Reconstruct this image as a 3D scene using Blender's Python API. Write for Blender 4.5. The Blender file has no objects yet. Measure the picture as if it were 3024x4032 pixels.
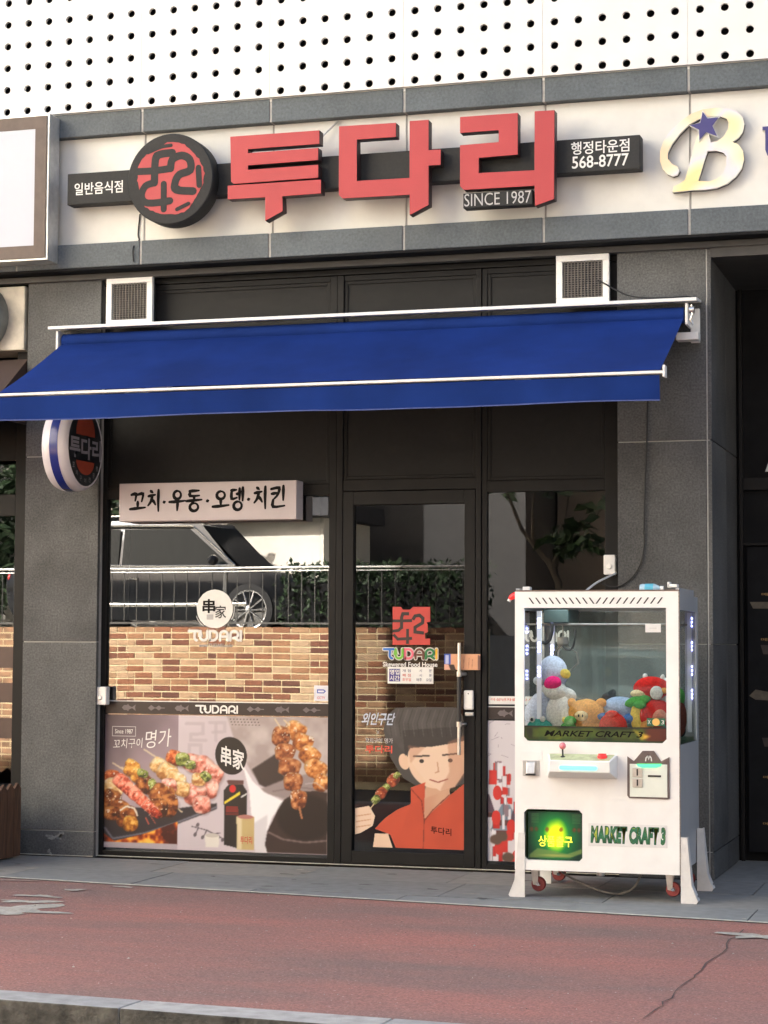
import bpy, bmesh, math, random
import numpy as np
from mathutils import Vector, Matrix, noise as mnoise

random.seed(11)
rng = np.random.default_rng(5)
D2R = math.radians
sc = bpy.context.scene
COL = sc.collection

# ------------------------------------------------------------------ camera
cam = bpy.data.cameras.new("camera")
cam.sensor_fit = 'HORIZONTAL'
cam.sensor_width = 36.0
cam.lens = 95.815
cam.clip_end = 2000.0
cam_o = bpy.data.objects.new("camera", cam)
COL.objects.link(cam_o)
cam_o.matrix_world = Matrix.Translation((3.6027, -11.86, 1.3207)) @ Matrix([[0.956904, 0.014907, 0.290022], [0.29037, -0.06452, -0.954737], [0.00448, 0.997805, -0.066068]]).to_4x4()
sc.camera = cam_o

# ------------------------------------------------------------------ sky, sun, exposure
SUN_DIR = Vector((-0.46, 0.70, 0.52)).normalized()      # towards the sun: behind the building, to the left
world = bpy.data.worlds.new("World")
sc.world = world
world.use_nodes = True
wn = world.node_tree
sky = wn.nodes.new("ShaderNodeTexSky")
sky.sky_type = 'NISHITA'
sky.sun_disc = False
sky.sun_elevation = math.asin(SUN_DIR.z)
sky.sun_rotation = math.atan2(SUN_DIR.x, SUN_DIR.y)
sky.air_density = 0.8
sky.dust_density = 5.0
sky.ozone_density = 0.6
wn.links.new(sky.outputs[0], wn.nodes["Background"].inputs[0])
wn.nodes["Background"].inputs[1].default_value = 0.12
sun = bpy.data.lights.new("sun", 'SUN')
sun.energy = 5.0
sun.angle = D2R(0.53)
sun.color = (1.0, 0.965, 0.915)
sun_o = bpy.data.objects.new("sun", sun)
COL.objects.link(sun_o)
sun_o.rotation_euler = SUN_DIR.to_track_quat('Z', 'Y').to_euler()
sun_o.location = (-10, 12, 20)

vs = sc.view_settings
sc.display_settings.display_device = 'sRGB'
vs.view_transform = 'Standard'
vs.look = 'None'
vs.exposure = 2.7
vs.gamma = 1.0
vs.use_curve_mapping = False
sc.render.engine = 'CYCLES'
sc.cycles.use_denoising = True
sc.cycles.max_bounces = 10
sc.cycles.diffuse_bounces = 4
sc.cycles.transparent_max_bounces = 16
sc.cycles.sample_clamp_indirect = 6.0


# ------------------------------------------------------------------ helpers
def s2l(c):
    return tuple((x / 255 / 12.92) if x / 255 <= 0.04045 else ((x / 255 + 0.055) / 1.055) ** 2.4 for x in c)


ORG = {}


def tag(o, label=None, cat=None, group=None, kind=None):
    if label: o["label"] = label
    if cat: o["category"] = cat
    if group: o["group"] = group
    if kind: o["kind"] = kind
    return o


def thing(name, label, cat, loc=(0, 0, 0), rotz=0.0, group=None, kind=None):
    o = bpy.data.objects.new(name, None)
    o.empty_display_size = 0.2
    COL.objects.link(o)
    o.location = loc
    o.rotation_euler = (0, 0, rotz)
    ORG[o.name] = Vector(loc)
    return tag(o, label, cat, group, kind)


def link(name, me, mats, parent=None):
    o = bpy.data.objects.new(name, me)
    if mats is not None:
        for m in (mats if isinstance(mats, (list, tuple)) else [mats]):
            me.materials.append(m)
    COL.objects.link(o)
    if parent is not None:
        o.parent = parent
        ORG[o.name] = ORG.get(parent.name, Vector())
    return o


class MB:
    """collects geometry, builds one mesh object"""

    def __init__(self):
        self.v, self.f, self.m = [], [], []

    def add(self, vs_, fs, m=0):
        b = len(self.v)
        self.v += [tuple(p) for p in vs_]
        for f in fs:
            self.f.append([b + i for i in f])
            self.m.append(m)
        return self

    def box(self, x0, x1, y0, y1, z0, z1, m=0):
        v = [(x0, y0, z0), (x1, y0, z0), (x1, y1, z0), (x0, y1, z0), (x0, y0, z1), (x1, y0, z1), (x1, y1, z1), (x0, y1, z1)]
        return self.hexa(v, m)

    def hexa(self, v, m=0):
        return self.add(v, [(0, 3, 2, 1), (4, 5, 6, 7), (0, 1, 5, 4), (1, 2, 6, 5), (2, 3, 7, 6), (3, 0, 4, 7)], m)

    def quad(self, a, b, c, d, m=0):
        return self.add([a, b, c, d], [(0, 1, 2, 3)], m)

    def prism(self, poly, y0, y1, m=0, ms=None):
        """poly of (x,z), front at y0 (towards -Y), back at y1"""
        n = len(poly)
        ar = sum(poly[i][0] * poly[(i + 1) % n][1] - poly[(i + 1) % n][0] * poly[i][1] for i in range(n))
        if ar < 0: poly = poly[::-1]
        v = [(x, y0, z) for x, z in poly] + [(x, y1, z) for x, z in poly]
        self.add(v, [tuple(range(n)), tuple(range(2 * n - 1, n - 1, -1))], m)
        b = len(self.v) - 2 * n
        for i in range(n):
            j = (i + 1) % n
            self.f.append([b + i, b + n + i, b + n + j, b + j])
            self.m.append(m if ms is None else ms)
        return self

    def sheet(self, poly, y, m=0):
        n = len(poly)
        ar = sum(poly[i][0] * poly[(i + 1) % n][1] - poly[(i + 1) % n][0] * poly[i][1] for i in range(n))
        if ar < 0: poly = poly[::-1]
        return self.add([(x, y, z) for x, z in poly], [tuple(range(n))], m)

    def cyl(self, p0, p1, r0, r1=None, n=16, m=0, caps=True):
        r1 = r0 if r1 is None else r1
        p0, p1 = Vector(p0), Vector(p1)
        q = (p1 - p0).to_track_quat('Z', 'Y')
        a = [p0 + q @ Vector((r0 * math.cos(2 * math.pi * i / n), r0 * math.sin(2 * math.pi * i / n), 0)) for i in range(n)]
        b = [p1 + q @ Vector((r1 * math.cos(2 * math.pi * i / n), r1 * math.sin(2 * math.pi * i / n), 0)) for i in range(n)]
        fs = [(i, (i + 1) % n, n + (i + 1) % n, n + i) for i in range(n)]
        if caps: fs += [tuple(range(n - 1, -1, -1)), tuple(range(n, 2 * n))]
        return self.add(a + b, fs, m)

    def tube(self, pts, r, n=8, m=0, closed=False):
        pts = [Vector(p) for p in pts]
        rings = []
        up = None
        for i, p in enumerate(pts):
            t = (pts[min(i + 1, len(pts) - 1)] - pts[max(i - 1, 0)]).normalized()
            if up is None:
                up = Vector((0, 0, 1)) if abs(t.z) < 0.9 else Vector((1, 0, 0))
            up = (up - t * up.dot(t)).normalized()
            w = t.cross(up)
            rr = r[i] if isinstance(r, (list, tuple)) else r
            rings.append([p + (up * math.cos(2 * math.pi * k / n) + w * math.sin(2 * math.pi * k / n)) * rr for k in range(n)])
        vs_ = [q for ring in rings for q in ring]
        fs = []
        for i in range(len(pts) - 1):
            for k in range(n):
                fs.append((i * n + k, (i + 1) * n + k, (i + 1) * n + (k + 1) % n, i * n + (k + 1) % n))
        fs += [tuple(range(n)), tuple(range(len(vs_) - 1, len(vs_) - n - 1, -1))]
        return self.add(vs_, fs, m)

    def ell(self, c, r, nu=18, nv=12, m=0, rot=None, jit=0.0):
        c = Vector(c)
        vs_, fs = [], []
        for j in range(nv + 1):
            ph = math.pi * j / nv
            for i in range(nu):
                th = 2 * math.pi * i / nu
                d = Vector((math.sin(ph) * math.cos(th), math.sin(ph) * math.sin(th), math.cos(ph)))
                k = 1 + (jit * mnoise.noise(d * 2.1 + c * 7) if jit else 0)
                p = Vector((d.x * r[0] * k, d.y * r[1] * k, d.z * r[2] * k))
                if rot is not None: p = rot @ p
                vs_.append(c + p)
        for j in range(nv):
            for i in range(nu):
                a, b = j * nu + i, j * nu + (i + 1) % nu
                if j == 0: fs.append((a, a + nu, b + nu))
                elif j == nv - 1: fs.append((a, a + nu, b))
                else: fs.append((a, a + nu, b + nu, b))
        return self.add(vs_, fs, m)

    def lathe(self, prof, c=(0, 0, 0), axis='Z', n=32, m=0):
        """prof list of (r, h)"""
        c = Vector(c)
        vs_, fs = [], []
        for r, h in prof:
            for i in range(n):
                a = 2 * math.pi * i / n
                u, w = r * math.cos(a), r * math.sin(a)
                p = {'Z': (u, w, h), 'X': (h, u, w), 'Y': (w, h, u)}[axis]
                vs_.append(c + Vector(p))
        for j in range(len(prof) - 1):
            for i in range(n):
                fs.append((j * n + i, j * n + (i + 1) % n, (j + 1) * n + (i + 1) % n, (j + 1) * n + i))
        return self.add(vs_, fs, m)

    def mesh(self, name, off=None):
        me = bpy.data.meshes.new(name)
        v = self.v if off is None else [(p[0] - off[0], p[1] - off[1], p[2] - off[2]) for p in self.v]
        me.from_pydata(v, [], self.f)
        me.polygons.foreach_set("material_index", self.m)
        me.update()
        return me

    def build(self, name, mats, parent=None, bevel=0.0, smooth=False, local=False, seg=2):
        off = None
        if parent is not None and not local:
            off = ORG.get(parent.name, Vector())
        me = self.mesh(name, off)
        if smooth:
            me.polygons.foreach_set("use_smooth", [True] * len(me.polygons))
            me.set_sharp_from_angle(angle=D2R(40))
        o = link(name, me, mats, parent)
        if bevel:
            md = o.modifiers.new("bevel", 'BEVEL')
            md.width = bevel
            md.segments = seg
            md.limit_method = 'ANGLE'
            md.angle_limit = D2R(40)
            md.harden_normals = False
        return o


def children(o):
    return [c for c in o.children]


def copy_tree(o, parent=None):
    c = o.copy()
    COL.objects.link(c)
    if parent is not None: c.parent = parent
    for ch in list(o.children):
        copy_tree(ch, c)
    return c


# ------------------------------------------------------------------ materials
def mat(name, col, rough=0.6, metal=0.0, var=0.0, scale=12.0, bump=0.0, bscale=None, spec=0.5, emit=None, estr=0.0, coat=0.0,
        var2=0.0, scale2=1.5, detail=4.0, rvar=0.0, stretch=None, sheen=0.0):
    m = bpy.data.materials.new(name)
    m.use_nodes = True
    nt = m.node_tree
    b = nt.nodes["Principled BSDF"]
    b.inputs["Base Color"].default_value = (*col, 1)
    b.inputs["Roughness"].default_value = rough
    b.inputs["Metallic"].default_value = metal
    b.inputs["Specular IOR Level"].default_value = spec
    if coat: b.inputs["Coat Weight"].default_value = coat
    if sheen: b.inputs["Sheen Weight"].default_value = sheen
    if emit is not None:
        b.inputs["Emission Color"].default_value = (*emit, 1)
        b.inputs["Emission Strength"].default_value = estr
    tc = nt.nodes.new("ShaderNodeTexCoord")
    vec = tc.outputs["Object"]
    if stretch is not None:
        mp = nt.nodes.new("ShaderNodeMapping")
        mp.inputs["Scale"].default_value = stretch
        nt.links.new(vec, mp.inputs["Vector"])
        vec = mp.outputs["Vector"]
    cur = None

    def layer(cur, amount, sc_, det):
        nz = nt.nodes.new("ShaderNodeTexNoise")
        nz.inputs["Scale"].default_value = sc_
        nz.inputs["Detail"].default_value = det
        nz.inputs["Roughness"].default_value = 0.65
        nt.links.new(vec, nz.inputs["Vector"])
        mr = nt.nodes.new("ShaderNodeMapRange")
        mr.inputs["From Min"].default_value = 0.3
        mr.inputs["From Max"].default_value = 0.7
        mr.inputs["To Min"].default_value = 1 - amount
        mr.inputs["To Max"].default_value = 1 + amount
        nt.links.new(nz.outputs["Fac"], mr.inputs["Value"])
        mx = nt.nodes.new("ShaderNodeVectorMath")
        mx.operation = 'MULTIPLY'
        if cur is None: mx.inputs[0].default_value = col
        else: nt.links.new(cur, mx.inputs[0])
        nt.links.new(mr.outputs["Result"], mx.inputs[1])
        return mx.outputs[0], nz

    nz = None
    if var:
        cur, nz = layer(cur, var, scale, detail)
    if var2:
        cur, _ = layer(cur, var2, scale2, 3.0)
    if cur is not None:
        nt.links.new(cur, b.inputs["Base Color"])
    if rvar and nz is not None:
        mr = nt.nodes.new("ShaderNodeMapRange")
        mr.inputs["To Min"].default_value = max(0, rough - rvar)
        mr.inputs["To Max"].default_value = min(1, rough + rvar)
        nt.links.new(nz.outputs["Fac"], mr.inputs["Value"])
        nt.links.new(mr.outputs["Result"], b.inputs["Roughness"])
    if bump:
        bn = nt.nodes.new("ShaderNodeTexNoise")
        bn.inputs["Scale"].default_value = bscale or scale
        bn.inputs["Detail"].default_value = 5
        nt.links.new(vec, bn.inputs["Vector"])
        bp_ = nt.nodes.new("ShaderNodeBump")
        bp_.inputs["Strength"].default_value = bump
        bp_.inputs["Distance"].default_value = 0.01
        nt.links.new(bn.outputs["Fac"], bp_.inputs["Height"])
        nt.links.new(bp_.outputs["Normal"], b.inputs["Normal"])
    return m


def glass(name, ior=1.5, tint=(1, 1, 1), rough=0.0, bump=0.0):
    """thin pane: clear sheet with a Fresnel reflection"""
    m = bpy.data.materials.new(name)
    m.use_nodes = True
    nt = m.node_tree
    for n in list(nt.nodes):
        if n.type == 'BSDF_PRINCIPLED': nt.nodes.remove(n)
    out = nt.nodes["Material Output"]
    tr = nt.nodes.new("ShaderNodeBsdfTransparent")
    tr.inputs[0].default_value = (*tint, 1)
    gl = nt.nodes.new("ShaderNodeBsdfAnisotropic") if False else nt.nodes.new("ShaderNodeBsdfGlossy")
    gl.inputs["Roughness"].default_value = rough
    fr = nt.nodes.new("ShaderNodeFresnel")
    fr.inputs[0].default_value = ior
    mx = nt.nodes.new("ShaderNodeMixShader")
    nt.links.new(fr.outputs[0], mx.inputs[0])
    nt.links.new(tr.outputs[0], mx.inputs[1])
    nt.links.new(gl.outputs[0], mx.inputs[2])
    nt.links.new(mx.outputs[0], out.inputs[0])
    if bump:
        tc = nt.nodes.new("ShaderNodeTexCoord")
        bn = nt.nodes.new("ShaderNodeTexNoise")
        bn.inputs["Scale"].default_value = 0.9
        bn.inputs["Detail"].default_value = 0.0
        nt.links.new(tc.outputs["Object"], bn.inputs["Vector"])
        bm_ = nt.nodes.new("ShaderNodeBump")
        bm_.inputs["Strength"].default_value = 1.0
        bm_.inputs["Distance"].default_value = bump
        nt.links.new(bn.outputs["Fac"], bm_.inputs["Height"])
        nt.links.new(bm_.outputs["Normal"], gl.inputs["Normal"])
    return m


def print_mat(name, rough=0.4, emis=0.0):
    m = bpy.data.materials.new(name)
    m.use_nodes = True
    nt = m.node_tree
    b = nt.nodes["Principled BSDF"]
    at = nt.nodes.new("ShaderNodeAttribute")
    at.attribute_name = "Col"
    nt.links.new(at.outputs["Color"], b.inputs["Base Color"])
    b.inputs["Roughness"].default_value = rough
    if emis:
        nt.links.new(at.outputs["Color"], b.inputs["Emission Color"])
        b.inputs["Emission Strength"].default_value = emis
    return m


def random_tint(name, cols, rough=0.8, bump=0.3, bscale=60.0, var=0.25):
    """colour picked per object from a ramp"""
    m = mat(name, cols[0], rough, bump=bump, bscale=bscale)
    nt = m.node_tree
    b = nt.nodes["Principled BSDF"]
    oi = nt.nodes.new("ShaderNodeObjectInfo")
    cr = nt.nodes.new("ShaderNodeValToRGB")
    cr.color_ramp.interpolation = 'CONSTANT'
    while len(cr.color_ramp.elements) < len(cols): cr.color_ramp.elements.new(0.5)
    for i, c in enumerate(cols):
        cr.color_ramp.elements[i].position = i / len(cols)
        cr.color_ramp.elements[i].color = (*c, 1)
    nt.links.new(oi.outputs["Random"], cr.inputs[0])
    tc = nt.nodes.new("ShaderNodeTexCoord")
    nz = nt.nodes.new("ShaderNodeTexNoise")
    nz.inputs["Scale"].default_value = 14
    nz.inputs["Detail"].default_value = 5
    ad = nt.nodes.new("ShaderNodeVectorMath")
    ad.operation = 'ADD'
    nt.links.new(tc.outputs["Object"], ad.inputs[0])
    nt.links.new(oi.outputs["Location"], ad.inputs[1])
    nt.links.new(ad.outputs[0], nz.inputs["Vector"])
    mr = nt.nodes.new("ShaderNodeMapRange")
    mr.inputs["From Min"].default_value = 0.3
    mr.inputs["From Max"].default_value = 0.7
    mr.inputs["To Min"].default_value = 1 - var
    mr.inputs["To Max"].default_value = 1 + var
    nt.links.new(nz.outputs["Fac"], mr.inputs["Value"])
    mx = nt.nodes.new("ShaderNodeVectorMath")
    mx.operation = 'MULTIPLY'
    nt.links.new(cr.outputs[0], mx.inputs[0])
    nt.links.new(mr.outputs["Result"], mx.inputs[1])
    nt.links.new(mx.outputs[0], b.inputs["Base Color"])
    return m


MT = {}
MT['granite'] = mat('granite', (0.104, 0.105, 0.102), 0.7, var=0.45, scale=85, detail=6, var2=0.24, scale2=1.9, spec=0.2)
MT['granite2'] = mat('granite_tone', (0.092, 0.093, 0.091), 0.7, var=0.45, scale=85, detail=6, var2=0.26, scale2=2.4, spec=0.2)
MT['joint'] = mat('joint_sealant', (0.36, 0.36, 0.34), 0.7, var=0.12, scale=30)
MT['band'] = mat('slate_band', (0.100, 0.115, 0.123), 0.55, var=0.25, scale=60, detail=5, var2=0.18, scale2=2.0, spec=0.25)
MT['sealant'] = mat('band_joint', (0.33, 0.32, 0.30), 0.7, var=0.15, scale=25)
MT['cream'] = mat('cream_panel', (0.66, 0.65, 0.605), 0.5, var=0.05, scale=5, var2=0.07, scale2=1.1, spec=0.3)
MT['white_panel'] = mat('white_perforated_panel', (0.70, 0.69, 0.655), 0.5, var=0.03, scale=4, var2=0.05, scale2=0.8, spec=0.3)
MT['void'] = mat('dark_void', (0.014, 0.014, 0.0145), 0.8, var=0.2, scale=6, spec=0.1)
MT['frame'] = mat('anthracite_frame', (0.0095, 0.0092, 0.0088), 0.5, spec=0.2, var=0.15, scale=9, var2=0.12, scale2=2)
MT['infill'] = mat('anthracite_infill', (0.0135, 0.0135, 0.013), 0.55, spec=0.2, var=0.12, scale=30, var2=0.15, scale2=1.5)
MT['soffit'] = mat('soffit_grey', (0.05, 0.047, 0.043), 0.6, var=0.2, scale=8)
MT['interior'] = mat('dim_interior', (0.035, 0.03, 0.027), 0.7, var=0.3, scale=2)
MT['glass'] = glass('shop_glass', 2.6, (0.62, 0.66, 0.66), bump=0.0006)
MT['glass_right'] = glass('right_shop_glass', 2.0, (0.62, 0.66, 0.66), bump=0.0005)
MT['glass_door'] = glass('door_glass', 1.95, (0.55, 0.58, 0.58), bump=0.0003)
MT['clear'] = glass('clear_glass', 1.55, (0.93, 0.96, 0.95))
MT['white'] = mat('white_paint', (0.80, 0.78, 0.72), 0.35, var=0.03, scale=5, var2=0.03, scale2=1.5)
MT['white_metal'] = mat('white_metal', (0.76, 0.75, 0.71), 0.35, var=0.06, scale=14)
MT['black'] = mat('black_plastic', (0.015, 0.015, 0.016), 0.4, var=0.1, scale=12)
MT['rubber'] = mat('black_cable', (0.012, 0.012, 0.012), 0.55, var=0.1, scale=20)
MT['steel'] = mat('brushed_steel', (0.62, 0.60, 0.56), 0.3, metal=1.0, var=0.1, scale=30)
MT['chrome'] = mat('chrome', (0.8, 0.8, 0.8), 0.1, metal=1.0, var=0.03, scale=10)
MT['alu'] = mat('aluminium_trim', (0.52, 0.52, 0.50), 0.35, metal=0.6, var=0.15, scale=16)
MT['lettering_white'] = mat('white_lettering', (0.70, 0.69, 0.655), 0.5, var=0.03, scale=40)
MT['lettering_black'] = mat('black_lettering', (0.010, 0.009, 0.009), 0.7, var=0.1, scale=40, spec=0.1)
MT['lettering_grey'] = mat('grey_lettering', (0.42, 0.41, 0.40), 0.5, var=0.05, scale=40)


# ------------------------------------------------------------------ text and strokes
def text_mesh(body, bold=0.0, extrude=0.0, shear=0.0, space=1.0):
    c = bpy.data.curves.new("lettering", 'FONT')
    c.body = body
    c.offset = bold
    c.extrude = extrude
    c.shear = shear
    c.space_character = space
    c.resolution_u = 3
    o = bpy.data.objects.new("lettering", c)
    COL.objects.link(o)
    bpy.context.view_layer.update()
    me = bpy.data.meshes.new_from_object(o.evaluated_get(bpy.context.evaluated_depsgraph_get()))
    bpy.data.objects.remove(o)
    bpy.data.curves.remove(c)
    me.materials.clear()
    return me


def text(body, x0, x1, z0, z1, y, material, parent, name="lettering", bold=0.0, depth=0.0, shear=0.0, space=1.0, tilt=0.0, face='-Y', xpos=0.0):
    """flat lettering filling the rectangle x0..x1, z0..z1 on the plane y"""
    me = text_mesh(body, bold, 0.0, shear, space)
    n = len(me.vertices)
    co = np.empty(n * 3)
    me.vertices.foreach_get("co", co)
    co = co.reshape(-1, 3)
    lo, hi = co.min(0), co.max(0)
    u = (co[:, 0] - lo[0]) / max(hi[0] - lo[0], 1e-6)
    w = (co[:, 1] - lo[1]) / max(hi[1] - lo[1], 1e-6)
    out = np.empty_like(co)
    off = ORG.get(parent.name, Vector()) if parent is not None else Vector()
    if face == '-Y':
        out[:, 0] = x0 + u * (x1 - x0)
        out[:, 1] = y
        out[:, 2] = z0 + w * (z1 - z0) + tilt * u * (x1 - x0)
    else:   # +X face: x0..x1 run along +Y, plane at x = xpos
        out[:, 0] = xpos
        out[:, 1] = x0 + u * (x1 - x0)
        out[:, 2] = z0 + w * (z1 - z0) + tilt * u * (x1 - x0)
    out -= np.array(off)
    me.vertices.foreach_set("co", out.ravel())
    me.update()
    o = link(name, me, material, parent)
    if depth:
        md = o.modifiers.new("thickness", 'SOLIDIFY')
        md.thickness = depth
        md.offset = -1
    return o


def ribbon(pts, w, cap=4):
    """outline polygon of a 2-D stroke with mitred joins and round ends"""
    p = [Vector((a, b)) for a, b in pts]
    n = len(p)
    ws = w if isinstance(w, (list, tuple)) else [w] * n
    L, Rr = [], []
    for i in range(n):
        if i == 0: d = (p[1] - p[0]).normalized(); nn = Vector((-d.y, d.x)); k = 1
        elif i == n - 1: d = (p[-1] - p[-2]).normalized(); nn = Vector((-d.y, d.x)); k = 1
        else:
            d0, d1 = (p[i] - p[i - 1]).normalized(), (p[i + 1] - p[i]).normalized()
            n0, n1 = Vector((-d0.y, d0.x)), Vector((-d1.y, d1.x))
            nn = (n0 + n1)
            nn = nn.normalized() if nn.length > 1e-6 else n0
            k = 1 / max(0.5, nn.dot(n1))
        L.append(p[i] + nn * ws[i] / 2 * k)
        Rr.append(p[i] - nn * ws[i] / 2 * k)
    out = []
    d = (p[-1] - p[-2]).normalized()
    a0 = math.atan2(d.y, d.x)
    out += L
    if cap:
        for k in range(1, cap):
            a = a0 + math.pi / 2 - math.pi * k / cap
            out.append(p[-1] + Vector((math.cos(a), math.sin(a))) * ws[-1] / 2)
    out += Rr[::-1]
    d = (p[0] - p[1]).normalized()
    a0 = math.atan2(d.y, d.x)
    if cap:
        for k in range(1, cap):
            a = a0 + math.pi / 2 - math.pi * k / cap
            out.append(p[0] + Vector((math.cos(a), math.sin(a))) * ws[0] / 2)
    return [(q.x, q.y) for q in out]


def smooth2(pts, n=4):
    P_ = [Vector((a, b)) for a, b in pts]
    out = []
    for i in range(len(P_) - 1):
        p0, p1, p2, p3 = P_[max(i - 1, 0)], P_[i], P_[i + 1], P_[min(i + 2, len(P_) - 1)]
        for k in range(n):
            t = k / n
            q = 0.5 * ((2 * p1) + (-p0 + p2) * t + (2 * p0 - 5 * p1 + 4 * p2 - p3) * t * t + (-p0 + 3 * p1 - 3 * p2 + p3) * t ** 3)
            out.append((q.x, q.y))
    out.append((P_[-1].x, P_[-1].y))
    return out


def arc(cx, cy, rx, ry, a0, a1, n=10):
    return [(cx + rx * math.cos(D2R(a0 + (a1 - a0) * i / n)), cy + ry * math.sin(D2R(a0 + (a1 - a0) * i / n))) for i in range(n + 1)]


def place(pts, x0, x1, z0, z1):
    """unit artwork (0..1, 0..1, y up) to a rectangle"""
    return [(x0 + u * (x1 - x0), z0 + v * (z1 - z0)) for u, v in pts]


# rounded latin wordmark, unit height strokes: each letter = list of strokes in (0..w, 0..1)
WORDMARK = [
    ('T', 0.98, [[(0.06, 0.90), (0.92, 0.90)], [(0.60, 0.90)] + [(0.60, 0.62)] + arc(0.80, 0.40, 0.22, 0.30, 180, 270, 5)], ),
    ('U', 0.86, [[(0.12, 0.90), (0.12, 0.42)] + arc(0.43, 0.42, 0.31, 0.32, 180, 360, 8) + [(0.74, 0.90)]]),
    ('D', 0.92, [[(0.12, 0.10), (0.12, 0.90), (0.42, 0.90)] + arc(0.42, 0.50, 0.36, 0.40, 85, -85, 8) + [(0.14, 0.10)]]),
    ('A', 0.92, [[(0.12, 0.10), (0.12, 0.52)] + arc(0.46, 0.54, 0.34, 0.36, 175, 5, 8) + [(0.80, 0.10)], [(0.30, 0.42), (0.66, 0.42)]]),
    ('R', 0.92, [[(0.12, 0.10), (0.12, 0.52)] + arc(0.46, 0.60, 0.34, 0.30, 175, -80, 9) + [(0.36, 0.30)], [(0.48, 0.34), (0.84, 0.10)]]),
    ('I', 0.26, [[(0.12, 0.10), (0.12, 0.90)]]),
]


def wordmark(x0, x1, z0, z1, y, mats, parent, name="wordmark", weight=0.22, grow=0.0):
    total = sum(w for _, w, _ in WORDMARK) - 0.02
    k = (x1 - x0) / total
    h = z1 - z0
    mb = MB()
    x = x0
    for i, (ch, w, strokes) in enumerate(WORDMARK):
        for j, st in enumerate(strokes):
            pts = [(x + u * k, z0 + v * h) for u, v in st]
            mb.sheet(ribbon(pts, weight * min(k, h) + grow), y - 0.0002 * j, i if isinstance(mats, list) else 0)
        x += w * k
    return mb.build(name, mats, parent)


EMBLEM = [  # unit strokes of the interlocked mark
    ([(0.44, 0.82), (0.27, 0.82), (0.24, 0.72), (0.24, 0.42)], 0.085),
    ([(-0.02, 0.63), (0.24, 0.63), (0.52, 0.64)], 0.075),
    ([(0.54, 0.66), (0.60, 0.76), (0.72, 0.78), (0.81, 0.70), (0.80, 0.58), (0.70, 0.52), (0.60, 0.46), (0.60, 0.34), (0.84, 0.31)], 0.085),
    ([(0.24, 0.46), (0.16, 0.38), (0.0, 0.36)], 0.075),
    ([(0.02, 0.27), (0.14, 0.15), (0.52, 0.17)], 0.075),
    ([(0.40, 0.42), (0.40, 0.02)], 0.075),
]


# ------------------------------------------------------------------ printed artwork
def vnoise(h, w, cell, seed, octs=3):
    r = np.random.default_rng(seed)
    out = np.zeros((h, w))
    amp, tot = 1.0, 0.0
    for o in range(octs):
        gy, gx = int(h / cell) + 3, int(w / cell) + 3
        g = r.random((gy, gx))
        yy = np.arange(h) / cell
        xx = np.arange(w) / cell
        y0, x0 = yy.astype(int), xx.astype(int)
        fy, fx = (yy - y0)[:, None], (xx - x0)[None, :]
        fy, fx = fy * fy * (3 - 2 * fy), fx * fx * (3 - 2 * fx)
        a = g[np.ix_(y0, x0)] * (1 - fx) + g[np.ix_(y0, x0 + 1)] * fx
        b = g[np.ix_(y0 + 1, x0)] * (1 - fx) + g[np.ix_(y0 + 1, x0 + 1)] * fx
        out += amp * (a * (1 - fy) + b * fy)
        tot += amp
        amp *= 0.55
        cell = max(cell / 2, 1.0)
    return out / tot


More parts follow.
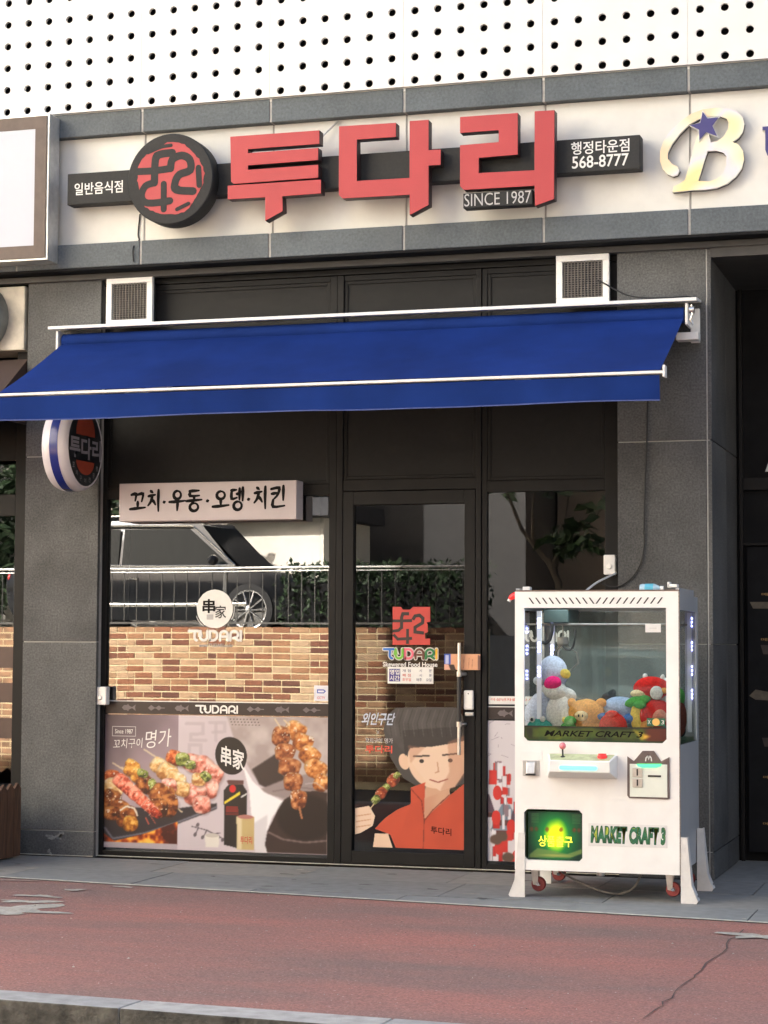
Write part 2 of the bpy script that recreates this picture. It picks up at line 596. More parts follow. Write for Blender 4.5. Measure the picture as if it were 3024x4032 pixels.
class Art:
    """a printed picture, drawn on a grid of points; art units x0..x1 to the right, y0..y1 downwards"""

    def __init__(self, x0, x1, y0, y1, w, col=(255, 255, 255), alpha=1.0):
        self.x0, self.x1, self.y0, self.y1 = x0, x1, y0, y1
        self.w = w
        self.h = max(2, int(round(w * abs(y1 - y0) / abs(x1 - x0))))
        self.X, self.Y = np.meshgrid(np.linspace(x0, x1, self.w), np.linspace(y0, y1, self.h))
        self.c = np.empty((self.h, self.w, 3))
        self.c[:] = np.array(col, float)
        self.a = np.full((self.h, self.w), float(alpha))
        self.seed = 1

    def nz(self, cell, octs=3):
        self.seed += 1
        return vnoise(self.h, self.w, cell, self.seed, octs)

    def blend(self, mask, col, alpha=None):
        col = np.array(col, float)
        m = mask[..., None]
        self.c = self.c * (1 - m) + col * m
        self.a = np.maximum(self.a, mask if alpha is None else mask * alpha)

    def soft(self, m, n):
        for _ in range(n):
            p = np.pad(m, 1, mode='edge')
            m = (p[:-2, 1:-1] + p[2:, 1:-1] + p[1:-1, :-2] + p[1:-1, 2:] + 2 * p[1:-1, 1:-1]) / 6
        return m

    def pmask(self, pts, soft=1):
        m = np.zeros((self.h, self.w), bool)
        n = len(pts)
        for i in range(n):
            (xa, ya), (xb, yb) = pts[i], pts[(i + 1) % n]
            if ya == yb: continue
            c = ((ya > self.Y) != (yb > self.Y)) & (self.X < (xb - xa) * (self.Y - ya) / (yb - ya) + xa)
            m ^= c
        return self.soft(m.astype(float), soft)

    def poly(self, pts, col, soft=1, op=1.0):
        self.blend(self.pmask(pts, soft) * op, col)

    def line(self, pts, w, col, soft=1, op=1.0):
        self.poly(ribbon(pts, w), col, soft, op)

    def emask(self, cx, cy, rx, ry, rot=0, soft=0.12, wob=0.0, p=2):
        a = D2R(rot)
        dx, dy = self.X - cx, self.Y - cy
        u = (dx * math.cos(a) + dy * math.sin(a)) / rx
        v = (-dx * math.sin(a) + dy * math.cos(a)) / ry
        d = np.sqrt(u * u + v * v) if p == 2 else (np.abs(u) ** p + np.abs(v) ** p) ** (1 / p)
        if wob:
            d = d * (1 + wob * (self.nz(max(3, self.w / (self.x1 - self.x0) * rx * 0.8), 2) - 0.5) * 2)
        return np.clip((1 - d) / soft, 0, 1), u, v

    def ell(self, cx, cy, rx, ry, col, rot=0, soft=0.12, wob=0.0, op=1.0):
        m, _, _ = self.emask(cx, cy, rx, ry, rot, soft, wob)
        self.blend(m * op, col)

    def chunk(self, cx, cy, rx, ry, rot, light, mid, dark, wob=0.14):
        """a piece of grilled food in a photograph"""
        m, u, v = self.emask(cx, cy, rx, ry, rot, 0.12, wob, 2.8)
        k = self.nz(max(2.5, self.w / (self.x1 - self.x0) * rx * 0.5), 3)
        t = np.clip(k * 1.9 - 0.5 + (v + u * 0.4) * 0.34, 0, 1)[..., None]
        L, Mi, Dk = (np.array(c, float) for c in (light, mid, dark))
        col = np.where(t < 0.5, L + (Mi - L) * t * 2, Mi + (Dk - Mi) * (t * 2 - 1))
        hi = np.clip((self.nz(max(2, self.w / (self.x1 - self.x0) * rx * 0.25), 2) - 0.68) * 6, 0, 1) * (v < 0.1)
        col = (col - 128) * 1.12 + 120
        rim_ = np.clip((0.35 - np.clip(m, 0, 1) * 0 - (1 - np.maximum(np.abs(u), np.abs(v)))) * 2.2, 0, 1)[..., None]
        col = col * (1 - 0.35 * rim_) + hi[..., None] * (np.array((255, 248, 232)) - col) * 0.75
        mm = m[..., None]
        self.c = self.c * (1 - mm) + col * mm
        self.a = np.maximum(self.a, m)

    def build(self, name, x0, x1, z0, z1, y, material, parent=None, cut=False, corners=None):
        h, w = self.h, self.w
        u = np.linspace(0, 1, w)[None, :].repeat(h, 0)
        v = np.linspace(0, 1, h)[:, None].repeat(w, 1)
        co = np.empty((h, w, 3))
        co[..., 0] = x0 + u * (x1 - x0)
        co[..., 1] = y
        co[..., 2] = z1 + v * (z0 - z1)
        if parent is not None: co -= np.array(ORG.get(parent.name, Vector()))
        idx = np.arange(h * w).reshape(h, w)
        q = np.stack([idx[1:, :-1], idx[1:, 1:], idx[:-1, 1:], idx[:-1, :-1]], -1).reshape(-1, 4)
        if cut:
            am = (self.a[1:, :-1] + self.a[1:, 1:] + self.a[:-1, 1:] + self.a[:-1, :-1]).reshape(-1) / 4
            q = q[am > 0.5]
        me = bpy.data.meshes.new(name)
        me.vertices.add(h * w)
        me.vertices.foreach_set("co", co.ravel())
        me.loops.add(len(q) * 4)
        me.loops.foreach_set("vertex_index", q.ravel().astype(np.int32))
        me.polygons.add(len(q))
        me.polygons.foreach_set("loop_start", np.arange(0, len(q) * 4, 4, dtype=np.int32))
        me.update(calc_edges=True)
        me.validate()
        c = np.clip(self.c, 0, 255) / 255
        lin = np.where(c <= 0.04045, c / 12.92, ((c + 0.055) / 1.055) ** 2.4) * 0.86
        at = me.color_attributes.new("Col", 'FLOAT_COLOR', 'POINT')
        rgba = np.ones((h * w, 4))
        rgba[:, :3] = lin.reshape(-1, 3)
        at.data.foreach_set("color", rgba.ravel())
        return link(name, me, material, parent)


MT['print'] = print_mat('printed_sheet', 0.35)


# ================================================================== the building
JX = [-1.562 + 0.8617 * k for k in range(-4, 8)]          # vertical joints of the fascia
bld = thing("commercial_building", "dark granite commercial building with white perforated panels above a slate fascia", "building", (0, 0, 0))

# perforated panels, one mesh shared by all
PW = 0.8617 - 0.0016
PZ0, ROWS, COLS = 4.709, 15, 6
DX = PW / COLS


def perforated():
    mb = MB()
    hr = 0.0238
    for r_ in range(ROWS):
        zc = 0.037 + r_ * 0.1425
        dn, up = (0.037 if r_ == 0 else 0.07125), 0.07125
        for c in range(COLS):
            xc = (c + 0.5) * DX
            out, inn, back = [], [], []
            for k in range(16):
                a = k * math.pi / 8
                ca, sa = math.cos(a), math.sin(a)
                b = up if sa >= 0 else dn
                if k in (2, 6, 10, 14):
                    o = (math.copysign(DX / 2, ca), math.copysign(b, sa))
                else:
                    t = min(DX / 2 / abs(ca) if abs(ca) > 1e-6 else 9, b / abs(sa) if abs(sa) > 1e-6 else 9)
                    o = (ca * t, sa * t)
                out.append((xc + o[0], 0, zc + o[1]))
                inn.append((xc + ca * hr, 0, zc + sa * hr))
                back.append((xc + ca * hr, 0.022, zc + sa * hr))
            fs = []
            for k in range(16):
                j = (k + 1) % 16
                fs.append((k, j, 16 + j, 16 + k))
                fs.append((16 + k, 16 + j, 32 + j, 32 + k))
            mb.add(out + inn + back, [tuple(reversed(f)) if False else f for f in fs])
    # rim returns
    H = 0.037 + (ROWS - 1) * 0.1425 + 0.07125
    mb.add([(0, 0, 0), (PW, 0, 0), (PW, 0.022, 0), (0, 0.022, 0)], [(3, 2, 1, 0)])
    mb.add([(0, 0, 0), (0, 0.022, 0), (0, 0.022, H), (0, 0, H)], [(3, 2, 1, 0)])
    mb.add([(PW, 0, 0), (PW, 0.022, 0), (PW, 0.022, H), (PW, 0, H)], [(0, 1, 2, 3)])
    me = mb.mesh("perforated_panel")
    bm = bmesh.new()
    bm.from_mesh(me)
    bmesh.ops.remove_doubles(bm, verts=bm.verts, dist=1e-5)
    bmesh.ops.recalc_face_normals(bm, faces=bm.faces)
    bm.to_mesh(me)
    bm.free()
    me.materials.append(MT['white_panel'])
    return me, H


pme, PH = perforated()
for i in range(len(JX) - 1):
    if -3.6 < JX[i] < 3.2:
        o = bpy.data.objects.new("perforated_panel", pme)
        COL.objects.link(o)
        o.parent = bld
        o.location = (JX[i] + 0.0008, -0.172, PZ0)
MB().box(-8.1, JX[2] - 0.003, -0.172, -0.15, PZ0, PZ0 + PH).build("plain_cladding", MT['white_panel'], bld)
MB().box(JX[10] + 0.003, 9.0, -0.172, -0.15, PZ0, PZ0 + PH).build("plain_cladding", MT['white_panel'], bld)
MB().box(-8.1, 9.0, -0.172, -0.12, PZ0 + PH + 0.004, 9.8).build("upper_shade_wall", MT['white_panel'], bld)  # unseen upper wall, raised with the storey behind to shade the street
MB().box(-8.1, 9.0, -0.145, -0.02, PZ0 - 0.02, PZ0 + 0.012).build("ledge", MT['white_panel'], bld)
MB().box(-8.1, 9.0, 0.02, 9.0, 3.76, 9.8).build("upper_storey", MT['void'], bld)
MB().box(-30, -8.105, -0.15, 9.0, 0, 6.3).build("shading_wing", MT['cream'], bld)  # unseen wing, kept low so sun clears it onto the brick wall

# fascia: two slate bands with a cream sign field between
for zb0, zb1 in ((3.713, 3.864), (4.558, 4.705)):
    for i in range(len(JX) - 1):
        MB().box(JX[i] + 0.008, JX[i + 1] - 0.008, -0.15, -0.04, zb0, zb1).build("fascia_slab", MT['band'], bld, bevel=0.003)
for i in range(len(JX) - 1):
    MB().box(JX[i] + 0.006, JX[i + 1] - 0.006, -0.088, -0.03, 3.866, 4.556).build("sign_field_panel", MT['cream'], bld, bevel=0.002)
for x in JX:
    mb = MB()
    mb.box(x - 0.0075, x + 0.0075, -0.144, -0.05, 3.715, 3.862)
    mb.box(x - 0.0075, x + 0.0075, -0.144, -0.05, 4.560, 4.703)
    mb.box(x - 0.0055, x + 0.0055, -0.083, -0.035, 3.868, 4.554)
    mb.build("joint_filler", MT['sealant'], bld)
MB().box(JX[0], JX[-1], -0.03, 0.02, 3.70, 4.72).build("fascia_backing", MT['void'], bld)
MB().box(JX[0], JX[-1], -0.146, 0.2, 3.698, 3.712).build("soffit_strip", MT['void'], bld)
MB().box(JX[0], JX[-1], -0.035, 0.03, 3.655, 3.694).build("soffit_trim", MT['soffit'], bld, bevel=0.004)

# pillars of granite slabs
ZJ = [0.0, 0.156, 1.347, 2.531, 3.66]


def pillar(parent, x0, x1, name="pillar"):
    p = MB().box(x0 + 0.004, x1 - 0.004, 0.006, 0.5, 0, 3.66).build(name, MT['joint'], parent)
    for k in range(4):
        g = 0.0035
        MB().box(x0, x1, 0.0, 0.035, ZJ[k] + (g if k else 0), ZJ[k + 1] - g).build("granite_slab", MT['granite' if k % 2 else 'granite2'], p, bevel=0.0015)
    return p


pillar(bld, -2.409, -1.896)
pr = pillar(bld, 1.435, 1.955)
# return of the right pillar into the recess
MB().box(1.957, 1.975, 0.004, 1.15, 0, 3.66).build("corner_joint", MT['joint'], bld)
for k in range(4):
    for y0, y1 in ((0.0, 0.62), (0.626, 1.15)):
        if k == 3 or True:
            MB().box(1.9655, 1.988, y0 + 0.0, y1, ZJ[k] + (0.003 if k else 0), ZJ[k + 1] - 0.003).build("granite_slab", MT['granite2' if (k + (y0 > 0)) % 2 else 'granite'], pr, bevel=0.0015)

# recess beside the right pillar
MB().box(1.98, 6.0, 1.15, 1.3, 0, 3.66).build("recess_wall", MT['void'], bld)
MB().box(1.989, 6.0, -0.02, 1.15, 3.60, 3.69).build("recess_ceiling", MT['soffit'], bld)
mb = MB()
mb.box(2.005, 2.03, 1.11, 1.149, 0, 3.6)
mb.box(2.031, 3.2, 1.11, 1.149, 2.32, 2.40)
mb.box(2.031, 3.2, 1.11, 1.149, 1.97, 1.99)
mb.build("recess_frame", MT['frame'], bld, bevel=0.003)
MB().box(6.0, 9.0, -0.05, 1.3, 0, 3.7).build("far_pier", MT['granite'], bld)

# rooms behind the glass
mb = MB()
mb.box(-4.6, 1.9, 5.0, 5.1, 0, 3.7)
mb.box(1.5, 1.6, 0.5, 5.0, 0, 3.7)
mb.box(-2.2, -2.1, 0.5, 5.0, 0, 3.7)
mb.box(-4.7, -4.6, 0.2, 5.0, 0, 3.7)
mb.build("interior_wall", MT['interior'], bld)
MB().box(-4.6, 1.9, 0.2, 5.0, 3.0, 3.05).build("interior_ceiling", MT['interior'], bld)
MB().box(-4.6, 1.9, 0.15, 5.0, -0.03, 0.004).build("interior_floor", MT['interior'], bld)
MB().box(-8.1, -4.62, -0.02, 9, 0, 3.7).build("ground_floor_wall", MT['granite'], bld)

# ------------------------------------------------------------------ the shop front
sf = thing("storefront", "anthracite framed glass shop front of the skewer restaurant, under the blue awning", "shopfront", (-0.2, 0.1, 0))
FY0, FY1, GY = 0.078, 0.135, 0.1


def member(x0, x1, z0, z1, y0=FY0, y1=FY1, name="frame_member"):
    return MB().box(x0, x1, y0, y1, z0, z1).build(name, MT['frame'], sf, bevel=0.003)


member(-1.99, -1.872, 0, 3.62, name="jamb")
member(-0.378, -0.331, 0, 3.62, name="mullion")
member(-0.328, -0.288, 0, 3.62, 0.07, name="mullion")
member(0.557, 0.590, 0, 3.62, 0.07, name="mullion")
member(0.593, 0.625, 0, 3.62, name="mullion")
member(1.344, 1.47, 0, 3.62, name="jamb")
cols = ((-1.872, -0.378), (-0.288, 0.557), (0.625, 1.344))
for i, (x0, x1) in enumerate(cols):
    zh = 2.256 if i != 1 else 2.279
    member(x0, x1, zh, zh + 0.07, name="transom")
    member(x0, x1, 2.92, 2.98, name="transom")
    member(x0, x1, 3.585, 3.62, name="head_rail")
    if i != 1: member(x0, x1, 0.0, 0.036, name="sill_rail")
    for z0, z1 in ((zh + 0.07, 2.92), (2.98, 3.585)):
        MB().box(x0 + 0.001, x1 - 0.001, 0.092, 0.12, z0 + 0.001, z1 - 0.001).build("infill_panel", MT['infill'], sf)
        mb = MB()
        for a, b, c, d in ((x0 + 0.001, x0 + 0.022, z0 + 0.001, z1 - 0.001), (x1 - 0.022, x1 - 0.001, z0 + 0.001, z1 - 0.001), (x0 + 0.022, x1 - 0.022, z1 - 0.022, z1 - 0.001), (x0 + 0.022, x1 - 0.022, z0 + 0.001, z0 + 0.022)):
            mb.box(a, b, 0.083, 0.091, c, d)
        mb.build("glazing_bead", MT['frame'], sf, bevel=0.002)
MB().box(-1.99, 1.47, 0.06, 0.14, 3.622, 3.654).build("head_closure", MT['frame'], sf)
MB().quad((-1.872, GY, 0.036), (-0.378, GY, 0.036), (-0.378, GY, 2.256), (-1.872, GY, 2.256)).build("window_pane", MT['glass'], sf)
MB().quad((0.625, GY, 0.036), (1.344, GY, 0.036), (1.344, GY, 2.256), (0.625, GY, 2.256)).build("window_pane", MT['glass_right'], sf)
# door leaf
door = MB().box(-0.284, -0.217, 0.07, 0.125, 0.012, 2.275).box(0.486, 0.553, 0.07, 0.125, 0.012, 2.275).box(-0.217, 0.486, 0.07, 0.125, 2.192, 2.275).box(-0.217, 0.486, 0.07, 0.125, 0.012, 0.088).build("door", MT['frame'], sf, bevel=0.003)
MB().quad((-0.217, GY, 0.088), (0.486, GY, 0.088), (0.486, GY, 2.192), (-0.217, GY, 2.192)).build("door_pane", MT['glass_door'], door)
hx = 0.4662
zt, zb = 1.3494, 0.6809
zm0, zm1 = 0.8634, 1.1626
MB().cyl((hx, 0.03, zm1), (hx, 0.03, zt), 0.0105, n=14).cyl((hx, 0.03, zb), (hx, 0.03, zm0), 0.0105, n=14).build("pull_handle", MT['steel'], door, smooth=True)
MB().cyl((hx, 0.03, zm0 + 0.001), (hx, 0.03, zm1 - 0.001), 0.0125, n=14).build("handle_grip", MT['black'], door, smooth=True)
for zz in (zm0, zm1):
    MB().cyl((hx, 0.03, zz), (hx + 0.03, 0.072, zz), 0.011, n=12).lathe([(0.016, -0.015), (0.0165, 0.015)], (hx, 0.03, zz)).build("handle_bracket", MT['steel'], door, smooth=True)
x0, x1, z0, z1 = 0.4891, 0.5494, 0.9498, 1.0661
MB().box(x0, x1, 0.045, 0.069, z0, z1).build("door_lock", MT['white_metal'], door, bevel=0.01, seg=4)
MB().cyl(((x0 + x1) / 2, 0.0445, z1 - 0.02), ((x0 + x1) / 2, 0.043, z1 - 0.02), 0.004, n=12).build("lock_keyhole", MT['black'], door)
x0, x1, z0, z1 = 0.4961, 0.5495, 0.9115, 0.9356
MB().box(x0, x1, 0.05, 0.069, z0, z1).build("lower_lock", MT['alu'], door, bevel=0.006, seg=3)

# ------------------------------------------------------------------ neighbouring shop at the left
nb = thing("storefront", "dark framed shop window beside the left granite pillar, under a brown awning", "shopfront", (-3.4, 0.1, 0))
for x0, x1, z0, z1, nm in ((-2.52, -2.40, 0, 3.6, "jamb"), (-4.6, -2.52, 2.16, 2.30, "transom"), (-4.6, -2.52, 2.52, 3.0, "head_panel"), (-4.6, -2.52, 0.0, 0.10, "sill_rail"), (-4.6, -4.5, 0.1, 2.16, "jamb")):
    MB().box(x0, x1, 0.08, 0.14, z0, z1).build(nm, MT['frame'], nb, bevel=0.003)
MB().quad((-4.5, 0.1, 0.1), (-2.52, 0.1, 0.1), (-2.52, 0.1, 2.16), (-4.5, 0.1, 2.16)).build("window_pane", MT['glass'], nb)
MB().quad((-4.5, 0.1, 2.3), (-2.52, 0.1, 2.3), (-2.52, 0.1, 2.52), (-4.5, 0.1, 2.52)).build("window_pane", MT['glass'], nb)
MT['brown_film'] = mat('brown_window_band', (0.06, 0.032, 0.024), 0.45, var=0.15, scale=8)
for y0, y1 in ((2617, 2705), (2768, 2850), (2915, 3000)):
    z1, z0 = bz = (1.32 - (y0 - 2612) * 0.001535, 1.32 - (y1 - 2612) * 0.001535)
    MB().box(-4.5, -2.522, 0.094, 0.098, z0, z1).build("window_band", MT['brown_film'], nb)

ba = thing("brown_awning", "small brown fabric awning on the neighbouring shop, below the air conditioner", "awning", (-3.4, 0.05, 3.0))
MT['brown_cloth'] = mat('brown_cloth', (0.055, 0.034, 0.026), 0.85, var=0.15, scale=120, bump=0.1, bscale=200)
mb = MB()
mb.hexa([(-4.6, -0.55, 2.74), (-2.42, -0.55, 2.74), (-2.42, 0.03, 3.16), (-4.6, 0.03, 3.16), (-4.6, -0.55, 2.75), (-2.42, -0.55, 2.75), (-2.42, 0.03, 3.17), (-4.6, 0.03, 3.17)])
mb.build("canopy", MT['brown_cloth'], ba)
MB().box(-4.6, -2.42, -0.555, -0.551, 2.56, 2.75).build("valance", MT['brown_cloth'], ba)
MB().add([(-2.419, -0.55, 2.74), (-2.419, 0.03, 2.74), (-2.419, 0.03, 3.165)], [(0, 1, 2)]).build("side_flap", MT['brown_cloth'], ba)

# ------------------------------------------------------------------ ground
ground = tag(MB().quad((-400, -400, -0.175), (400, -400, -0.175), (400, 400, -0.175), (-400, 400, -0.175)).build("ground", mat('ground_concrete', (0.30, 0.29, 0.26), 0.9, var=0.2, scale=0.8, var2=0.15, scale2=0.05)), kind="structure")
MT['asphalt'] = mat('asphalt', (0.07, 0.068, 0.064), 0.9, var=0.35, scale=160, bump=0.4, bscale=180, var2=0.15, scale2=0.7)


def red_y(x): return -1.219 - 0.1266 * (x + 1.868)


def kerb_y(x): return -4.672 - 0.067 * (x + 0.118)


road = tag(MB().quad((-60, kerb_y(-60) - 0.1, -0.168), (-60, -8.3, -0.168), (60, -8.9, -0.168), (60, kerb_y(60) - 0.1, -0.168)).build("road", MT['asphalt']), kind="structure")


def red_material():
    m = bpy.data.materials.new("red_coated_pavement")
    m.use_nodes = True
    nt = m.node_tree
    b = nt.nodes["Principled BSDF"]
    tc = nt.nodes.new("ShaderNodeTexCoord")

    def noise(scale, detail=4, rough=0.6, stretch=None):
        n = nt.nodes.new("ShaderNodeTexNoise")
        n.inputs["Scale"].default_value = scale
        n.inputs["Detail"].default_value = detail
        n.inputs["Roughness"].default_value = rough
        if stretch:
            mp = nt.nodes.new("ShaderNodeMapping")
            mp.inputs["Scale"].default_value = stretch
            nt.links.new(tc.outputs["Object"], mp.inputs[0])
            nt.links.new(mp.outputs[0], n.inputs["Vector"])
        else:
            nt.links.new(tc.outputs["Object"], n.inputs["Vector"])
        return n.outputs["Fac"]

    def ramp(src, p0, p1, c0=(0, 0, 0), c1=(1, 1, 1)):
        r = nt.nodes.new("ShaderNodeValToRGB")
        r.color_ramp.elements[0].position, r.color_ramp.elements[1].position = p0, p1
        r.color_ramp.elements[0].color, r.color_ramp.elements[1].color = (*c0, 1), (*c1, 1)
        nt.links.new(src, r.inputs[0])
        return r.outputs[0]

    def mix(fac, a, b_):
        x = nt.nodes.new("ShaderNodeMix")
        x.data_type = 'RGBA'
        nt.links.new(fac, x.inputs[0])
        for s, i in ((a, 6), (b_, 7)):
            if isinstance(s, tuple): x.inputs[i].default_value = (*s, 1)
            else: nt.links.new(s, x.inputs[i])
        return x.outputs[2]

    base = ramp(noise(0.9, 5, 0.6, (0.45, 1.5, 1)), 0.36, 0.66, (0.190, 0.118, 0.100), (0.315, 0.130, 0.102))
    fine = ramp(noise(85, 6, 0.8), 0.3, 0.70, (0.38, 0.38, 0.38), (1.6, 1.55, 1.52))
    mul = nt.nodes.new("ShaderNodeVectorMath")
    mul.operation = 'MULTIPLY'
    nt.links.new(base, mul.inputs[0])
    nt.links.new(fine, mul.inputs[1])
    grit = ramp(noise(60, 2, 0.5), 0.69, 0.74)
    c = mix(grit, mul.outputs[0], (0.42, 0.33, 0.28))
    dirt = ramp(noise(5, 5, 0.7), 0.55, 0.85, (0, 0, 0), (0.55, 0.55, 0.55))
    c = mix(dirt, c, (0.14, 0.098, 0.085))
    nt.links.new(c, b.inputs["Base Color"])
    b.inputs["Roughness"].default_value = 0.88
    bu = nt.nodes.new("ShaderNodeBump")
    bu.inputs["Strength"].default_value = 0.6
    bu.inputs["Distance"].default_value = 0.006
    nt.links.new(noise(140, 3, 0.7), bu.inputs["Height"])
    nt.links.new(bu.outputs[0], b.inputs["Normal"])
    return m


N = 60
mb = MB()
vs_, fs = [], []
xs = [-14 + 28 * i / N for i in range(N + 1)]
for x in xs:
    for k in range(9):
        t = k / 8
        y = red_y(x) * (1 - t) + (kerb_y(x) + 0.0) * t
        z = -0.003 + 0.001 * mnoise.noise(Vector((x * 0.8, y * 0.8, 0)))
        vs_.append((x, y, z if 0 < k < 8 else -0.003))
for i in range(N):
    for k in range(8):
        a = i * 9 + k
        fs.append((a, a + 1, a + 10, a + 9))
pav = tag(MB().add(vs_, fs).build("pavement", red_material(), smooth=True), kind="structure")
MB().box(-14, 14, -6.6, -1.0, -0.19, -0.17)
sub = MB()
sub.add([(-14, red_y(-14) + 0.3, -0.02), (14, red_y(14) + 0.3, -0.02), (14, kerb_y(14) - 0.1, -0.02), (-14, kerb_y(-14) - 0.1, -0.02)], [(0, 1, 2, 3)])
sub.build("pavement_base", MT['asphalt'], pav)


def blotch(cx, cy, rx, ry, n=26, rough=0.5, seed=0):
    rr = random.Random(seed)
    ph = [rr.uniform(0, 6.28) for _ in range(5)]
    pts = []
    for i in range(n):
        a = 2 * math.pi * i / n
        k = 1 + rough * sum(math.sin((j + 2) * a + ph[j]) / (j + 2) for j in range(5))
        k *= rr.uniform(0.8, 1.15)
        pts.append((cx + rx * k * math.cos(a), cy + ry * k * math.sin(a)))
    return pts


MT['worn'] = mat('worn_grey_screed', (0.34, 0.32, 0.27), 0.9, var=0.25, scale=40, var2=0.2, scale2=6)
MT['worn2'] = mat('worn_faint_screed', (0.27, 0.20, 0.17), 0.9, var=0.25, scale=40)
MT['crack'] = mat('dark_crack', (0.075, 0.052, 0.045), 0.95, var=0.3, scale=60)


def flat_patch(pts, z, m, name):
    n = len(pts)
    ar = sum(pts[i][0] * pts[(i + 1) % n][1] - pts[(i + 1) % n][0] * pts[i][1] for i in range(n))
    if ar < 0: pts = pts[::-1]
    return MB().add([(x, y, z) for x, y in pts], [tuple(range(n))]).build(name, m, pav)


WP = [(-1.186, -2.449), (-1.245, -2.164), (-1.155, -2.564), (-1.315, -1.937), (-1.824, -1.325), (-1.067, -1.414), (-1.251, -1.639), (2.498, -2.251)]
for k, ((cx, cy), rx, ry, mm) in enumerate(zip(WP, (0.20, 0.13, 0.22, 0.09, 0.12, 0.07, 0.07, 0.13, 0.05, 0.05, 0.04), (0.14, 0.07, 0.08, 0.05, 0.05, 0.025, 0.03, 0.10, 0.035, 0.02, 0.02), ('worn', 'worn', 'worn', 'worn', 'worn2', 'worn', 'worn', 'worn', 'worn', 'worn2', 'worn2'))):
    flat_patch(blotch(cx, cy, rx, ry, seed=k, rough=0.7), 0.0004 + 0.0003 * k, MT[mm], "worn_patch")
CR = [(2.406, -2.029), (2.388, -2.398), (2.395, -2.806), (2.374, -3.124), (2.381, -3.443), (2.362, -3.691), (2.365, -4.028), (2.351, -4.294), (2.342, -4.589)]
rr = random.Random(3)
CRP = []
for i in range(len(CR) - 1):
    for t in (0, 0.33, 0.66):
        CRP.append((CR[i][0] * (1 - t) + CR[i + 1][0] * t + rr.uniform(-0.012, 0.012), CR[i][1] * (1 - t) + CR[i + 1][1] * t + rr.uniform(-0.012, 0.012)))
flat_patch(ribbon(CRP, [rr.uniform(0.003, 0.008) for _ in CRP], cap=0), 0.0006, MT['crack'], "crack")


def clip(poly, a, b, c):
    """keep a*x+b*y+c >= 0"""
    out = []
    for i in range(len(poly)):
        p, q = poly[i], poly[(i + 1) % len(poly)]
        dp, dq = a * p[0] + b * p[1] + c, a * q[0] + b * q[1] + c
        if dp >= 0: out.append(p)
        if (dp >= 0) != (dq >= 0):
            t = dp / (dp - dq)
            out.append((p[0] + (q[0] - p[0]) * t, p[1] + (q[1] - p[1]) * t))
    return out


fore = tag(MB().quad((-14, -3.0, -0.024), (14, -3.0, -0.024), (14, 1.3, -0.024), (-14, 1.3, -0.024)).build("forecourt_paving", mat('paving_joint', (0.22, 0.21, 0.19), 0.9, var=0.2, scale=40)), kind="structure")
MT['slab'] = random_tint('stone_slab', [(0.20, 0.205, 0.195), (0.225, 0.22, 0.20), (0.18, 0.185, 0.178), (0.21, 0.205, 0.187)], 0.75, 0.15, 90, 0.13)
MT['slab_edge'] = mat('paving_edge', (0.46, 0.44, 0.36), 0.85, var=0.25, scale=20)
rr = random.Random(5)
ys = [1.15, 0.55, -0.05, -0.66, -1.27, -1.88, -2.5]
for r_ in range(len(ys) - 1):
    x = -6.0 - rr.uniform(0, 0.6)
    while x < 6.0:
        w = 0.9 + rr.uniform(-0.05, 0.05)
        poly = [(x + 0.003, ys[r_ + 1] + 0.003), (x + w - 0.003, ys[r_ + 1] + 0.003), (x + w - 0.003, ys[r_] - 0.003), (x + 0.003, ys[r_] - 0.003)]
        if ys[r_] > 0.2:
            poly = clip(poly, 1, 0, -1.992)
        # keep the part on the building side of the red edge
        if poly: poly = clip(poly, 0.1266, 1.0, 1.219 + 0.1266 * 1.868 - 0.03)
        x += w
        if len(poly) < 3: continue
        dz = rr.uniform(-0.0015, 0.0015)
        n = len(poly)
        cx, cy = sum(p[0] for p in poly) / n, sum(p[1] for p in poly) / n
        mb = MB()
        mb.add([(p[0] - cx, p[1] - cy, dz) for p in poly] + [(p[0] - cx, p[1] - cy, -0.022) for p in poly], [tuple(range(n))] + [(i, n + i, n + (i + 1) % n, (i + 1) % n) for i in range(n)])
        o = mb.build("paving_slab", MT['slab'], fore, local=True)
        o.location = (cx, cy, 0)
mb = MB()
xs = [-6 + 12 * i / 80 for i in range(81)]
for i in range(80):
    a, b = xs[i], xs[i + 1]
    wa = 0.02 + 0.012 * mnoise.noise(Vector((a * 3, 0, 0)))
    wb = 0.02 + 0.012 * mnoise.noise(Vector((b * 3, 0, 0)))
    mb.add([(a, red_y(a) - wa * 0.5, 0.0022), (b, red_y(b) - wb * 0.5, 0.0022), (b, red_y(b) + 0.029, 0.0022), (a, red_y(a) + 0.029, 0.0022)], [(0, 1, 2, 3)])
mb.build("edge_strip", MT['slab_edge'], fore)
# litter and gum spots on the slabs
MT['scuff'] = mat('pale_scuff', (0.19, 0.19, 0.175), 0.9, var=0.5, scale=40)
MT['spot'] = mat('dark_spot', (0.06, 0.06, 0.058), 0.9, var=0.2, scale=30)
for k in range(34):
    x = rr.uniform(-2.2, 2.9)
    y = rr.uniform(red_y(x) + 0.1, -0.1)
    if 1.0 < x < 2.05 and y > -1.2: continue
    pts = blotch(x, y, rr.uniform(0.01, 0.045), rr.uniform(0.006, 0.02), 14, 0.5, 40 + k)
    n = len(pts)
    MB().add([(p[0], p[1], 0.0024) for p in pts], [tuple(range(n))]).build("gum_spot", MT['spot'] if k % 4 else MT['worn'], fore)

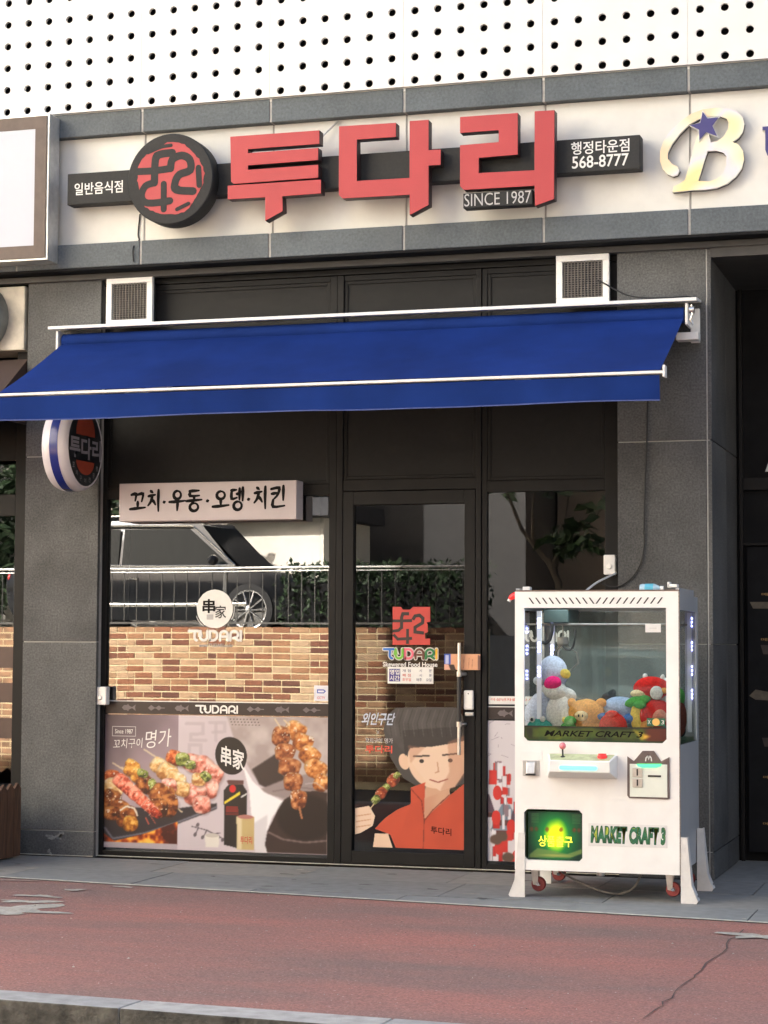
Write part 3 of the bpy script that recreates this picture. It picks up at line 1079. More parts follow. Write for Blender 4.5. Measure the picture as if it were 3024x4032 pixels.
kerb = thing("kerb", None, None, (0, 0, 0), kind="structure")
MT['kerb'] = random_tint('kerb_granite', [(0.30, 0.295, 0.28), (0.33, 0.325, 0.30), (0.28, 0.28, 0.265)], 0.8, 0.35, 120, 0.2)
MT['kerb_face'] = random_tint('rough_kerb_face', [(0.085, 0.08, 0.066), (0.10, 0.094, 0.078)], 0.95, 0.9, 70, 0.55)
x = -9.48
ang = math.atan(-0.067)
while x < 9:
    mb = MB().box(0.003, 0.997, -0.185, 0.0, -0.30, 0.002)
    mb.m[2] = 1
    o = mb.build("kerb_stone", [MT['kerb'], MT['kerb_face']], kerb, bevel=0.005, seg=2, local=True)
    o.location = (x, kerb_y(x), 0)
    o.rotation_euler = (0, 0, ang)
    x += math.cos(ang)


# pale scuffs and floor sealant at the foot of the walls
for k, (cx_, cz_, rx_, rz_) in enumerate(((-2.17, 0.115, 0.045, 0.018), (-2.12, 0.135, 0.014, 0.02), (-2.2, 0.02, 0.012, 0.02), (1.62, 0.2, 0.03, 0.015))):
    MB().sheet(blotch(cx_, cz_, rx_, rz_, 22, 0.7, 90 + k), -0.0012).build("scuff", MT['scuff'], bld)
MB().box(-2.409, -1.9, -0.012, -0.0005, 0.0022, 0.006).build("floor_sealant", MT['slab_edge'], bld)
MB().box(-1.9, 1.43, 0.05, 0.068, 0.0022, 0.006).build("floor_sealant", MT['slab_edge'], bld)

# fine grit and crumbs lying on the pavement
rr = random.Random(61)
mb = MB()
for k in range(420):
    x = rr.uniform(-2.6, 3.2)
    y = rr.uniform(kerb_y(x) + 0.05, red_y(x) - 0.05)
    a_, l_ = rr.uniform(0, 3.14), rr.uniform(0.0015, 0.0045)
    if rr.random() < 0.06: l_ *= 2.0
    c_, s_ = math.cos(a_) * l_, math.sin(a_) * l_
    z_ = 0.0005
    mb.add([(x - c_, y - s_, z_), (x + s_ * 0.6, y - c_ * 0.6, z_), (x + c_, y + s_, z_), (x - s_ * 0.6, y + c_ * 0.6, z_), (x, y, z_ + l_ * 0.7)], [(0, 1, 4), (1, 2, 4), (2, 3, 4), (3, 0, 4)], rr.choice((0, 0, 1)))
tag(mb.build("grit", [MT['worn'], MT['spot']]), "pale and dark grit scattered over the red pavement", "grit", kind="stuff")
# ================================================================== main sign
MT['sign_red'] = mat('sign_red', (0.40, 0.040, 0.042), 0.55, var=0.06, scale=160, var2=0.05, scale2=3)
MT['sign_side'] = mat('sign_side_dark', (0.035, 0.018, 0.018), 0.5, var=0.15, scale=20)
MT['sign_bar'] = mat('sign_bar_dark', (0.030, 0.030, 0.029), 0.6, spec=0.2, var=0.12, scale=60, var2=0.1, scale2=2)
sg = thing("shop_sign", "dark bar sign with three big red raised letters and a round red emblem", "sign", (-0.2, -0.1, 4.1))
MB().box(-2.04, 1.612, -0.215, -0.115, 4.104, 4.304).build("backing_bar", MT['sign_bar'], sg, bevel=0.004)
mb = MB()
for x in (-1.75, -0.8, 0.3, 1.3):
    mb.cyl((x, -0.116, 4.2), (x, -0.088, 4.2), 0.02, n=12)
mb.build("stand_off", MT['alu'], sg)
LET = [
    [[(-0.9074, 4.4459), (-0.3286, 4.4457), (-0.328, 4.3604), (-0.7884, 4.3587), (-0.7882, 4.3357), (-0.3352, 4.3381), (-0.3347, 4.2613), (-0.7874, 4.2581), (-0.7872, 4.2322), (-0.3345, 4.2343), (-0.3339, 4.1534), (-0.8802, 4.1491), (-0.8985, 4.1646)],
     [(-0.9211, 4.1416), (-0.3161, 4.1424), (-0.3155, 4.0559), (-0.5634, 4.0538), (-0.5597, 3.9625), (-0.6744, 3.9078), (-0.6757, 4.0535), (-0.9202, 4.0553)]],
    [[(-0.2047, 4.4612), (0.1556, 4.4568), (0.156, 4.3696), (-0.0898, 4.371), (-0.0884, 4.1196), (0.2406, 4.1171), (0.2393, 4.4621), (0.3585, 4.4606), (0.3591, 4.2772), (0.4334, 4.2764), (0.4336, 4.183), (0.3594, 4.1822), (0.3602, 3.9451), (0.2415, 3.8907), (0.241, 4.0136), (-0.1785, 4.0165), (-0.2036, 4.0406)]],
    [[(0.551, 4.4635), (0.9028, 4.4631), (0.9029, 4.2131), (0.6674, 4.208), (0.6675, 4.1192), (1.0029, 4.1143), (1.0031, 4.4654), (1.1236, 4.4635), (1.1203, 3.9357), (1.0056, 3.9014), (1.0029, 4.0209), (0.576, 4.0224), (0.5518, 4.0461), (0.5513, 4.2935), (0.7868, 4.2969), (0.7868, 4.3662), (0.5512, 4.3659)]],
]
for polys in LET:
    mb = MB()
    for p in polys: mb.prism(p, -0.30, -0.225, 0, 1)
    mb.build("letter", [MT['sign_red'], MT['sign_side']], sg, bevel=0.0025)
# round emblem
dc = (-1.295, 4.203)
disc = MB().lathe([(0, -0.32), (0.278, -0.32), (0.284, -0.314), (0.284, -0.19), (0.0, -0.19)], (dc[0], 0, dc[1]), 'Y', 64).build("emblem_disc", MT['sign_bar'], sg, smooth=True)
pts = []
rr = random.Random(8)
for i in range(72):
    a = 2 * math.pi * i / 72
    k = 0.222 * (1 + 0.03 * math.sin(5 * a + 1) + rr.uniform(-0.02, 0.02))
    pts.append((dc[0] + k * math.cos(a) * 1.0, dc[1] + k * math.sin(a) * 1.02))
MB().sheet(pts, -0.3215).build("emblem_ground", MT['sign_red'], disc)
mb = MB()
for i, (st, w) in enumerate([([(-1.2799, 4.3652), (-1.3649, 4.3593), (-1.3924, 4.3291), (-1.3967, 4.1841)], 0.044), ([(-1.5066, 4.2609), (-1.3977, 4.2597), (-1.2895, 4.2672)], 0.04), ([(-1.2895, 4.2672), (-1.2793, 4.3217), (-1.218, 4.3437), (-1.1638, 4.3141), (-1.16, 4.2488), (-1.2319, 4.2245), (-1.2591, 4.1755), (-1.2508, 4.1316), (-1.1385, 4.116)], 0.044), ([(-1.3967, 4.1841), (-1.4586, 4.1662), (-1.4826, 4.1022), (-1.4386, 4.0589), (-1.2916, 4.0646)], 0.04), ([(-1.3347, 4.173), (-1.3327, 4.0135)], 0.036), ([(-1.4427, 4.3761), (-1.35, 4.4062), (-1.2882, 4.4122)], 0.02), ([(-1.105, 4.2597), (-1.0976, 4.151)], 0.034), ([(-1.5181, 4.1917), (-1.5013, 4.1033)], 0.02), ([(-1.2447, 4.0084), (-1.1683, 4.04)], 0.022)]):
    mb.sheet(ribbon(smooth2(st), w * 1.12, cap=5), -0.3225 - 0.0002 * i)
mb.build("emblem_strokes", MT['sign_bar'], disc)
text("일반음식점", -1.9894, -1.6580, 4.1626, 4.2409, -0.2165, MT['lettering_white'], sg, bold=0.012, tilt=0.0)
text("행정타운점", 1.2039, 1.5493, 4.2093, 4.2862, -0.2165, MT['lettering_white'], sg, bold=0.012)
text("568-8777", 1.2093, 1.5449, 4.1270, 4.2010, -0.2165, MT['lettering_white'], sg, bold=0.012)
x0, x1, z0, z1 = 0.5678, 0.9868, 3.9170, 4.0053
sp = MB().box(x0, x1, -0.285, -0.20, z0, z1).build("since_plate", MT['sign_bar'], sg, bevel=0.002)
text("SINCE 1987", 0.5755, 0.9792, 3.9259, 4.0005, -0.2865, MT['lettering_grey'], sp, bold=-0.004)

# ------------------------------------------------------------------ gilded B sign and the next letter
MT['gold'] = mat('pale_gold_face', (0.80, 0.62, 0.30), 0.4, var=0.05, scale=4)
nt = MT['gold'].node_tree
tc = [n for n in nt.nodes if n.type == 'TEX_COORD'][0]
gn = nt.nodes.new("ShaderNodeTexNoise")
gn.inputs["Scale"].default_value = 4.2
gn.inputs["Detail"].default_value = 0.5
nt.links.new(tc.outputs["Object"], gn.inputs["Vector"])
cr = nt.nodes.new("ShaderNodeValToRGB")
els = cr.color_ramp.elements
els[0].position, els[0].color = 0.33, (0.80, 0.60, 0.38, 1)
els[1].position, els[1].color = 0.66, (0.80, 0.66, 0.30, 1)
for p_, c_ in ((0.43, (0.76, 0.72, 0.52, 1)), (0.52, (0.66, 0.63, 0.66, 1)), (0.58, (0.80, 0.73, 0.50, 1))):
    e = els.new(p_)
    e.color = c_
nt.links.new(gn.outputs["Fac"], cr.inputs[0])
nt.links.new(cr.outputs[0], nt.nodes["Principled BSDF"].inputs["Base Color"])
MT['navy'] = mat('navy_acrylic', (0.045, 0.038, 0.16), 0.4, var=0.06, scale=10)
bs = thing("letter_sign", "pale gold script letter B with a navy star on the cream fascia", "sign", (1.95, -0.09, 4.1))
BO = [(1.7885, 3.9691), (1.7934, 4.0042), (1.8308, 4.0184), (1.8612, 4.0401), (1.8755, 4.0865), (1.8921, 4.1562), (1.9159, 4.2397), (1.9395, 4.3042), (1.9999, 4.3), (2.0111, 4.2497), (2.0459, 4.252), (2.0876, 4.2798), (2.1133, 4.3251), (2.1158, 4.3578), (2.1022, 4.3824), (2.0653, 4.3992), (2.0051, 4.4011), (1.9447, 4.3913), (1.8886, 4.3645), (1.8323, 4.3117), (1.7852, 4.2533), (1.7606, 4.2028), (1.7614, 4.1696), (1.7846, 4.1372), (1.8173, 4.1209), (1.8289, 4.0942), (1.8171, 4.0713), (1.789, 4.0636), (1.7563, 4.0799), (1.7306, 4.11), (1.7153, 4.1584), (1.717, 4.2152), (1.7337, 4.271), (1.7715, 4.3301), (1.8327, 4.3827), (1.8983, 4.4254), (1.9682, 4.4464), (2.0379, 4.4507), (2.1072, 4.4433), (2.1624, 4.4228), (2.1943, 4.3875), (2.2055, 4.3468), (2.196, 4.3005), (2.1705, 4.2646), (2.1358, 4.2435), (2.1702, 4.2271), (2.1952, 4.1879), (2.2017, 4.1358), (2.1876, 4.0852), (2.1551, 4.0404), (2.1043, 4.0014), (2.0442, 3.9793), (1.9794, 3.9739), (1.8958, 3.9757)]
BH = [(1.9379, 4.0283), (1.9663, 4.123), (1.9923, 4.1991), (2.0409, 4.1992), (2.0824, 4.186), (2.1007, 4.1613), (2.1004, 4.1096), (2.0816, 4.0639), (2.0445, 4.0333), (1.9982, 4.0198)]


def ring_prism(outer, hole, y0, y1):
    """polygon with one hole, bridged with a slit"""
    def ccw(p):
        n = len(p)
        return p if sum(p[i][0] * p[(i + 1) % n][1] - p[(i + 1) % n][0] * p[i][1] for i in range(n)) > 0 else p[::-1]
    o, h = ccw(outer), ccw(hole)[::-1]
    best = min(((o[i][0] - h[j][0]) ** 2 + (o[i][1] - h[j][1]) ** 2, i, j) for i in range(len(o)) for j in range(len(h)))
    _, i, j = best
    e = 1e-4
    return o[:i + 1] + h[j:] + h[:j] + [(h[j][0] + e, h[j][1] - e)] + [(o[i][0] + e, o[i][1] - e)] + o[i + 1:]


BP = ring_prism(BO, BH, 0, 0)
MB().prism(BP, -0.14, -0.118, 0, 1).build("letter_face", [MT['gold'], MT['lettering_white']], bs)
MB().prism(BP, -0.1175, -0.095, 0).build("letter_core", MT['sign_side'], bs)
st = [(1.9672, 4.4297), (1.9948, 4.3876), (2.0573, 4.3901), (2.0223, 4.3431), (2.0497, 4.28), (1.9874, 4.3079), (1.9477, 4.2658), (1.9457, 4.3249), (1.8947, 4.3545), (1.9529, 4.3646)]
cx, cz = sum(p[0] for p in st) / 10, sum(p[1] for p in st) / 10
MB().prism([(cx + (x - cx) * 1.13, cz + (z - cz) * 1.13) for x, z in st], -0.146, -0.1405).build("star_outline", MT['lettering_white'], bs)
MB().prism(st, -0.153, -0.1465).build("star", MT['navy'], bs)
us = thing("letter_sign", "navy raised capital letter with white outline next to the gold B", "sign", (2.5, -0.09, 4.1))
u_ = [(2.3084, 4.3207), (2.3859, 4.3199), (2.3857, 4.3012), (2.3675, 4.3002), (2.3665, 4.181), (2.3846, 4.1611), (2.4209, 4.1587), (2.4392, 4.1761), (2.4402, 4.302), (2.4221, 4.3057), (2.4222, 4.3197), (2.4993, 4.3212), (2.4991, 4.3026), (2.4787, 4.2993), (2.4775, 4.1596), (2.4388, 4.1249), (2.3752, 4.1244), (2.3344, 4.1505), (2.3233, 4.1839), (2.3242, 4.2985), (2.3082, 4.2996)]
MB().prism(u_, -0.14, -0.095, 0, 1).build("letter_face", [MT['navy'], MT['lettering_white']], us)

# ------------------------------------------------------------------ light box at the left edge
lb = thing("light_box_sign", "large white light box sign with brown frame beside the red letter sign", "sign", (-3.2, -0.15, 3.745))
MT['brown_frame'] = mat('brown_frame', (0.105, 0.075, 0.058), 0.6, var=0.15, scale=12)
MT['diffuser'] = mat('white_diffuser', (0.42, 0.44, 0.50), 0.35, var=0.015, scale=3)
BX0, BX1, BZ0, BZ1 = -4.6, -2.13, 3.745, 4.68
MB().box(BX0, BX1, -0.298, -0.152, BZ0, BZ1).build("casing", MT['alu'], lb, bevel=0.003)
mb = MB()
f = 0.095
mb.box(BX0 + 0.014, BX1 - 0.014, -0.306, -0.299, BZ1 - f, BZ1 - 0.014)
mb.box(BX0 + 0.014, BX1 - 0.014, -0.306, -0.299, BZ0 + 0.014, BZ0 + f)
mb.box(BX1 - f, BX1 - 0.014, -0.306, -0.299, BZ0 + f, BZ1 - f)
mb.box(BX0 + 0.014, BX0 + f, -0.306, -0.299, BZ0 + f, BZ1 - f)
mb.build("face_frame", MT['brown_frame'], lb, bevel=0.001)
MB().box(BX0 + f, BX1 - f, -0.303, -0.2995, BZ0 + f, BZ1 - f).build("diffuser", MT['diffuser'], lb)

# ------------------------------------------------------------------ awning
aw = thing("awning", "blue retractable fabric awning with white front bar over the shop front", "awning", (-0.1, 0, 3.3))
MT['blue_cloth'] = mat('blue_awning_cloth', (0.0075, 0.026, 0.138), 0.85, var=0.10, scale=300, bump=0.12, bscale=420, var2=0.22, scale2=1.8, spec=0.1)
MT['blue_shadow'] = MT['blue_cloth']
AX0, AX1 = -2.095, 1.85
MB().hexa([(-2.17, -0.20, 3.318), (1.932, -0.20, 3.318), (1.932, 0.0, 3.338), (-2.17, 0.0, 3.338), (-2.17, -0.20, 3.338), (1.932, -0.20, 3.338), (1.932, 0.0, 3.352), (-2.17, 0.0, 3.352)]).build("cover_hood", MT['white_metal'], aw, bevel=0.003)
MB().cyl((AX0, -0.115, 3.25), (AX1, -0.115, 3.25), 0.047, n=24).build("fabric_roll", MT['blue_cloth'], aw, smooth=True)
mb = MB()
NX, NY = 60, 10
vs_, fs = [], []
P0, P1 = Vector((0, -0.155, 3.225)), Vector((0, -1.0, 2.815))
for i in range(NX + 1):
    x = AX0 + (AX1 - AX0) * i / NX
    for j in range(NY + 1):
        t = j / NY
        p = P0.lerp(P1, t)
        sag = -0.014 * math.sin(math.pi * t) * (0.75 + 0.25 * math.sin(x * 2.1)) + 0.006 * mnoise.noise(Vector((x * 1.7, t * 2.2, 1))) + 0.0018 * mnoise.noise(Vector((x * 9, t * 3.5, 4)))
        vs_.append((x, p.y, p.z + sag))
for i in range(NX):
    for j in range(NY):
        a = i * (NY + 1) + j
        fs.append((a, a + 1, a + NY + 2, a + NY + 1))
MB().add(vs_, fs).build("canopy", MT['blue_cloth'], aw, smooth=True)
MB().box(AX0 - 0.01, AX1 + 0.02, -1.040, -0.995, 2.790, 2.806).build("front_bar", MT['white_metal'], aw, bevel=0.004)
MB().box(AX0 - 0.022, AX0 - 0.0105, -1.05, -0.985, 2.77, 2.835).build("bar_end_cap", MT['white_metal'], aw, bevel=0.003)
MB().box(AX1 + 0.0205, AX1 + 0.034, -1.05, -0.985, 2.77, 2.835).build("bar_end_cap", MT['white_metal'], aw, bevel=0.003)
vs_, fs = [], []
NX = 110
for i in range(NX + 1):
    x = AX0 + (AX1 - AX0) * i / NX
    for j in range(5):
        t = j / 4
        wave = 0.010 * t * math.sin(x * 7.3 + 1.2 * math.sin(x * 2.3)) + 0.006 * t * mnoise.noise(Vector((x * 5, 0, 3)))
        edge = 0.02 * t * max(0, (x - 1.5)) / 0.35
        vs_.append((x, -1.028 + wave + edge, 2.783 - t * (0.138 + 0.004 * math.sin(x * 3.1))))
for i in range(NX):
    for j in range(4):
        a = i * 5 + j
        fs.append((a, a + 1, a + 6, a + 5))
MB().add(vs_, fs).build("valance", MT['blue_cloth'], aw, smooth=True)
mb = MB()
for i in range(NX):
    x, x2 = AX0 + (AX1 - AX0) * i / NX, AX0 + (AX1 - AX0) * (i + 1) / NX
    a, b = vs_[i * 5 + 4], vs_[(i + 1) * 5 + 4]
    mb.add([(a[0], a[1] - 0.002, a[2] - 0.001), (b[0], b[1] - 0.002, b[2] - 0.001), (b[0], b[1] - 0.002, b[2] + 0.006), (a[0], a[1] - 0.002, a[2] + 0.006)], [(0, 1, 2, 3)])
mb.build("hem_stitch", mat('blue_hem', (0.05, 0.075, 0.22), 0.8, var=0.2, scale=90), aw)
for sx in (-1.35, 1.1):
    el = (sx + 0.42 * (1 if sx < 0 else -1), -0.5, 2.95)
    MB().tube([(sx, -0.03, 3.16), el], 0.022, 8).tube([el, (sx + 0.05, -0.985, 2.772)], 0.014, 8).build("folding_arm", MT['white_metal'], aw, smooth=True)
for x in (AX0 - 0.03, AX1 + 0.012):
    MB().box(x, x + 0.016, -0.175, -0.002, 3.185, 3.312).build("end_plate", MT['white_metal'], aw, bevel=0.003)
mb = MB()
mb.box(1.872, 1.925, -0.03, -0.002, 3.10, 3.30)
mb.box(1.80, 1.93, -0.12, -0.031, 3.105, 3.15)
mb.build("wall_bracket", MT['white_metal'], aw, bevel=0.004)
MB().box(-2.12, -2.085, -0.03, -0.002, 3.10, 3.30).build("wall_bracket", MT['white_metal'], aw, bevel=0.004)
MB().tube([(1.90, -0.17, 3.30), (1.905, -0.18, 3.24), (1.893, -0.18, 3.21), (1.905, -0.175, 3.185), (1.898, -0.17, 3.21)], 0.006, 8).cyl((1.885, -0.17, 3.27), (1.915, -0.17, 3.27), 0.022, n=14).build("crank_eye", MT['steel'], aw, smooth=True)

# ------------------------------------------------------------------ exhaust vents
MT['grille'] = mat('grille_grey', (0.17, 0.155, 0.135), 0.5, var=0.3, scale=30)
for lab, (x0, x1, z0, z1) in (("cream square exhaust vent grille above the left end of the blue awning", (-1.8478, -1.5300, 3.3515, 3.6601)),
                              ("cream square exhaust vent grille with a black cable, beside the right granite pillar", (1.0730, 1.3922, 3.3579, 3.6533))):
    v = thing("exhaust_vent", lab, "vent", ((x0 + x1) / 2, 0.09, z0), group="vents above the awning")
    w = 0.038
    mb = MB()
    mb.box(x0, x1, -0.03, 0.002, z1 - w, z1).box(x0, x1, -0.03, 0.002, z0, z0 + w).box(x0, x0 + w, -0.03, 0.002, z0 + w, z1 - w).box(x1 - w, x1, -0.03, 0.002, z0 + w, z1 - w)
    mb.build("frame", MT['white_metal'], v, bevel=0.003)
    MB().box(x0 + 0.02, x1 - 0.02, 0.003, 0.085, z0 + 0.02, z1 - 0.02).build("duct", MT['black'], v)
    n = 12
    for i in range(n):
        xx = x0 + w + (x1 - x0 - 2 * w) * (i + 0.5) / n
        MB().box(xx - 0.0026, xx + 0.0026, -0.016, 0.001, z0 + w + 0.0005, z1 - w - 0.0005).build("grille_blade", MT['grille'], v)
    mb = MB()
    for i in range(16):
        zz = z0 + w + (z1 - z0 - 2 * w) * (i + 0.5) / 16
        mb.box(x0 + w + 0.0005, x1 - w - 0.0005, -0.0225, -0.0165, zz - 0.0013, zz + 0.0013)
    mb.build("grille_wires", MT['grille'], v)
    mb = MB()
    for xx in (x0 + 0.015, x1 - 0.015):
        mb.cyl((xx, -0.0315, (z0 + z1) / 2 - 0.02), (xx, -0.030, (z0 + z1) / 2 - 0.02), 0.005, n=10)
    mb.build("screw", MT['steel'], v)

# ------------------------------------------------------------------ menu light box and round blade sign
mx0, mx1, mz0, mz1 = -1.727, -0.545, 2.103, 2.342
ml = thing("menu_sign", "long pale lilac light box sign with black brush lettering above the left window", "sign", (-1.13, 0.03, mz0))
MT['lilac'] = mat('pale_lilac_face', (0.52, 0.46, 0.46), 0.45, var=0.03, scale=5, var2=0.04, scale2=2)
MB().box(mx0, mx1, -0.055, 0.07, mz0, mz1).build("casing", MT['lilac'], ml, bevel=0.003)
BRUSH = {
    'kko': [[(0.08, 0.84), (0.38, 0.88), (0.33, 0.52)], [(0.48, 0.84), (0.84, 0.88), (0.76, 0.48)], [(0.5, 0.46), (0.5, 0.14)], [(0.0, 0.08), (0.5, 0.12), (1.0, 0.16)]],
    'chi': [[(0.22, 0.96), (0.38, 0.88)], [(0.05, 0.70), (0.58, 0.77)], [(0.36, 0.74), (0.25, 0.45), (0.02, 0.24)], [(0.32, 0.54), (0.48, 0.42), (0.60, 0.28)], [(0.84, 1.0), (0.82, 0.5), (0.84, -0.04)]],
    'u': [arc(0.5, 0.76, 0.23, 0.20, 95, 450, 14), [(0.0, 0.42), (0.5, 0.43), (1.0, 0.47)], [(0.53, 0.42), (0.50, 0.0)]],
    'dong': [[(0.2, 0.96), (0.82, 0.98)], [(0.26, 0.95), (0.24, 0.73), (0.84, 0.74)], [(0.5, 0.72), (0.5, 0.55)], [(0.0, 0.48), (1.0, 0.54)], arc(0.5, 0.19, 0.27, 0.19, 95, 450, 14)],
    'o': [arc(0.5, 0.74, 0.25, 0.22, 95, 450, 14), [(0.5, 0.50), (0.5, 0.18)], [(0.0, 0.10), (0.5, 0.13), (1.0, 0.18)]],
    'deng': [[(0.04, 0.9), (0.42, 0.92)], [(0.08, 0.9), (0.08, 0.52), (0.46, 0.56)], [(0.44, 0.73), (0.60, 0.74)], [(0.65, 0.98), (0.64, 0.46)], [(0.88, 1.02), (0.87, 0.42)], arc(0.52, 0.19, 0.29, 0.19, 95, 450, 14)],
    'kin': [[(0.06, 0.88), (0.56, 0.93), (0.48, 0.62), (0.24, 0.42)], [(0.10, 0.66), (0.50, 0.70)], [(0.84, 1.02), (0.83, 0.36)], [(0.20, 0.38), (0.20, 0.06), (0.92, 0.10)]],
    'dot': [[(0.3, 0.45), (0.7, 0.5)]],
}
ROW = [('kko', 608, 680, 162, 250), ('chi', 692, 752, 156, 250), ('dot', 764, 777, 190, 232), ('u', 794, 868, 158, 252), ('dong', 874, 946, 160, 256), ('dot', 967, 981, 188, 230), ('o', 997, 1072, 164, 246), ('deng', 1080, 1144, 154, 254), ('dot', 1157, 1171, 184, 226), ('chi', 1188, 1250, 150, 246), ('kin', 1262, 1334, 150, 248)]
ez = [(-1.6511, 2.3029), (-0.6158, 2.2841), (-1.6492, 2.1677), (-0.6148, 2.1521)]
for nm, xa, xb, ya, yb in ROW:
    fx0, fx1 = (ez[0][0] + (ez[1][0] - ez[0][0]) * (q - 608) / 724 for q in (xa, xb))
    fz1, fz0 = (ez[0][1] + (ez[2][1] - ez[0][1]) * (q - 152) / 100 for q in (ya, yb))
    mb = MB()
    for j, st_ in enumerate(BRUSH[nm]):
        pp = place(smooth2(st_, 3) if len(st_) < 10 else st_, fx0, fx1, fz0, fz1)
        n_ = len(pp)
        base_w = 0.0175 if nm != 'dot' else 0.020
        ws_ = [base_w * (1.25 - 0.45 * abs(2 * q / max(1, n_ - 1) - 0.7)) for q in range(n_)]
        mb.sheet(ribbon(pp, ws_, cap=4), -0.0560 - 0.00025 * j)
    mb.build("brush_glyph", MT['lettering_black'], ml)

rs = thing("blade_sign", "round double faced blade sign with blue rim on the left granite pillar below the awning", "sign", (-1.92, 0.0, 2.3))
RC = (-1.84, -0.315, 2.548)
MT['rim_white'] = mat('pale_rim', (0.56, 0.53, 0.56), 0.25, var=0.05, scale=8)
MT['rim_blue'] = mat('rim_blue', (0.012, 0.022, 0.17), 0.25, var=0.05, scale=8)
MT['face_black'] = mat('sign_black_face', (0.016, 0.019, 0.022), 0.35, var=0.1, scale=10)
MT['sign_orange'] = mat('sign_orange_red', (0.34, 0.055, 0.028), 0.45, var=0.12, scale=8)
MT['sign_grey'] = mat('sign_grey_letter', (0.30, 0.28, 0.31), 0.45, var=0.05, scale=8)
rim = MB().lathe([(0.0, -0.182), (0.235, -0.182), (0.252, -0.176), (0.266, -0.15), (0.270, -0.115), (0.270, -0.065), (0.266, -0.03), (0.252, -0.006), (0.246, 0.0), (0.238, -0.004), (0.0, -0.004)], RC, 'X', 64).build("rim", MT['rim_white'], rs, smooth=True)
MB().lathe([(0.2712, -0.118), (0.2720, -0.09), (0.2712, -0.062)], RC, 'X', 64).build("rim_stripe", MT['rim_blue'], rim, smooth=True)
face = MB().lathe([(0.0, -0.0028), (0.238, -0.0028)], RC, 'X', 64).build("sign_face", MT['face_black'], rs)


def yz(pts, x):
    return [(x, y, z) for y, z in pts]


def yz_sheet(mb, pts, x):
    n = len(pts)
    ar = sum(pts[i][0] * pts[(i + 1) % n][1] - pts[(i + 1) % n][0] * pts[i][1] for i in range(n))
    if ar < 0: pts = pts[::-1]
    return mb.add(yz(pts, x), [tuple(range(n))])


mb = MB()
yz_sheet(mb, arc(RC[1] - 0.0, RC[2] + 0.075, 0.135, 0.15, 0, 180, 20), RC[0] - 0.0018)
yz_sheet(mb, arc(RC[1] - 0.0, RC[2] - 0.085, 0.130, 0.085, 180, 360, 20), RC[0] - 0.0018)
mb.build("sun_motif", MT['sign_orange'], face)
text("투다리", RC[1] - 0.245 + 0.02, RC[1] + 0.225, RC[2] - 0.072, RC[2] + 0.062, 0, MT['sign_grey'], face, bold=0.03, face='+X', xpos=RC[0] - 0.001)
for k, ch in enumerate("꼬치구이전문점"):
    a = D2R(215 + 110 * k / 6)
    yy, zz = RC[1] + 0.205 * math.cos(a), RC[2] + 0.205 * math.sin(a)
    text(ch, yy - 0.014, yy + 0.014, zz - 0.015, zz + 0.015, 0, MT['lettering_grey'], face, face='+X', xpos=RC[0] - 0.001)
MB().box(RC[0] - 0.11, RC[0] - 0.07, RC[1] + 0.2, -0.001, 2.50, 2.54).box(RC[0] - 0.16, RC[0] - 0.06, -0.012, -0.0005, 2.44, 2.60).build("wall_bracket", MT['alu'], rs, bevel=0.003)

# ------------------------------------------------------------------ air conditioner of the neighbour, planter
ac = thing("outdoor_fan_unit", "dirty cream outdoor fan unit with round grey hood above the brown awning", "air conditioner", (-2.75, 0.0, 3.22))
MT['dirty_cream'] = mat('dirty_cream_metal', (0.46, 0.42, 0.34), 0.55, var=0.25, scale=7, var2=0.3, scale2=3)
MT['hood_grey'] = mat('galvanised_grey', (0.17, 0.18, 0.17), 0.45, metal=0.4, var=0.25, scale=9)
MB().box(-3.1, -2.425, -0.02, 0.3, 3.225, 3.64).build("casing", MT['dirty_cream'], ac, bevel=0.006)
MB().lathe([(0.0, -0.16), (0.19, -0.15), (0.235, -0.10), (0.245, -0.025)], (-2.78, 0, 3.44), 'Y', 40).build("fan_hood", MT['hood_grey'], ac, smooth=True)
mb = MB()
for r_ in (0.08, 0.13, 0.175, 0.215):
    ring = [(-2.78 + r_ * math.cos(2 * math.pi * i / 28), -0.165 + 0.25 * r_ * r_, 3.44 + r_ * math.sin(2 * math.pi * i / 28)) for i in range(29)]
    mb.tube(ring, 0.004, 6)
mb.build("hood_rings", MT['hood_grey'], ac)

pl = thing("picket_planter", "brown wooden picket planter box standing at the foot of the left granite pillar", "planter", (-2.8, -0.6, 0))
MT['wood'] = mat('stained_wood', (0.085, 0.042, 0.022), 0.7, var=0.35, scale=6, stretch=(8, 8, 1), var2=0.2, scale2=3)
for k in range(9):
    y = -0.17 - k * 0.093
    h = 0.43
    mb = MB()
    mb.add([(-2.335, y - 0.088, 0.012), (-2.335, y, 0.012), (-2.335, y, h), (-2.335, y - 0.044, h + 0.035), (-2.335, y - 0.088, h),
            (-2.318, y - 0.088, 0.012), (-2.318, y, 0.012), (-2.318, y, h), (-2.318, y - 0.044, h + 0.035), (-2.318, y - 0.088, h)],
           [(4, 3, 2, 1, 0), (5, 6, 7, 8, 9), (0, 1, 6, 5), (1, 2, 7, 6), (2, 3, 8, 7), (3, 4, 9, 8), (4, 0, 5, 9)])
    mb.build("picket", MT['wood'], pl)
for k in range(10):
    x = -2.34 - k * 0.093
    MB().prism([(x - 0.088, 0.012), (x, 0.012), (x, 0.43), (x - 0.044, 0.465), (x - 0.088, 0.43)], -1.02, -1.003).build("picket", MT['wood'], pl)
MB().box(-3.3, -2.336, -1.0, -0.17, 0.03, 0.36).build("soil_box", mat('planter_soil', (0.05, 0.035, 0.025), 0.9, var=0.3, scale=30, bump=0.5), pl)

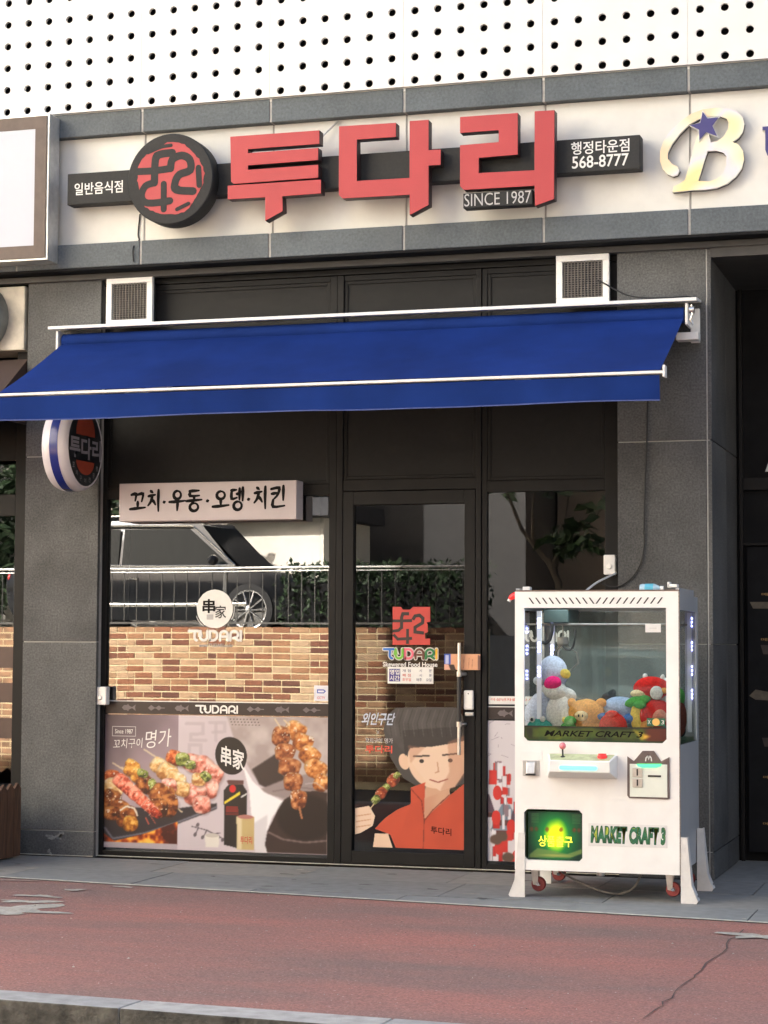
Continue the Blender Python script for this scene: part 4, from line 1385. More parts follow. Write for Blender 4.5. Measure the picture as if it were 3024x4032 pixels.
# ------------------------------------------------------------------ small boxes and cables on the front
for lab, (x0, x1, z0, z1), yb in (("small white sensor box on the left jamb beside the food poster", (-1.9211, -1.8253, 0.9498, 1.0641), 0.078),
                                  ("small white sensor box on the right jamb above the claw machine", (1.3446, 1.4236, 1.7523, 1.8703), 0.078)):
    s = thing("sensor_box", lab, "sensor", ((x0 + x1) / 2, yb, z0), group="white boxes on the jambs")
    MB().box(x0, x1 - 0.008, 0.02, yb - 0.0005, z0, z1).build("housing", MT['white_metal'], s, bevel=0.008, seg=3)
    xm, zm = (x0 + x1 - 0.008) / 2, (z0 + z1) / 2
    MB().lathe([(0.0, 0.010), (0.012, 0.011), (0.018, 0.0195)], (xm, 0, zm - 0.01), 'Y', 20).build("lens_dome", MT['white'], s, smooth=True)


def cable(name, lab, pts, r, m, grp=None):
    # smooth through points
    P_ = [Vector(p) for p in pts]
    out = []
    for i in range(len(P_) - 1):
        p0, p1, p2, p3 = P_[max(i - 1, 0)], P_[i], P_[i + 1], P_[min(i + 2, len(P_) - 1)]
        for k in range(6):
            t = k / 6
            out.append(0.5 * ((2 * p1) + (-p0 + p2) * t + (2 * p0 - 5 * p1 + 4 * p2 - p3) * t * t + (-p0 + 3 * p1 - 3 * p2 + p3) * t ** 3))
    out.append(P_[-1])
    o = MB().tube(out, r, 8).build(name, m, smooth=True)
    return tag(o, lab, "cable", grp)


c1 = [(1.3271, 3.4919), (1.3755, 3.4661), (1.4307, 3.4317), (1.5132, 3.3907), (1.6091, 3.3726), (1.7455, 3.3664), (1.8674, 3.3676), (1.9279, 3.3363)]
cable("cable", "thin black cable drooping from the right vent to the end of the awning", [(x, -0.04 - 0.02 * min(1, i / 6), z) for i, (x, z) in enumerate(c1)], 0.0045, MT['rubber'])
c2 = [(1.6217, 2.9121), (1.614, 2.6938), (1.609, 2.4896), (1.5987, 2.2858), (1.5938, 2.0824), (1.5894, 1.993)] + [(1.4784, 2.2113), (1.4701, 1.9485), (1.4627, 1.7602)][:0] + [(1.5944, 1.9772), (1.585, 1.8734), (1.5593, 1.7919), (1.5097, 1.7255), (1.4466, 1.6842), (1.3865, 1.6815), (1.3413, 1.6996)]
cable("cable", "black cable running down the right granite pillar to the claw machine", [(c2[0][0], -0.012, 3.10)] + [(x, -0.012, z) for x, z in c2], 0.0048, MT['rubber'])
c3 = [(1.4189, 1.7425), (1.3893, 1.6947), (1.3553, 1.6497)]
cable("cable", "short white cable hanging from the sensor box down to the claw machine", [(c3[0][0], 0.03, c3[0][1] + 0.02), (c3[1][0], -0.4, c3[1][1]), (c3[2][0] + 0.03, -0.75, 1.63)], 0.006, MT['white_metal'])
c4 = [(-1.592, 4.047), (-1.6031, 3.9218), (-1.5961, 3.877), (-1.608, 3.8186), (-1.6036, 3.7297)]
cable("cable", "black cable hanging over the lower slate band below the round emblem", [(x, (-0.095 if z > 3.875 else -0.158), z) for x, z in c4], 0.0045, MT['rubber'])
c5 = [(-0.2738, 4.549), (-0.3214, 4.4974), (-0.3736, 4.4403)]
cable("cable", "thin grey wire slanting down behind the first red letter", [(x, -0.1 - 0.02 * i, z) for i, (x, z) in enumerate(c5)], 0.006, MT['alu'])
# ================================================================== claw machine
CX0, CX1, CY0, CY1, CZ0, CZ1 = 1.086, 1.964, -1.15, -0.44, 0.145, 1.622
cm = thing("claw_machine", "white claw crane machine full of plush toys standing in front of the right window", "claw machine", ((CX0 + CX1) / 2, -0.8, 0))
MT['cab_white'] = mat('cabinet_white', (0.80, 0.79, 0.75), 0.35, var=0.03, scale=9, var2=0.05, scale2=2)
MT['cab_shaded'] = mat('cabinet_white_shaded', (0.36, 0.37, 0.375), 0.4, var=0.04, scale=5, var2=0.06, scale2=2)  # cabinet white with the shade of its sides put into the colour
MT['cab_leg'] = mat('leg_painted_steel', (0.66, 0.64, 0.60), 0.45, var=0.06, scale=20, var2=0.08, scale2=6)
MT['chip'] = mat('chipped_edge', (0.42, 0.34, 0.27), 0.7, var=0.5, scale=120)
veiled = glass('veiled_back_glass', 1.5, (0.85, 0.92, 0.92))  # diffuse share added below paints a pale reflection into the pane
_nt = veiled.node_tree
_d = _nt.nodes.new("ShaderNodeBsdfDiffuse")
_d.inputs[0].default_value = (0.42, 0.54, 0.55, 1)
_m = _nt.nodes.new("ShaderNodeMixShader")
_m.inputs[0].default_value = 0.24
_o = _nt.nodes["Material Output"]
_src = _o.inputs[0].links[0].from_socket
_nt.links.new(_src, _m.inputs[1])
_nt.links.new(_d.outputs[0], _m.inputs[2])
_nt.links.new(_m.outputs[0], _o.inputs[0])
GX0, GX1, GZ0, GZ1 = 1.135, 1.899, 0.826, 1.535
px0, px1, pz0, pz1 = 1.1359, 1.4506, 0.1978, 0.4664
ft = 0.022
fp = MB()
c = 0.022
fp.prism([(CX0, GZ1), (CX1, GZ1), (CX1, CZ1), (CX0, CZ1)], CY0, CY0 + ft)
fp.prism([(CX0, GZ0), (GX0, GZ0), (GX0, GZ1), (CX0, GZ1)], CY0, CY0 + ft)
fp.prism([(GX1, GZ0), (CX1, GZ0), (CX1, GZ1), (GX1, GZ1)], CY0, CY0 + ft)
fp.prism([(GX0, GZ0), (GX0 + c, GZ0), (GX0, GZ0 + c)], CY0, CY0 + ft)
fp.prism([(GX1 - c, GZ0), (GX1, GZ0), (GX1, GZ0 + c)], CY0, CY0 + ft)
fp.prism([(CX0, pz1), (CX1, pz1), (CX1, GZ0), (CX0, GZ0)], CY0, CY0 + ft)
fp.prism([(CX0, pz0), (px0, pz0), (px0, pz1), (CX0, pz1)], CY0, CY0 + ft)
fp.prism([(px1, pz0), (CX1, pz0), (CX1, pz1), (px1, pz1)], CY0, CY0 + ft)
fp.prism([(CX0, CZ0), (CX1, CZ0), (CX1, pz0), (CX0, pz0)], CY0, CY0 + ft)
for sx in (1, -1):
    for sz in (1, -1):
        xx, zz = (px0 if sx > 0 else px1), (pz0 if sz > 0 else pz1)
        fp.prism([(xx, zz), (xx + sx * 0.018, zz), (xx, zz + sz * 0.018)], CY0, CY0 + ft)
front = fp.build("front_panel", MT['cab_white'], cm)
# chipped edge strip of the front board and brown top edge
MB().box(CX1 + 0.0005, CX1 + 0.004, CY0 + 0.002, CY0 + ft, CZ0, CZ1 - 0.004).build("edge_strip", MT['chip'], front)
MB().box(CX0 + 0.004, CX1 + 0.004, CY0 - 0.0015, CY0 + ft, CZ1 + 0.0005, CZ1 + 0.008).build("top_edge", mat('brown_edge', (0.16, 0.11, 0.085), 0.6, var=0.2, scale=30), front)
# vent slots: 20 slanted slits
sx0, sx1, sz0, sz1 = 1.1529, 1.8798, 1.5564, 1.5894
for k in range(20):
    xa = sx0 + (sx1 - sx0) * (k + 0.2) / 20
    lean = 0.024 if k < 10 else -0.024
    w = 0.0085
    x_ = xa + (0 if k < 10 else 0.024)
    MB().prism([(x_, sz1), (x_ + w, sz1), (x_ + lean + w, sz0), (x_ + lean, sz0)], CY0 - 0.0012, CY0 - 0.0002).build("vent_slit", MT['black'], front)
# side panels with openings
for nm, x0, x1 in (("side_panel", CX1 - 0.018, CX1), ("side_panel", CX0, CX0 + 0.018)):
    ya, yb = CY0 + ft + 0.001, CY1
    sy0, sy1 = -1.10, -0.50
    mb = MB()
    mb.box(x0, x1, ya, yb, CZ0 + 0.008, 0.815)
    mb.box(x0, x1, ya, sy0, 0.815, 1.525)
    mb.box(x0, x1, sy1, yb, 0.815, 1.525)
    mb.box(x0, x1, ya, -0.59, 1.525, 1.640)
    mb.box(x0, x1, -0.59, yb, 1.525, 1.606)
    mb.build(nm, MT['cab_shaded'], cm)
    MB().quad((x1 - 0.004, sy0, 0.815), (x1 - 0.004, sy1, 0.815), (x1 - 0.004, sy1, 1.525), (x1 - 0.004, sy0, 1.525)).build("side_pane", MT['clear'], cm)
MB().box(CX0 + 0.0185, CX1 - 0.0185, CY0 + ft + 0.001, CY1 - 0.019, 1.60, 1.612).build("top_board", MT['cab_shaded'], cm)
MB().box(CX0 + 0.0185, CX1 - 0.0185, CY0 + ft + 0.001, CY1 - 0.019, CZ0 + 0.004, CZ0 + 0.02).build("base_board", MT['cab_shaded'], cm)
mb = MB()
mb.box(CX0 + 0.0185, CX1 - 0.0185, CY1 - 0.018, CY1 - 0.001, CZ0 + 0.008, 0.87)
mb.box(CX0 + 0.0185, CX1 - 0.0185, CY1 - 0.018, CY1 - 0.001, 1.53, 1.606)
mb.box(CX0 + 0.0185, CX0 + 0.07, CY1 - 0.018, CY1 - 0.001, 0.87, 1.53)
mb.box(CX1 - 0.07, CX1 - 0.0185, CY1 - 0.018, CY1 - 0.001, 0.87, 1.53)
mb.build("back_panel", MT['cab_shaded'], cm)
MB().quad((CX0 + 0.07, CY1 - 0.01, 0.87), (CX1 - 0.07, CY1 - 0.01, 0.87), (CX1 - 0.07, CY1 - 0.01, 1.53), (CX0 + 0.07, CY1 - 0.01, 1.53)).build("back_pane", veiled, cm)
MB().quad((GX0, CY0 + 0.012, GZ0), (GX1, CY0 + 0.012, GZ0), (GX1, CY0 + 0.012, GZ1), (GX0, CY0 + 0.012, GZ1)).build("front_pane", glass('machine_front_glass', 1.36, (0.92, 0.96, 0.95)), cm)
MB().box(CX0 + 0.0185, CX1 - 0.0185, CY0 + ft + 0.002, CY1 - 0.019, 0.80, 0.835).build("prize_floor", mat('prize_floor', (0.06, 0.12, 0.05), 0.6, var=0.4, scale=14), cm)
# top clutter: corner brackets, cap, bottle-like lamp
MB().box(CX0 + 0.03, CX0 + 0.07, CY0 + 0.05, CY0 + 0.1, 1.6125, 1.65).build("top_bracket", MT['white_metal'], cm, bevel=0.004)
MB().box(CX1 - 0.06, CX1 - 0.01, CY0 + 0.03, CY0 + 0.09, 1.6425, 1.66).box(CX1 - 0.062, CX1 - 0.05, CY0 + 0.03, CY0 + 0.09, 1.642, 1.672).build("top_bracket", MT['white_metal'], cm, bevel=0.003)
# gantry and claw
MT['gantry'] = mat('gantry_dark', (0.03, 0.05, 0.045), 0.5, var=0.2, scale=10)
gt = MB().box(GX0 - 0.02, GX1 + 0.02, -1.08, -0.52, 1.575, 1.598).build("gantry", MT['gantry'], cm)
MB().cyl((CX0 + 0.02, -0.95, 1.45), (CX1 - 0.02, -0.95, 1.45), 0.005, n=8).build("rail", MT['grille'], gt)
MB().cyl((CX0 + 0.02, -0.70, 1.45), (CX1 - 0.02, -0.70, 1.45), 0.005, n=8).build("rail", MT['grille'], gt)
MB().box(1.20, 1.34, -0.97, -0.68, 1.457, 1.53).build("carriage", MT['gantry'], gt, bevel=0.006)
for pts, r_ in (([(1.1663, 1.4355), (1.1696, 1.3903), (1.1894, 1.3548), (1.2158, 1.3452), (1.2389, 1.3646), (1.2521, 1.4098), (1.2535, 1.455)], 0.010), ([(1.3105, 1.3328), (1.3302, 1.3135), (1.3533, 1.3104), (1.3697, 1.3331), (1.3797, 1.3847), (1.383, 1.4234)], 0.006)):
    c_ = []
    P_ = [Vector((x, -0.98, z)) for x, z in pts]
    MB().tube(P_, r_, 8).build("hose_loop", MT['rubber'], gt, smooth=True)
cl = MB().cyl((1.275, -0.80, 1.46), (1.275, -0.80, 1.38), 0.004, n=8).lathe([(0.0, 0.06), (0.03, 0.055), (0.034, 0.02), (0.02, 0.0), (0, 0)], (1.275, -0.80, 1.325), 'Z', 20).build("claw", MT['grille'], cm, smooth=True)
for k in range(3):
    a = 2 * math.pi * k / 3 + 0.4
    d = Vector((math.cos(a), math.sin(a), 0))
    b_ = Vector((1.275, -0.80, 1.33))
    MB().tube([b_ + d * 0.02, b_ + d * 0.075 + Vector((0, 0, -0.03)), b_ + d * 0.085 + Vector((0, 0, -0.09)), b_ + d * 0.03 + Vector((0, 0, -0.14))], 0.005, 8).build("prong", MT['grille'], cl, smooth=True)
# light strips with groups of three diodes
MT['diode'] = mat('lit_diode', (0.8, 0.8, 0.9), 0.3, emit=(0.35, 0.38, 1.0), estr=2.6)
MT['strip'] = mat('white_strip', (0.70, 0.72, 0.78), 0.4, var=0.03, scale=10)


def diode_strip(x, y, zc, axis):
    s = MB().box(x - 0.012, x + 0.012, y - 0.006, y + 0.006, 0.86, 1.52).build("light_strip", MT['strip'], cm)
    for z in zc:
        for k in range(3):
            zz = z + 0.021 * (k - 1)
            if axis == 'y': MB().ell((x, y - 0.007, zz), (0.0085, 0.003, 0.0070), 10, 6).build("diode", MT['diode'], s, smooth=True)
            else: MB().ell((x + 0.0135, y, zz), (0.003, 0.014, 0.0070), 10, 6).build("diode", MT['diode'], s, smooth=True)


diode_strip(1.2039, -1.08, (1.455, 1.325, 1.195), 'y')
diode_strip(1.1723, -0.60, (1.43, 1.31, 1.17), 'y')
diode_strip(1.925, -0.495, (1.468, 1.335, 1.20, 1.07), 'x')
lamp = bpy.data.lights.new("cabinet_fill_light", 'AREA')  # area lamp added to brighten the toys, standing in for the diode strips
lamp.shape = 'RECTANGLE'
lamp.size, lamp.size_y = 0.6, 0.08
lamp.energy = 0.48
lamp.color = (0.80, 0.92, 1.0)
lamp_o = bpy.data.objects.new("cabinet_fill_light", lamp)
COL.objects.link(lamp_o)
lamp_o.parent = cm
lamp_o.location = (0.0, -0.24, 1.565)
lamp_o.rotation_euler = (D2R(-8), 0, 0)
# price sheet on the front pane and sticker
x0, x1, z0, z1 = 1.7879, 1.8700, 1.4060, 1.4499
MB().box(x0, x1, CY0 + 0.0095, CY0 + 0.0105, z0, z1).build("notice", MT['lettering_white'], cm)
MB().box(x0 + 0.022, x1 - 0.022, CY0 + 0.0085, CY0 + 0.0092, (z0 + z1) / 2 - 0.001, (z0 + z1) / 2 + 0.001).build("notice_line", MT['lettering_grey'], cm)
# printed strip at the foot of the pane
art = Art(90, 1285, 1235, 1360, 150, (14, 22, 14))
art.blend(np.clip(art.nz(14) * 1.8 - 0.5, 0, 1) * 0.8, (120, 135, 30))
art.blend(np.clip(art.nz(9) * 2 - 1.0, 0, 1), (30, 70, 30))
art.blend(np.clip((art.X - 1080) / 60, 0, 1) * 0.85, (95, 28, 18))
art.poly([(1000, 1250), (1150, 1310), (1080, 1345), (1040, 1290)], (235, 180, 60), 2)
art.poly([(170, 1260), (1100, 1260), (1100, 1335), (170, 1335)], (90, 110, 25), 2, 0.55)
art.blend(np.clip(1 - np.abs(art.Y - 1240) / 10, 0, 1), (12, 16, 12))
art.blend(np.clip(1 - np.abs(art.Y - 1356) / 10, 0, 1), (15, 60, 25))
strip = art.build("pane_print", 1.1323, 1.8970, 0.8293, 0.9078, CY0 + 0.008, MT['print'], cm)
text("MARKET CRAFT 3", 1.2443, 1.7743, 0.8531, 0.8845, CY0 + 0.0072, MT['lettering_black'], strip, bold=0.02, shear=0.3)
x0, x1, z0, z1 = 1.7947, 1.8910, 0.9148, 0.9565
stk = MB().box(x0, x1, CY0 + 0.006, CY0 + 0.007, z0, z1).build("sticker", mat('sticker_green', (0.02, 0.10, 0.05), 0.4, var=0.2, scale=30), cm)
mb = MB().sheet(arc((x0 + x1) / 2, (z0 + z1) / 2, 0.02, 0.02, 0, 360, 20)[:-1], CY0 + 0.0055)
mb.build("sticker_sun", mat('sticker_sun', (0.75, 0.45, 0.12), 0.4), stk)
text("3", x1 - 0.02, x1 - 0.006, z0 + 0.01, z1 - 0.01, CY0 + 0.0054, MT['lettering_white'], stk)
text("X", x0 + 0.005, x0 + 0.02, z0 + 0.01, z1 - 0.01, CY0 + 0.0054, MT['lettering_white'], stk)

# control console
k0, k1, kz0, kz1 = 1.2634, 1.6394, 0.6341, 0.7608
a0, a1, az0, az1 = 1.2971, 1.6193, 0.6718, 0.7321
con = MB().hexa([(k0, CY0 - 0.0005, kz0), (k1, CY0 - 0.0005, kz0), (k1, CY0 - 0.0006, kz1), (k0, CY0 - 0.0006, kz1), (a0, -1.26, az0), (a1, -1.26, az0), (a1, -1.26, az1), (a0, -1.26, az1)]).build("control_console", MT['cab_white'], cm, bevel=0.004)
# its verts run front/back, rebuild faces consistently
bm = bmesh.new()
bm.from_mesh(con.data)
bmesh.ops.recalc_face_normals(bm, faces=bm.faces)
bm.to_mesh(con.data)
bm.free()
MT['console_top'] = mat('console_print', (0.42, 0.46, 0.24), 0.3, var=0.4, scale=14)
ZT0, ZT1 = kz1, az1
MB().add([(k0 + 0.012, CY0 - 0.006, kz1 + 0.0012), (k1 - 0.012, CY0 - 0.006, kz1 + 0.0012), (a1 - 0.006, -1.254, az1 + 0.0022), (a0 + 0.006, -1.254, az1 + 0.0022)], [(3, 2, 1, 0)]).build("console_print", MT['console_top'], con)
jx, jz = (1.3578, 0.7433)
MB().lathe([(0, 0), (0.016, 0.0), (0.014, 0.01), (0.006, 0.016)], (jx, -1.2, jz - 0.004), 'Z', 16).cyl((jx, -1.2, jz), (jx - 0.002, -1.2, jz + 0.05), 0.0045, n=10).build("joystick", MT['black'], con, smooth=True)
MB().ell((jx - 0.002, -1.2, jz + 0.062), (0.018, 0.018, 0.018), 18, 12).build("joystick_ball", mat('pink_plastic', (0.80, 0.22, 0.24), 0.25, var=0.03, scale=8), con, smooth=True)
bx_, bz_ = (1.5683, 0.7432)
MB().lathe([(0.026, 0), (0.026, 0.02), (0.022, 0.024), (0.022, 0.032), (0.0, 0.034)], (bx_, -1.2, bz_ - 0.006), 'Z', 24).build("push_button", mat('red_plastic', (0.62, 0.03, 0.03), 0.3, var=0.03, scale=8, emit=(0.6, 0.02, 0.02), estr=0.12), con, smooth=True)
x0, x1, z0, z1 = 1.3518, 1.5518, 0.6850, 0.7055
MB().prism([(x, z) for x, z in arc(x0 + 0.01, (z0 + z1) / 2, 0.01, (z1 - z0) / 2, 90, 270, 8) + arc(x1 - 0.01, (z0 + z1) / 2, 0.01, (z1 - z0) / 2, -90, 90, 8)], -1.2655, -1.2608).build("light_bar", mat('lit_cyan_bar', (0.2, 0.6, 0.6), 0.3, emit=(0.06, 0.75, 0.62), estr=0.42), con)

# key recess at the left
x0, x1, z0, z1 = 1.1293, 1.2204, 0.6411, 0.7233
kr = MB().box(x0, x1, CY0 - 0.004, CY0 - 0.0005, z0, z1).build("lock_plate", MT['alu'], cm, bevel=0.001)
MB().hexa([(x0 + 0.025, CY0 - 0.0045, z0 + 0.018), (x1 - 0.02, CY0 - 0.0045, z0 + 0.018), (x1 - 0.016, CY0 - 0.0045, z1 - 0.004), (x0 + 0.02, CY0 - 0.0045, z1 - 0.004), (x0 + 0.025, CY0 - 0.028, z0 + 0.014), (x1 - 0.022, CY0 - 0.028, z0 + 0.014), (x1 - 0.022, CY0 - 0.014, z1 - 0.01), (x0 + 0.025, CY0 - 0.014, z1 - 0.01)]).build("hasp", MT['steel'], kr, bevel=0.002)
MB().box(x0 + 0.02, x1 - 0.02, CY0 - 0.026, CY0 - 0.0046, z0 + 0.004, z0 + 0.012).build("padlock", MT['black'], kr, bevel=0.002)
x0, x1, z0, z1 = 1.1163, 1.2354, 0.7214, 0.7727
MB().box(x0, x1, CY0 - 0.003, CY0 - 0.0005, z0, z1).build("cover_plate", MT['cab_white'], cm, bevel=0.001)

# coin panel
MT['bronze'] = mat('brown_metal', (0.13, 0.095, 0.085), 0.4, var=0.2, scale=14)
cp = MB().prism([(1.6925, 0.7558), (1.7271, 0.7316), (1.7734, 0.7854), (1.8331, 0.7866), (1.8705, 0.7326), (1.9144, 0.7559), (1.9147, 0.5404), (1.904, 0.5364), (1.7012, 0.5381), (1.6918, 0.5503)], CY0 - 0.008, CY0 - 0.0005).build("coin_panel", MT['bronze'], cm, bevel=0.002)
x0, x1, z0, z1 = 1.7062, 1.9034, 0.5454, 0.7167
cf = MB().box(x0, x1, CY0 - 0.0115, CY0 - 0.0082, z0, z1).build("coin_face", mat('pale_coin_face', (0.72, 0.76, 0.66), 0.35, var=0.03, scale=10), cp, bevel=0.0012)
MB().prism([(1.7428, 0.7167), (1.8747, 0.7195), (1.8684, 0.7057), (1.8465, 0.699), (1.7711, 0.6974), (1.7491, 0.7044)], CY0 - 0.0135, CY0 - 0.0118).build("light_bar", mat('lit_green_bar', (0.1, 0.6, 0.2), 0.3, emit=(0.02, 0.75, 0.15), estr=0.5), cp)
for a_, b_, c_, d_ in ((1.7206, 1.7735, 0.6484, 0.6969), (1.7204, 1.7745, 0.5956, 0.6422)):
    cs = MB().box(a_, b_, CY0 - 0.0165, CY0 - 0.0118, c_, d_).build("coin_slot", MT['steel'], cp, bevel=0.002)
    MB().box((a_ + b_) / 2 - 0.004, (a_ + b_) / 2 + 0.004, CY0 - 0.0175, CY0 - 0.0168, c_ + 0.008, d_ - 0.006).build("slot_gap", MT['black'], cs)
a_, b_, c_, d_ = 1.8023, 1.8713, 0.6504, 0.6604
MB().box(a_, b_, CY0 - 0.0135, CY0 - 0.0118, c_, d_).build("note_slot", MT['black'], cp)
em = [(1.7897, 0.7313), (1.7917, 0.7487), (1.7987, 0.7575), (1.8049, 0.749), (1.8061, 0.7415), (1.8074, 0.749), (1.8131, 0.7578), (1.8194, 0.7493), (1.8212, 0.7319)]
MB().sheet(ribbon(em, 0.0055, cap=0), CY0 - 0.0092).build("emblem", MT['lettering_white'], cp)

# prize door
pd0, pd1, pe0, pe1 = 1.1508, 1.4466, 0.1985, 0.4524
art = Art(120, 580, 620, 1040, 120, (8, 40, 28))
art.blend(np.clip(1.25 - np.sqrt(((art.X - 350) / 190) ** 2 + ((art.Y - 830) / 230) ** 2), 0, 1), (10, 140, 55))
m_, _, _ = art.emask(355, 830, 110, 160, 0, 0.5, 0.1)
art.blend(m_, (205, 225, 20))
for k in range(12):
    y = 640 + k * 7
    art.line([(150, y), (210, y)], 3, (70, 110, 60), 0, 0.6)
    art.line([(495, y), (560, y)], 3, (70, 110, 60), 0, 0.6)
for x in (150, 190, 280, 400, 510, 550):
    art.ell(x, 775, 22, 28, (110, 45, 25), 0, 0.6, 0.3, 0.7)
art.poly([(130, 1000), (200, 940), (330, 960), (450, 985), (575, 935), (575, 975), (470, 1020), (130, 1022)], (110, 120, 60), 3, 0.7)
art.ell(350, 1000, 170, 16, (150, 140, 70), 0, 0.8, 0, 0.7)
pdoor = art.build("prize_door", pd0, pd1, pe0, pe1, CY0 + 0.03, print_mat('backlit_print', 0.3, 0.13), cm)
text("상품출구", 1.2080, 1.3920, 0.2683, 0.3267, CY0 + 0.029, mat('yellow_lettering', (0.8, 0.75, 0.05), 0.4, emit=(0.85, 0.85, 0.05), estr=0.2), pdoor, bold=0.012)
mb = MB()
mb.box(px0 - 0.004, px1 + 0.004, CY0 + ft + 0.0005, CY0 + 0.06, pz0 - 0.004, pz0 - 0.0005).box(px0 - 0.004, px1 + 0.004, CY0 + ft + 0.0005, CY0 + 0.06, pz1 + 0.0005, pz1 + 0.004)
mb.box(px0 - 0.006, px0 - 0.001, CY0 + ft + 0.0005, CY0 + 0.06, pz0 - 0.004, pz1 + 0.004).box(px1 + 0.001, px1 + 0.006, CY0 + ft + 0.0005, CY0 + 0.06, pz0 - 0.004, pz1 + 0.004)
mb.build("prize_door_lining", MT['cab_shaded'], cm)
# name plate
x0, x1, z0, z1 = 1.4838, 1.9005, 0.2828, 0.4007
npl = MB().box(x0, x1, CY0 - 0.002, CY0 - 0.0004, z0, z1).build("name_plate", MT['lettering_white'], cm, bevel=0.0006)
MT['green_print'] = mat('green_gold_print', (0.02, 0.13, 0.06), 0.4, var=0.5, scale=25)
text("MARKET CRAFT 3", 1.4953, 1.8930, 0.2971, 0.3902, CY0 - 0.0028, MT['green_print'], npl, bold=0.075, shear=0.10, space=1.02)
text("MARKET CRAFT 3", 1.5004, 1.8892, 0.3021, 0.3840, CY0 - 0.0032, mat('lime_print', (0.42, 0.48, 0.06), 0.4, var=0.6, scale=30), npl, bold=-0.045, shear=0.10, space=1.02)

# legs and casters
def leg(x, y, sx, sy):
    l = MB()
    a = [(0, 0.34), (0.034, 0.34), (0.046, 0.2), (0.056, 0.09), (0.088, 0.012), (0.080, 0.0), (0.0, 0.0)]
    pts = [(x + sx * p, q) for p, q in a]
    yf = y
    l.prism(pts, min(yf, yf + sy * 0.004), max(yf, yf + sy * 0.004))
    # side flange follows the flare
    prof = [(0.034, 0.34), (0.046, 0.2), (0.056, 0.09), (0.088, 0.012)]
    for (p0, q0), (p1, q1) in zip(prof[:-1], prof[1:]):
        w0 = 0.055 + 0.03 * (0.34 - q0) / 0.34
        w1 = 0.055 + 0.03 * (0.34 - q1) / 0.34
        v = [(x + sx * p0, yf + sy * 0.0045, q0), (x + sx * p0, yf + sy * w0, q0), (x + sx * p1, yf + sy * w1, q1), (x + sx * p1, yf + sy * 0.0045, q1)]
        v2 = [(q[0] - sx * 0.004, q[1], q[2]) for q in v]
        l.add(v + v2, [(0, 1, 2, 3), (7, 6, 5, 4), (0, 4, 5, 1), (1, 5, 6, 2), (2, 6, 7, 3), (3, 7, 4, 0)])
    o = l.build("leg", MT['cab_leg'], cm)
    bm = bmesh.new()
    bm.from_mesh(o.data)
    bmesh.ops.recalc_face_normals(bm, faces=bm.faces)
    bm.to_mesh(o.data)
    bm.free()
    MB().cyl((x + sx * 0.074, yf + sy * 0.06, 0.03), (x + sx * 0.082, yf + sy * 0.06, 0.03), 0.008, n=10).build("leg_bolt", MT['black'], o)


leg(CX1 + 0.005, CY0 + 0.005, 1, 1)
leg(CX1 + 0.005, CY1 - 0.12, 1, 1)
leg(CX0 + 0.055, CY0 - 0.006, -1, 1)
leg(CX0 + 0.055, CY1 - 0.06, -1, 1)
MT['red_wheel'] = mat('red_caster_wheel', (0.24, 0.035, 0.03), 0.5, var=0.1, scale=20)
for x, y in ((CX0 + 0.10, CY0 + 0.10), (CX1 - 0.055, CY0 + 0.09), (CX0 + 0.10, CY1 - 0.09), (CX1 - 0.055, CY1 - 0.09)):
    ca = MB().box(x - 0.026, x + 0.026, y - 0.022, y + 0.022, 0.137, 0.1445).hexa([(x - 0.02, y - 0.02, 0.06), (x + 0.005, y - 0.02, 0.055), (x + 0.005, y - 0.016, 0.055), (x - 0.02, y - 0.016, 0.06), (x - 0.03, y - 0.02, 0.137), (x + 0.01, y - 0.02, 0.137), (x + 0.01, y - 0.016, 0.137), (x - 0.03, y - 0.016, 0.137)]).hexa([(x - 0.02, y + 0.016, 0.06), (x + 0.005, y + 0.016, 0.055), (x + 0.005, y + 0.02, 0.055), (x - 0.02, y + 0.02, 0.06), (x - 0.03, y + 0.016, 0.137), (x + 0.01, y + 0.016, 0.137), (x + 0.01, y + 0.02, 0.137), (x - 0.03, y + 0.02, 0.137)]).build("caster", MT['steel'], cm)
    MB().lathe([(0.012, -0.014), (0.034, -0.014), (0.039, -0.008), (0.039, 0.008), (0.034, 0.014), (0.012, 0.014)], (x + 0.008, y, 0.062), 'Y', 24).build("caster_wheel", MT['red_wheel'], ca, smooth=True)
    MB().cyl((x + 0.008, y - 0.026, 0.062), (x + 0.008, y + 0.026, 0.062), 0.009, n=10).build("caster_axle", MT['chrome'], ca)
MB().cyl((1.5, -0.9, 0.144), (1.5, -0.9, 0.10), 0.022, n=14).build("drain_cap", MT['steel'], cm)
cable("power_cable", "grey power cable looping on the ground under the claw machine", [(1.28, -0.95, 0.142), (1.33, -1.0, 0.11), (1.45, -1.0, 0.055), (1.55, -0.98, 0.022), (1.63, -0.97, 0.02), (1.70, -0.98, 0.06), (1.74, -0.99, 0.142)], 0.006, MT['grille'])
lt = thing("beacon_lamp", "small red lamp fixed at the top left corner of the claw machine", "lamp", (1.07, -1.1, 1.55))
MB().ell((1.066, -1.10, 1.60), (0.03, 0.022, 0.016), 16, 10, rot=Matrix.Rotation(D2R(-32), 3, 'Y')).build("lamp_cap", mat('red_lamp', (0.7, 0.03, 0.03), 0.25, var=0.03, scale=8, emit=(0.8, 0.02, 0.02), estr=0.15), lt, smooth=True)
MB().cyl((1.046, -1.10, 1.582), (1.04, -1.10, 1.572), 0.010, n=12).build("lamp_base", MT['white_metal'], lt)
bt = thing("plastic_bottle", "small blue drink bottle lying on top of the claw machine", "bottle", (1.80, -1.0, 1.613))
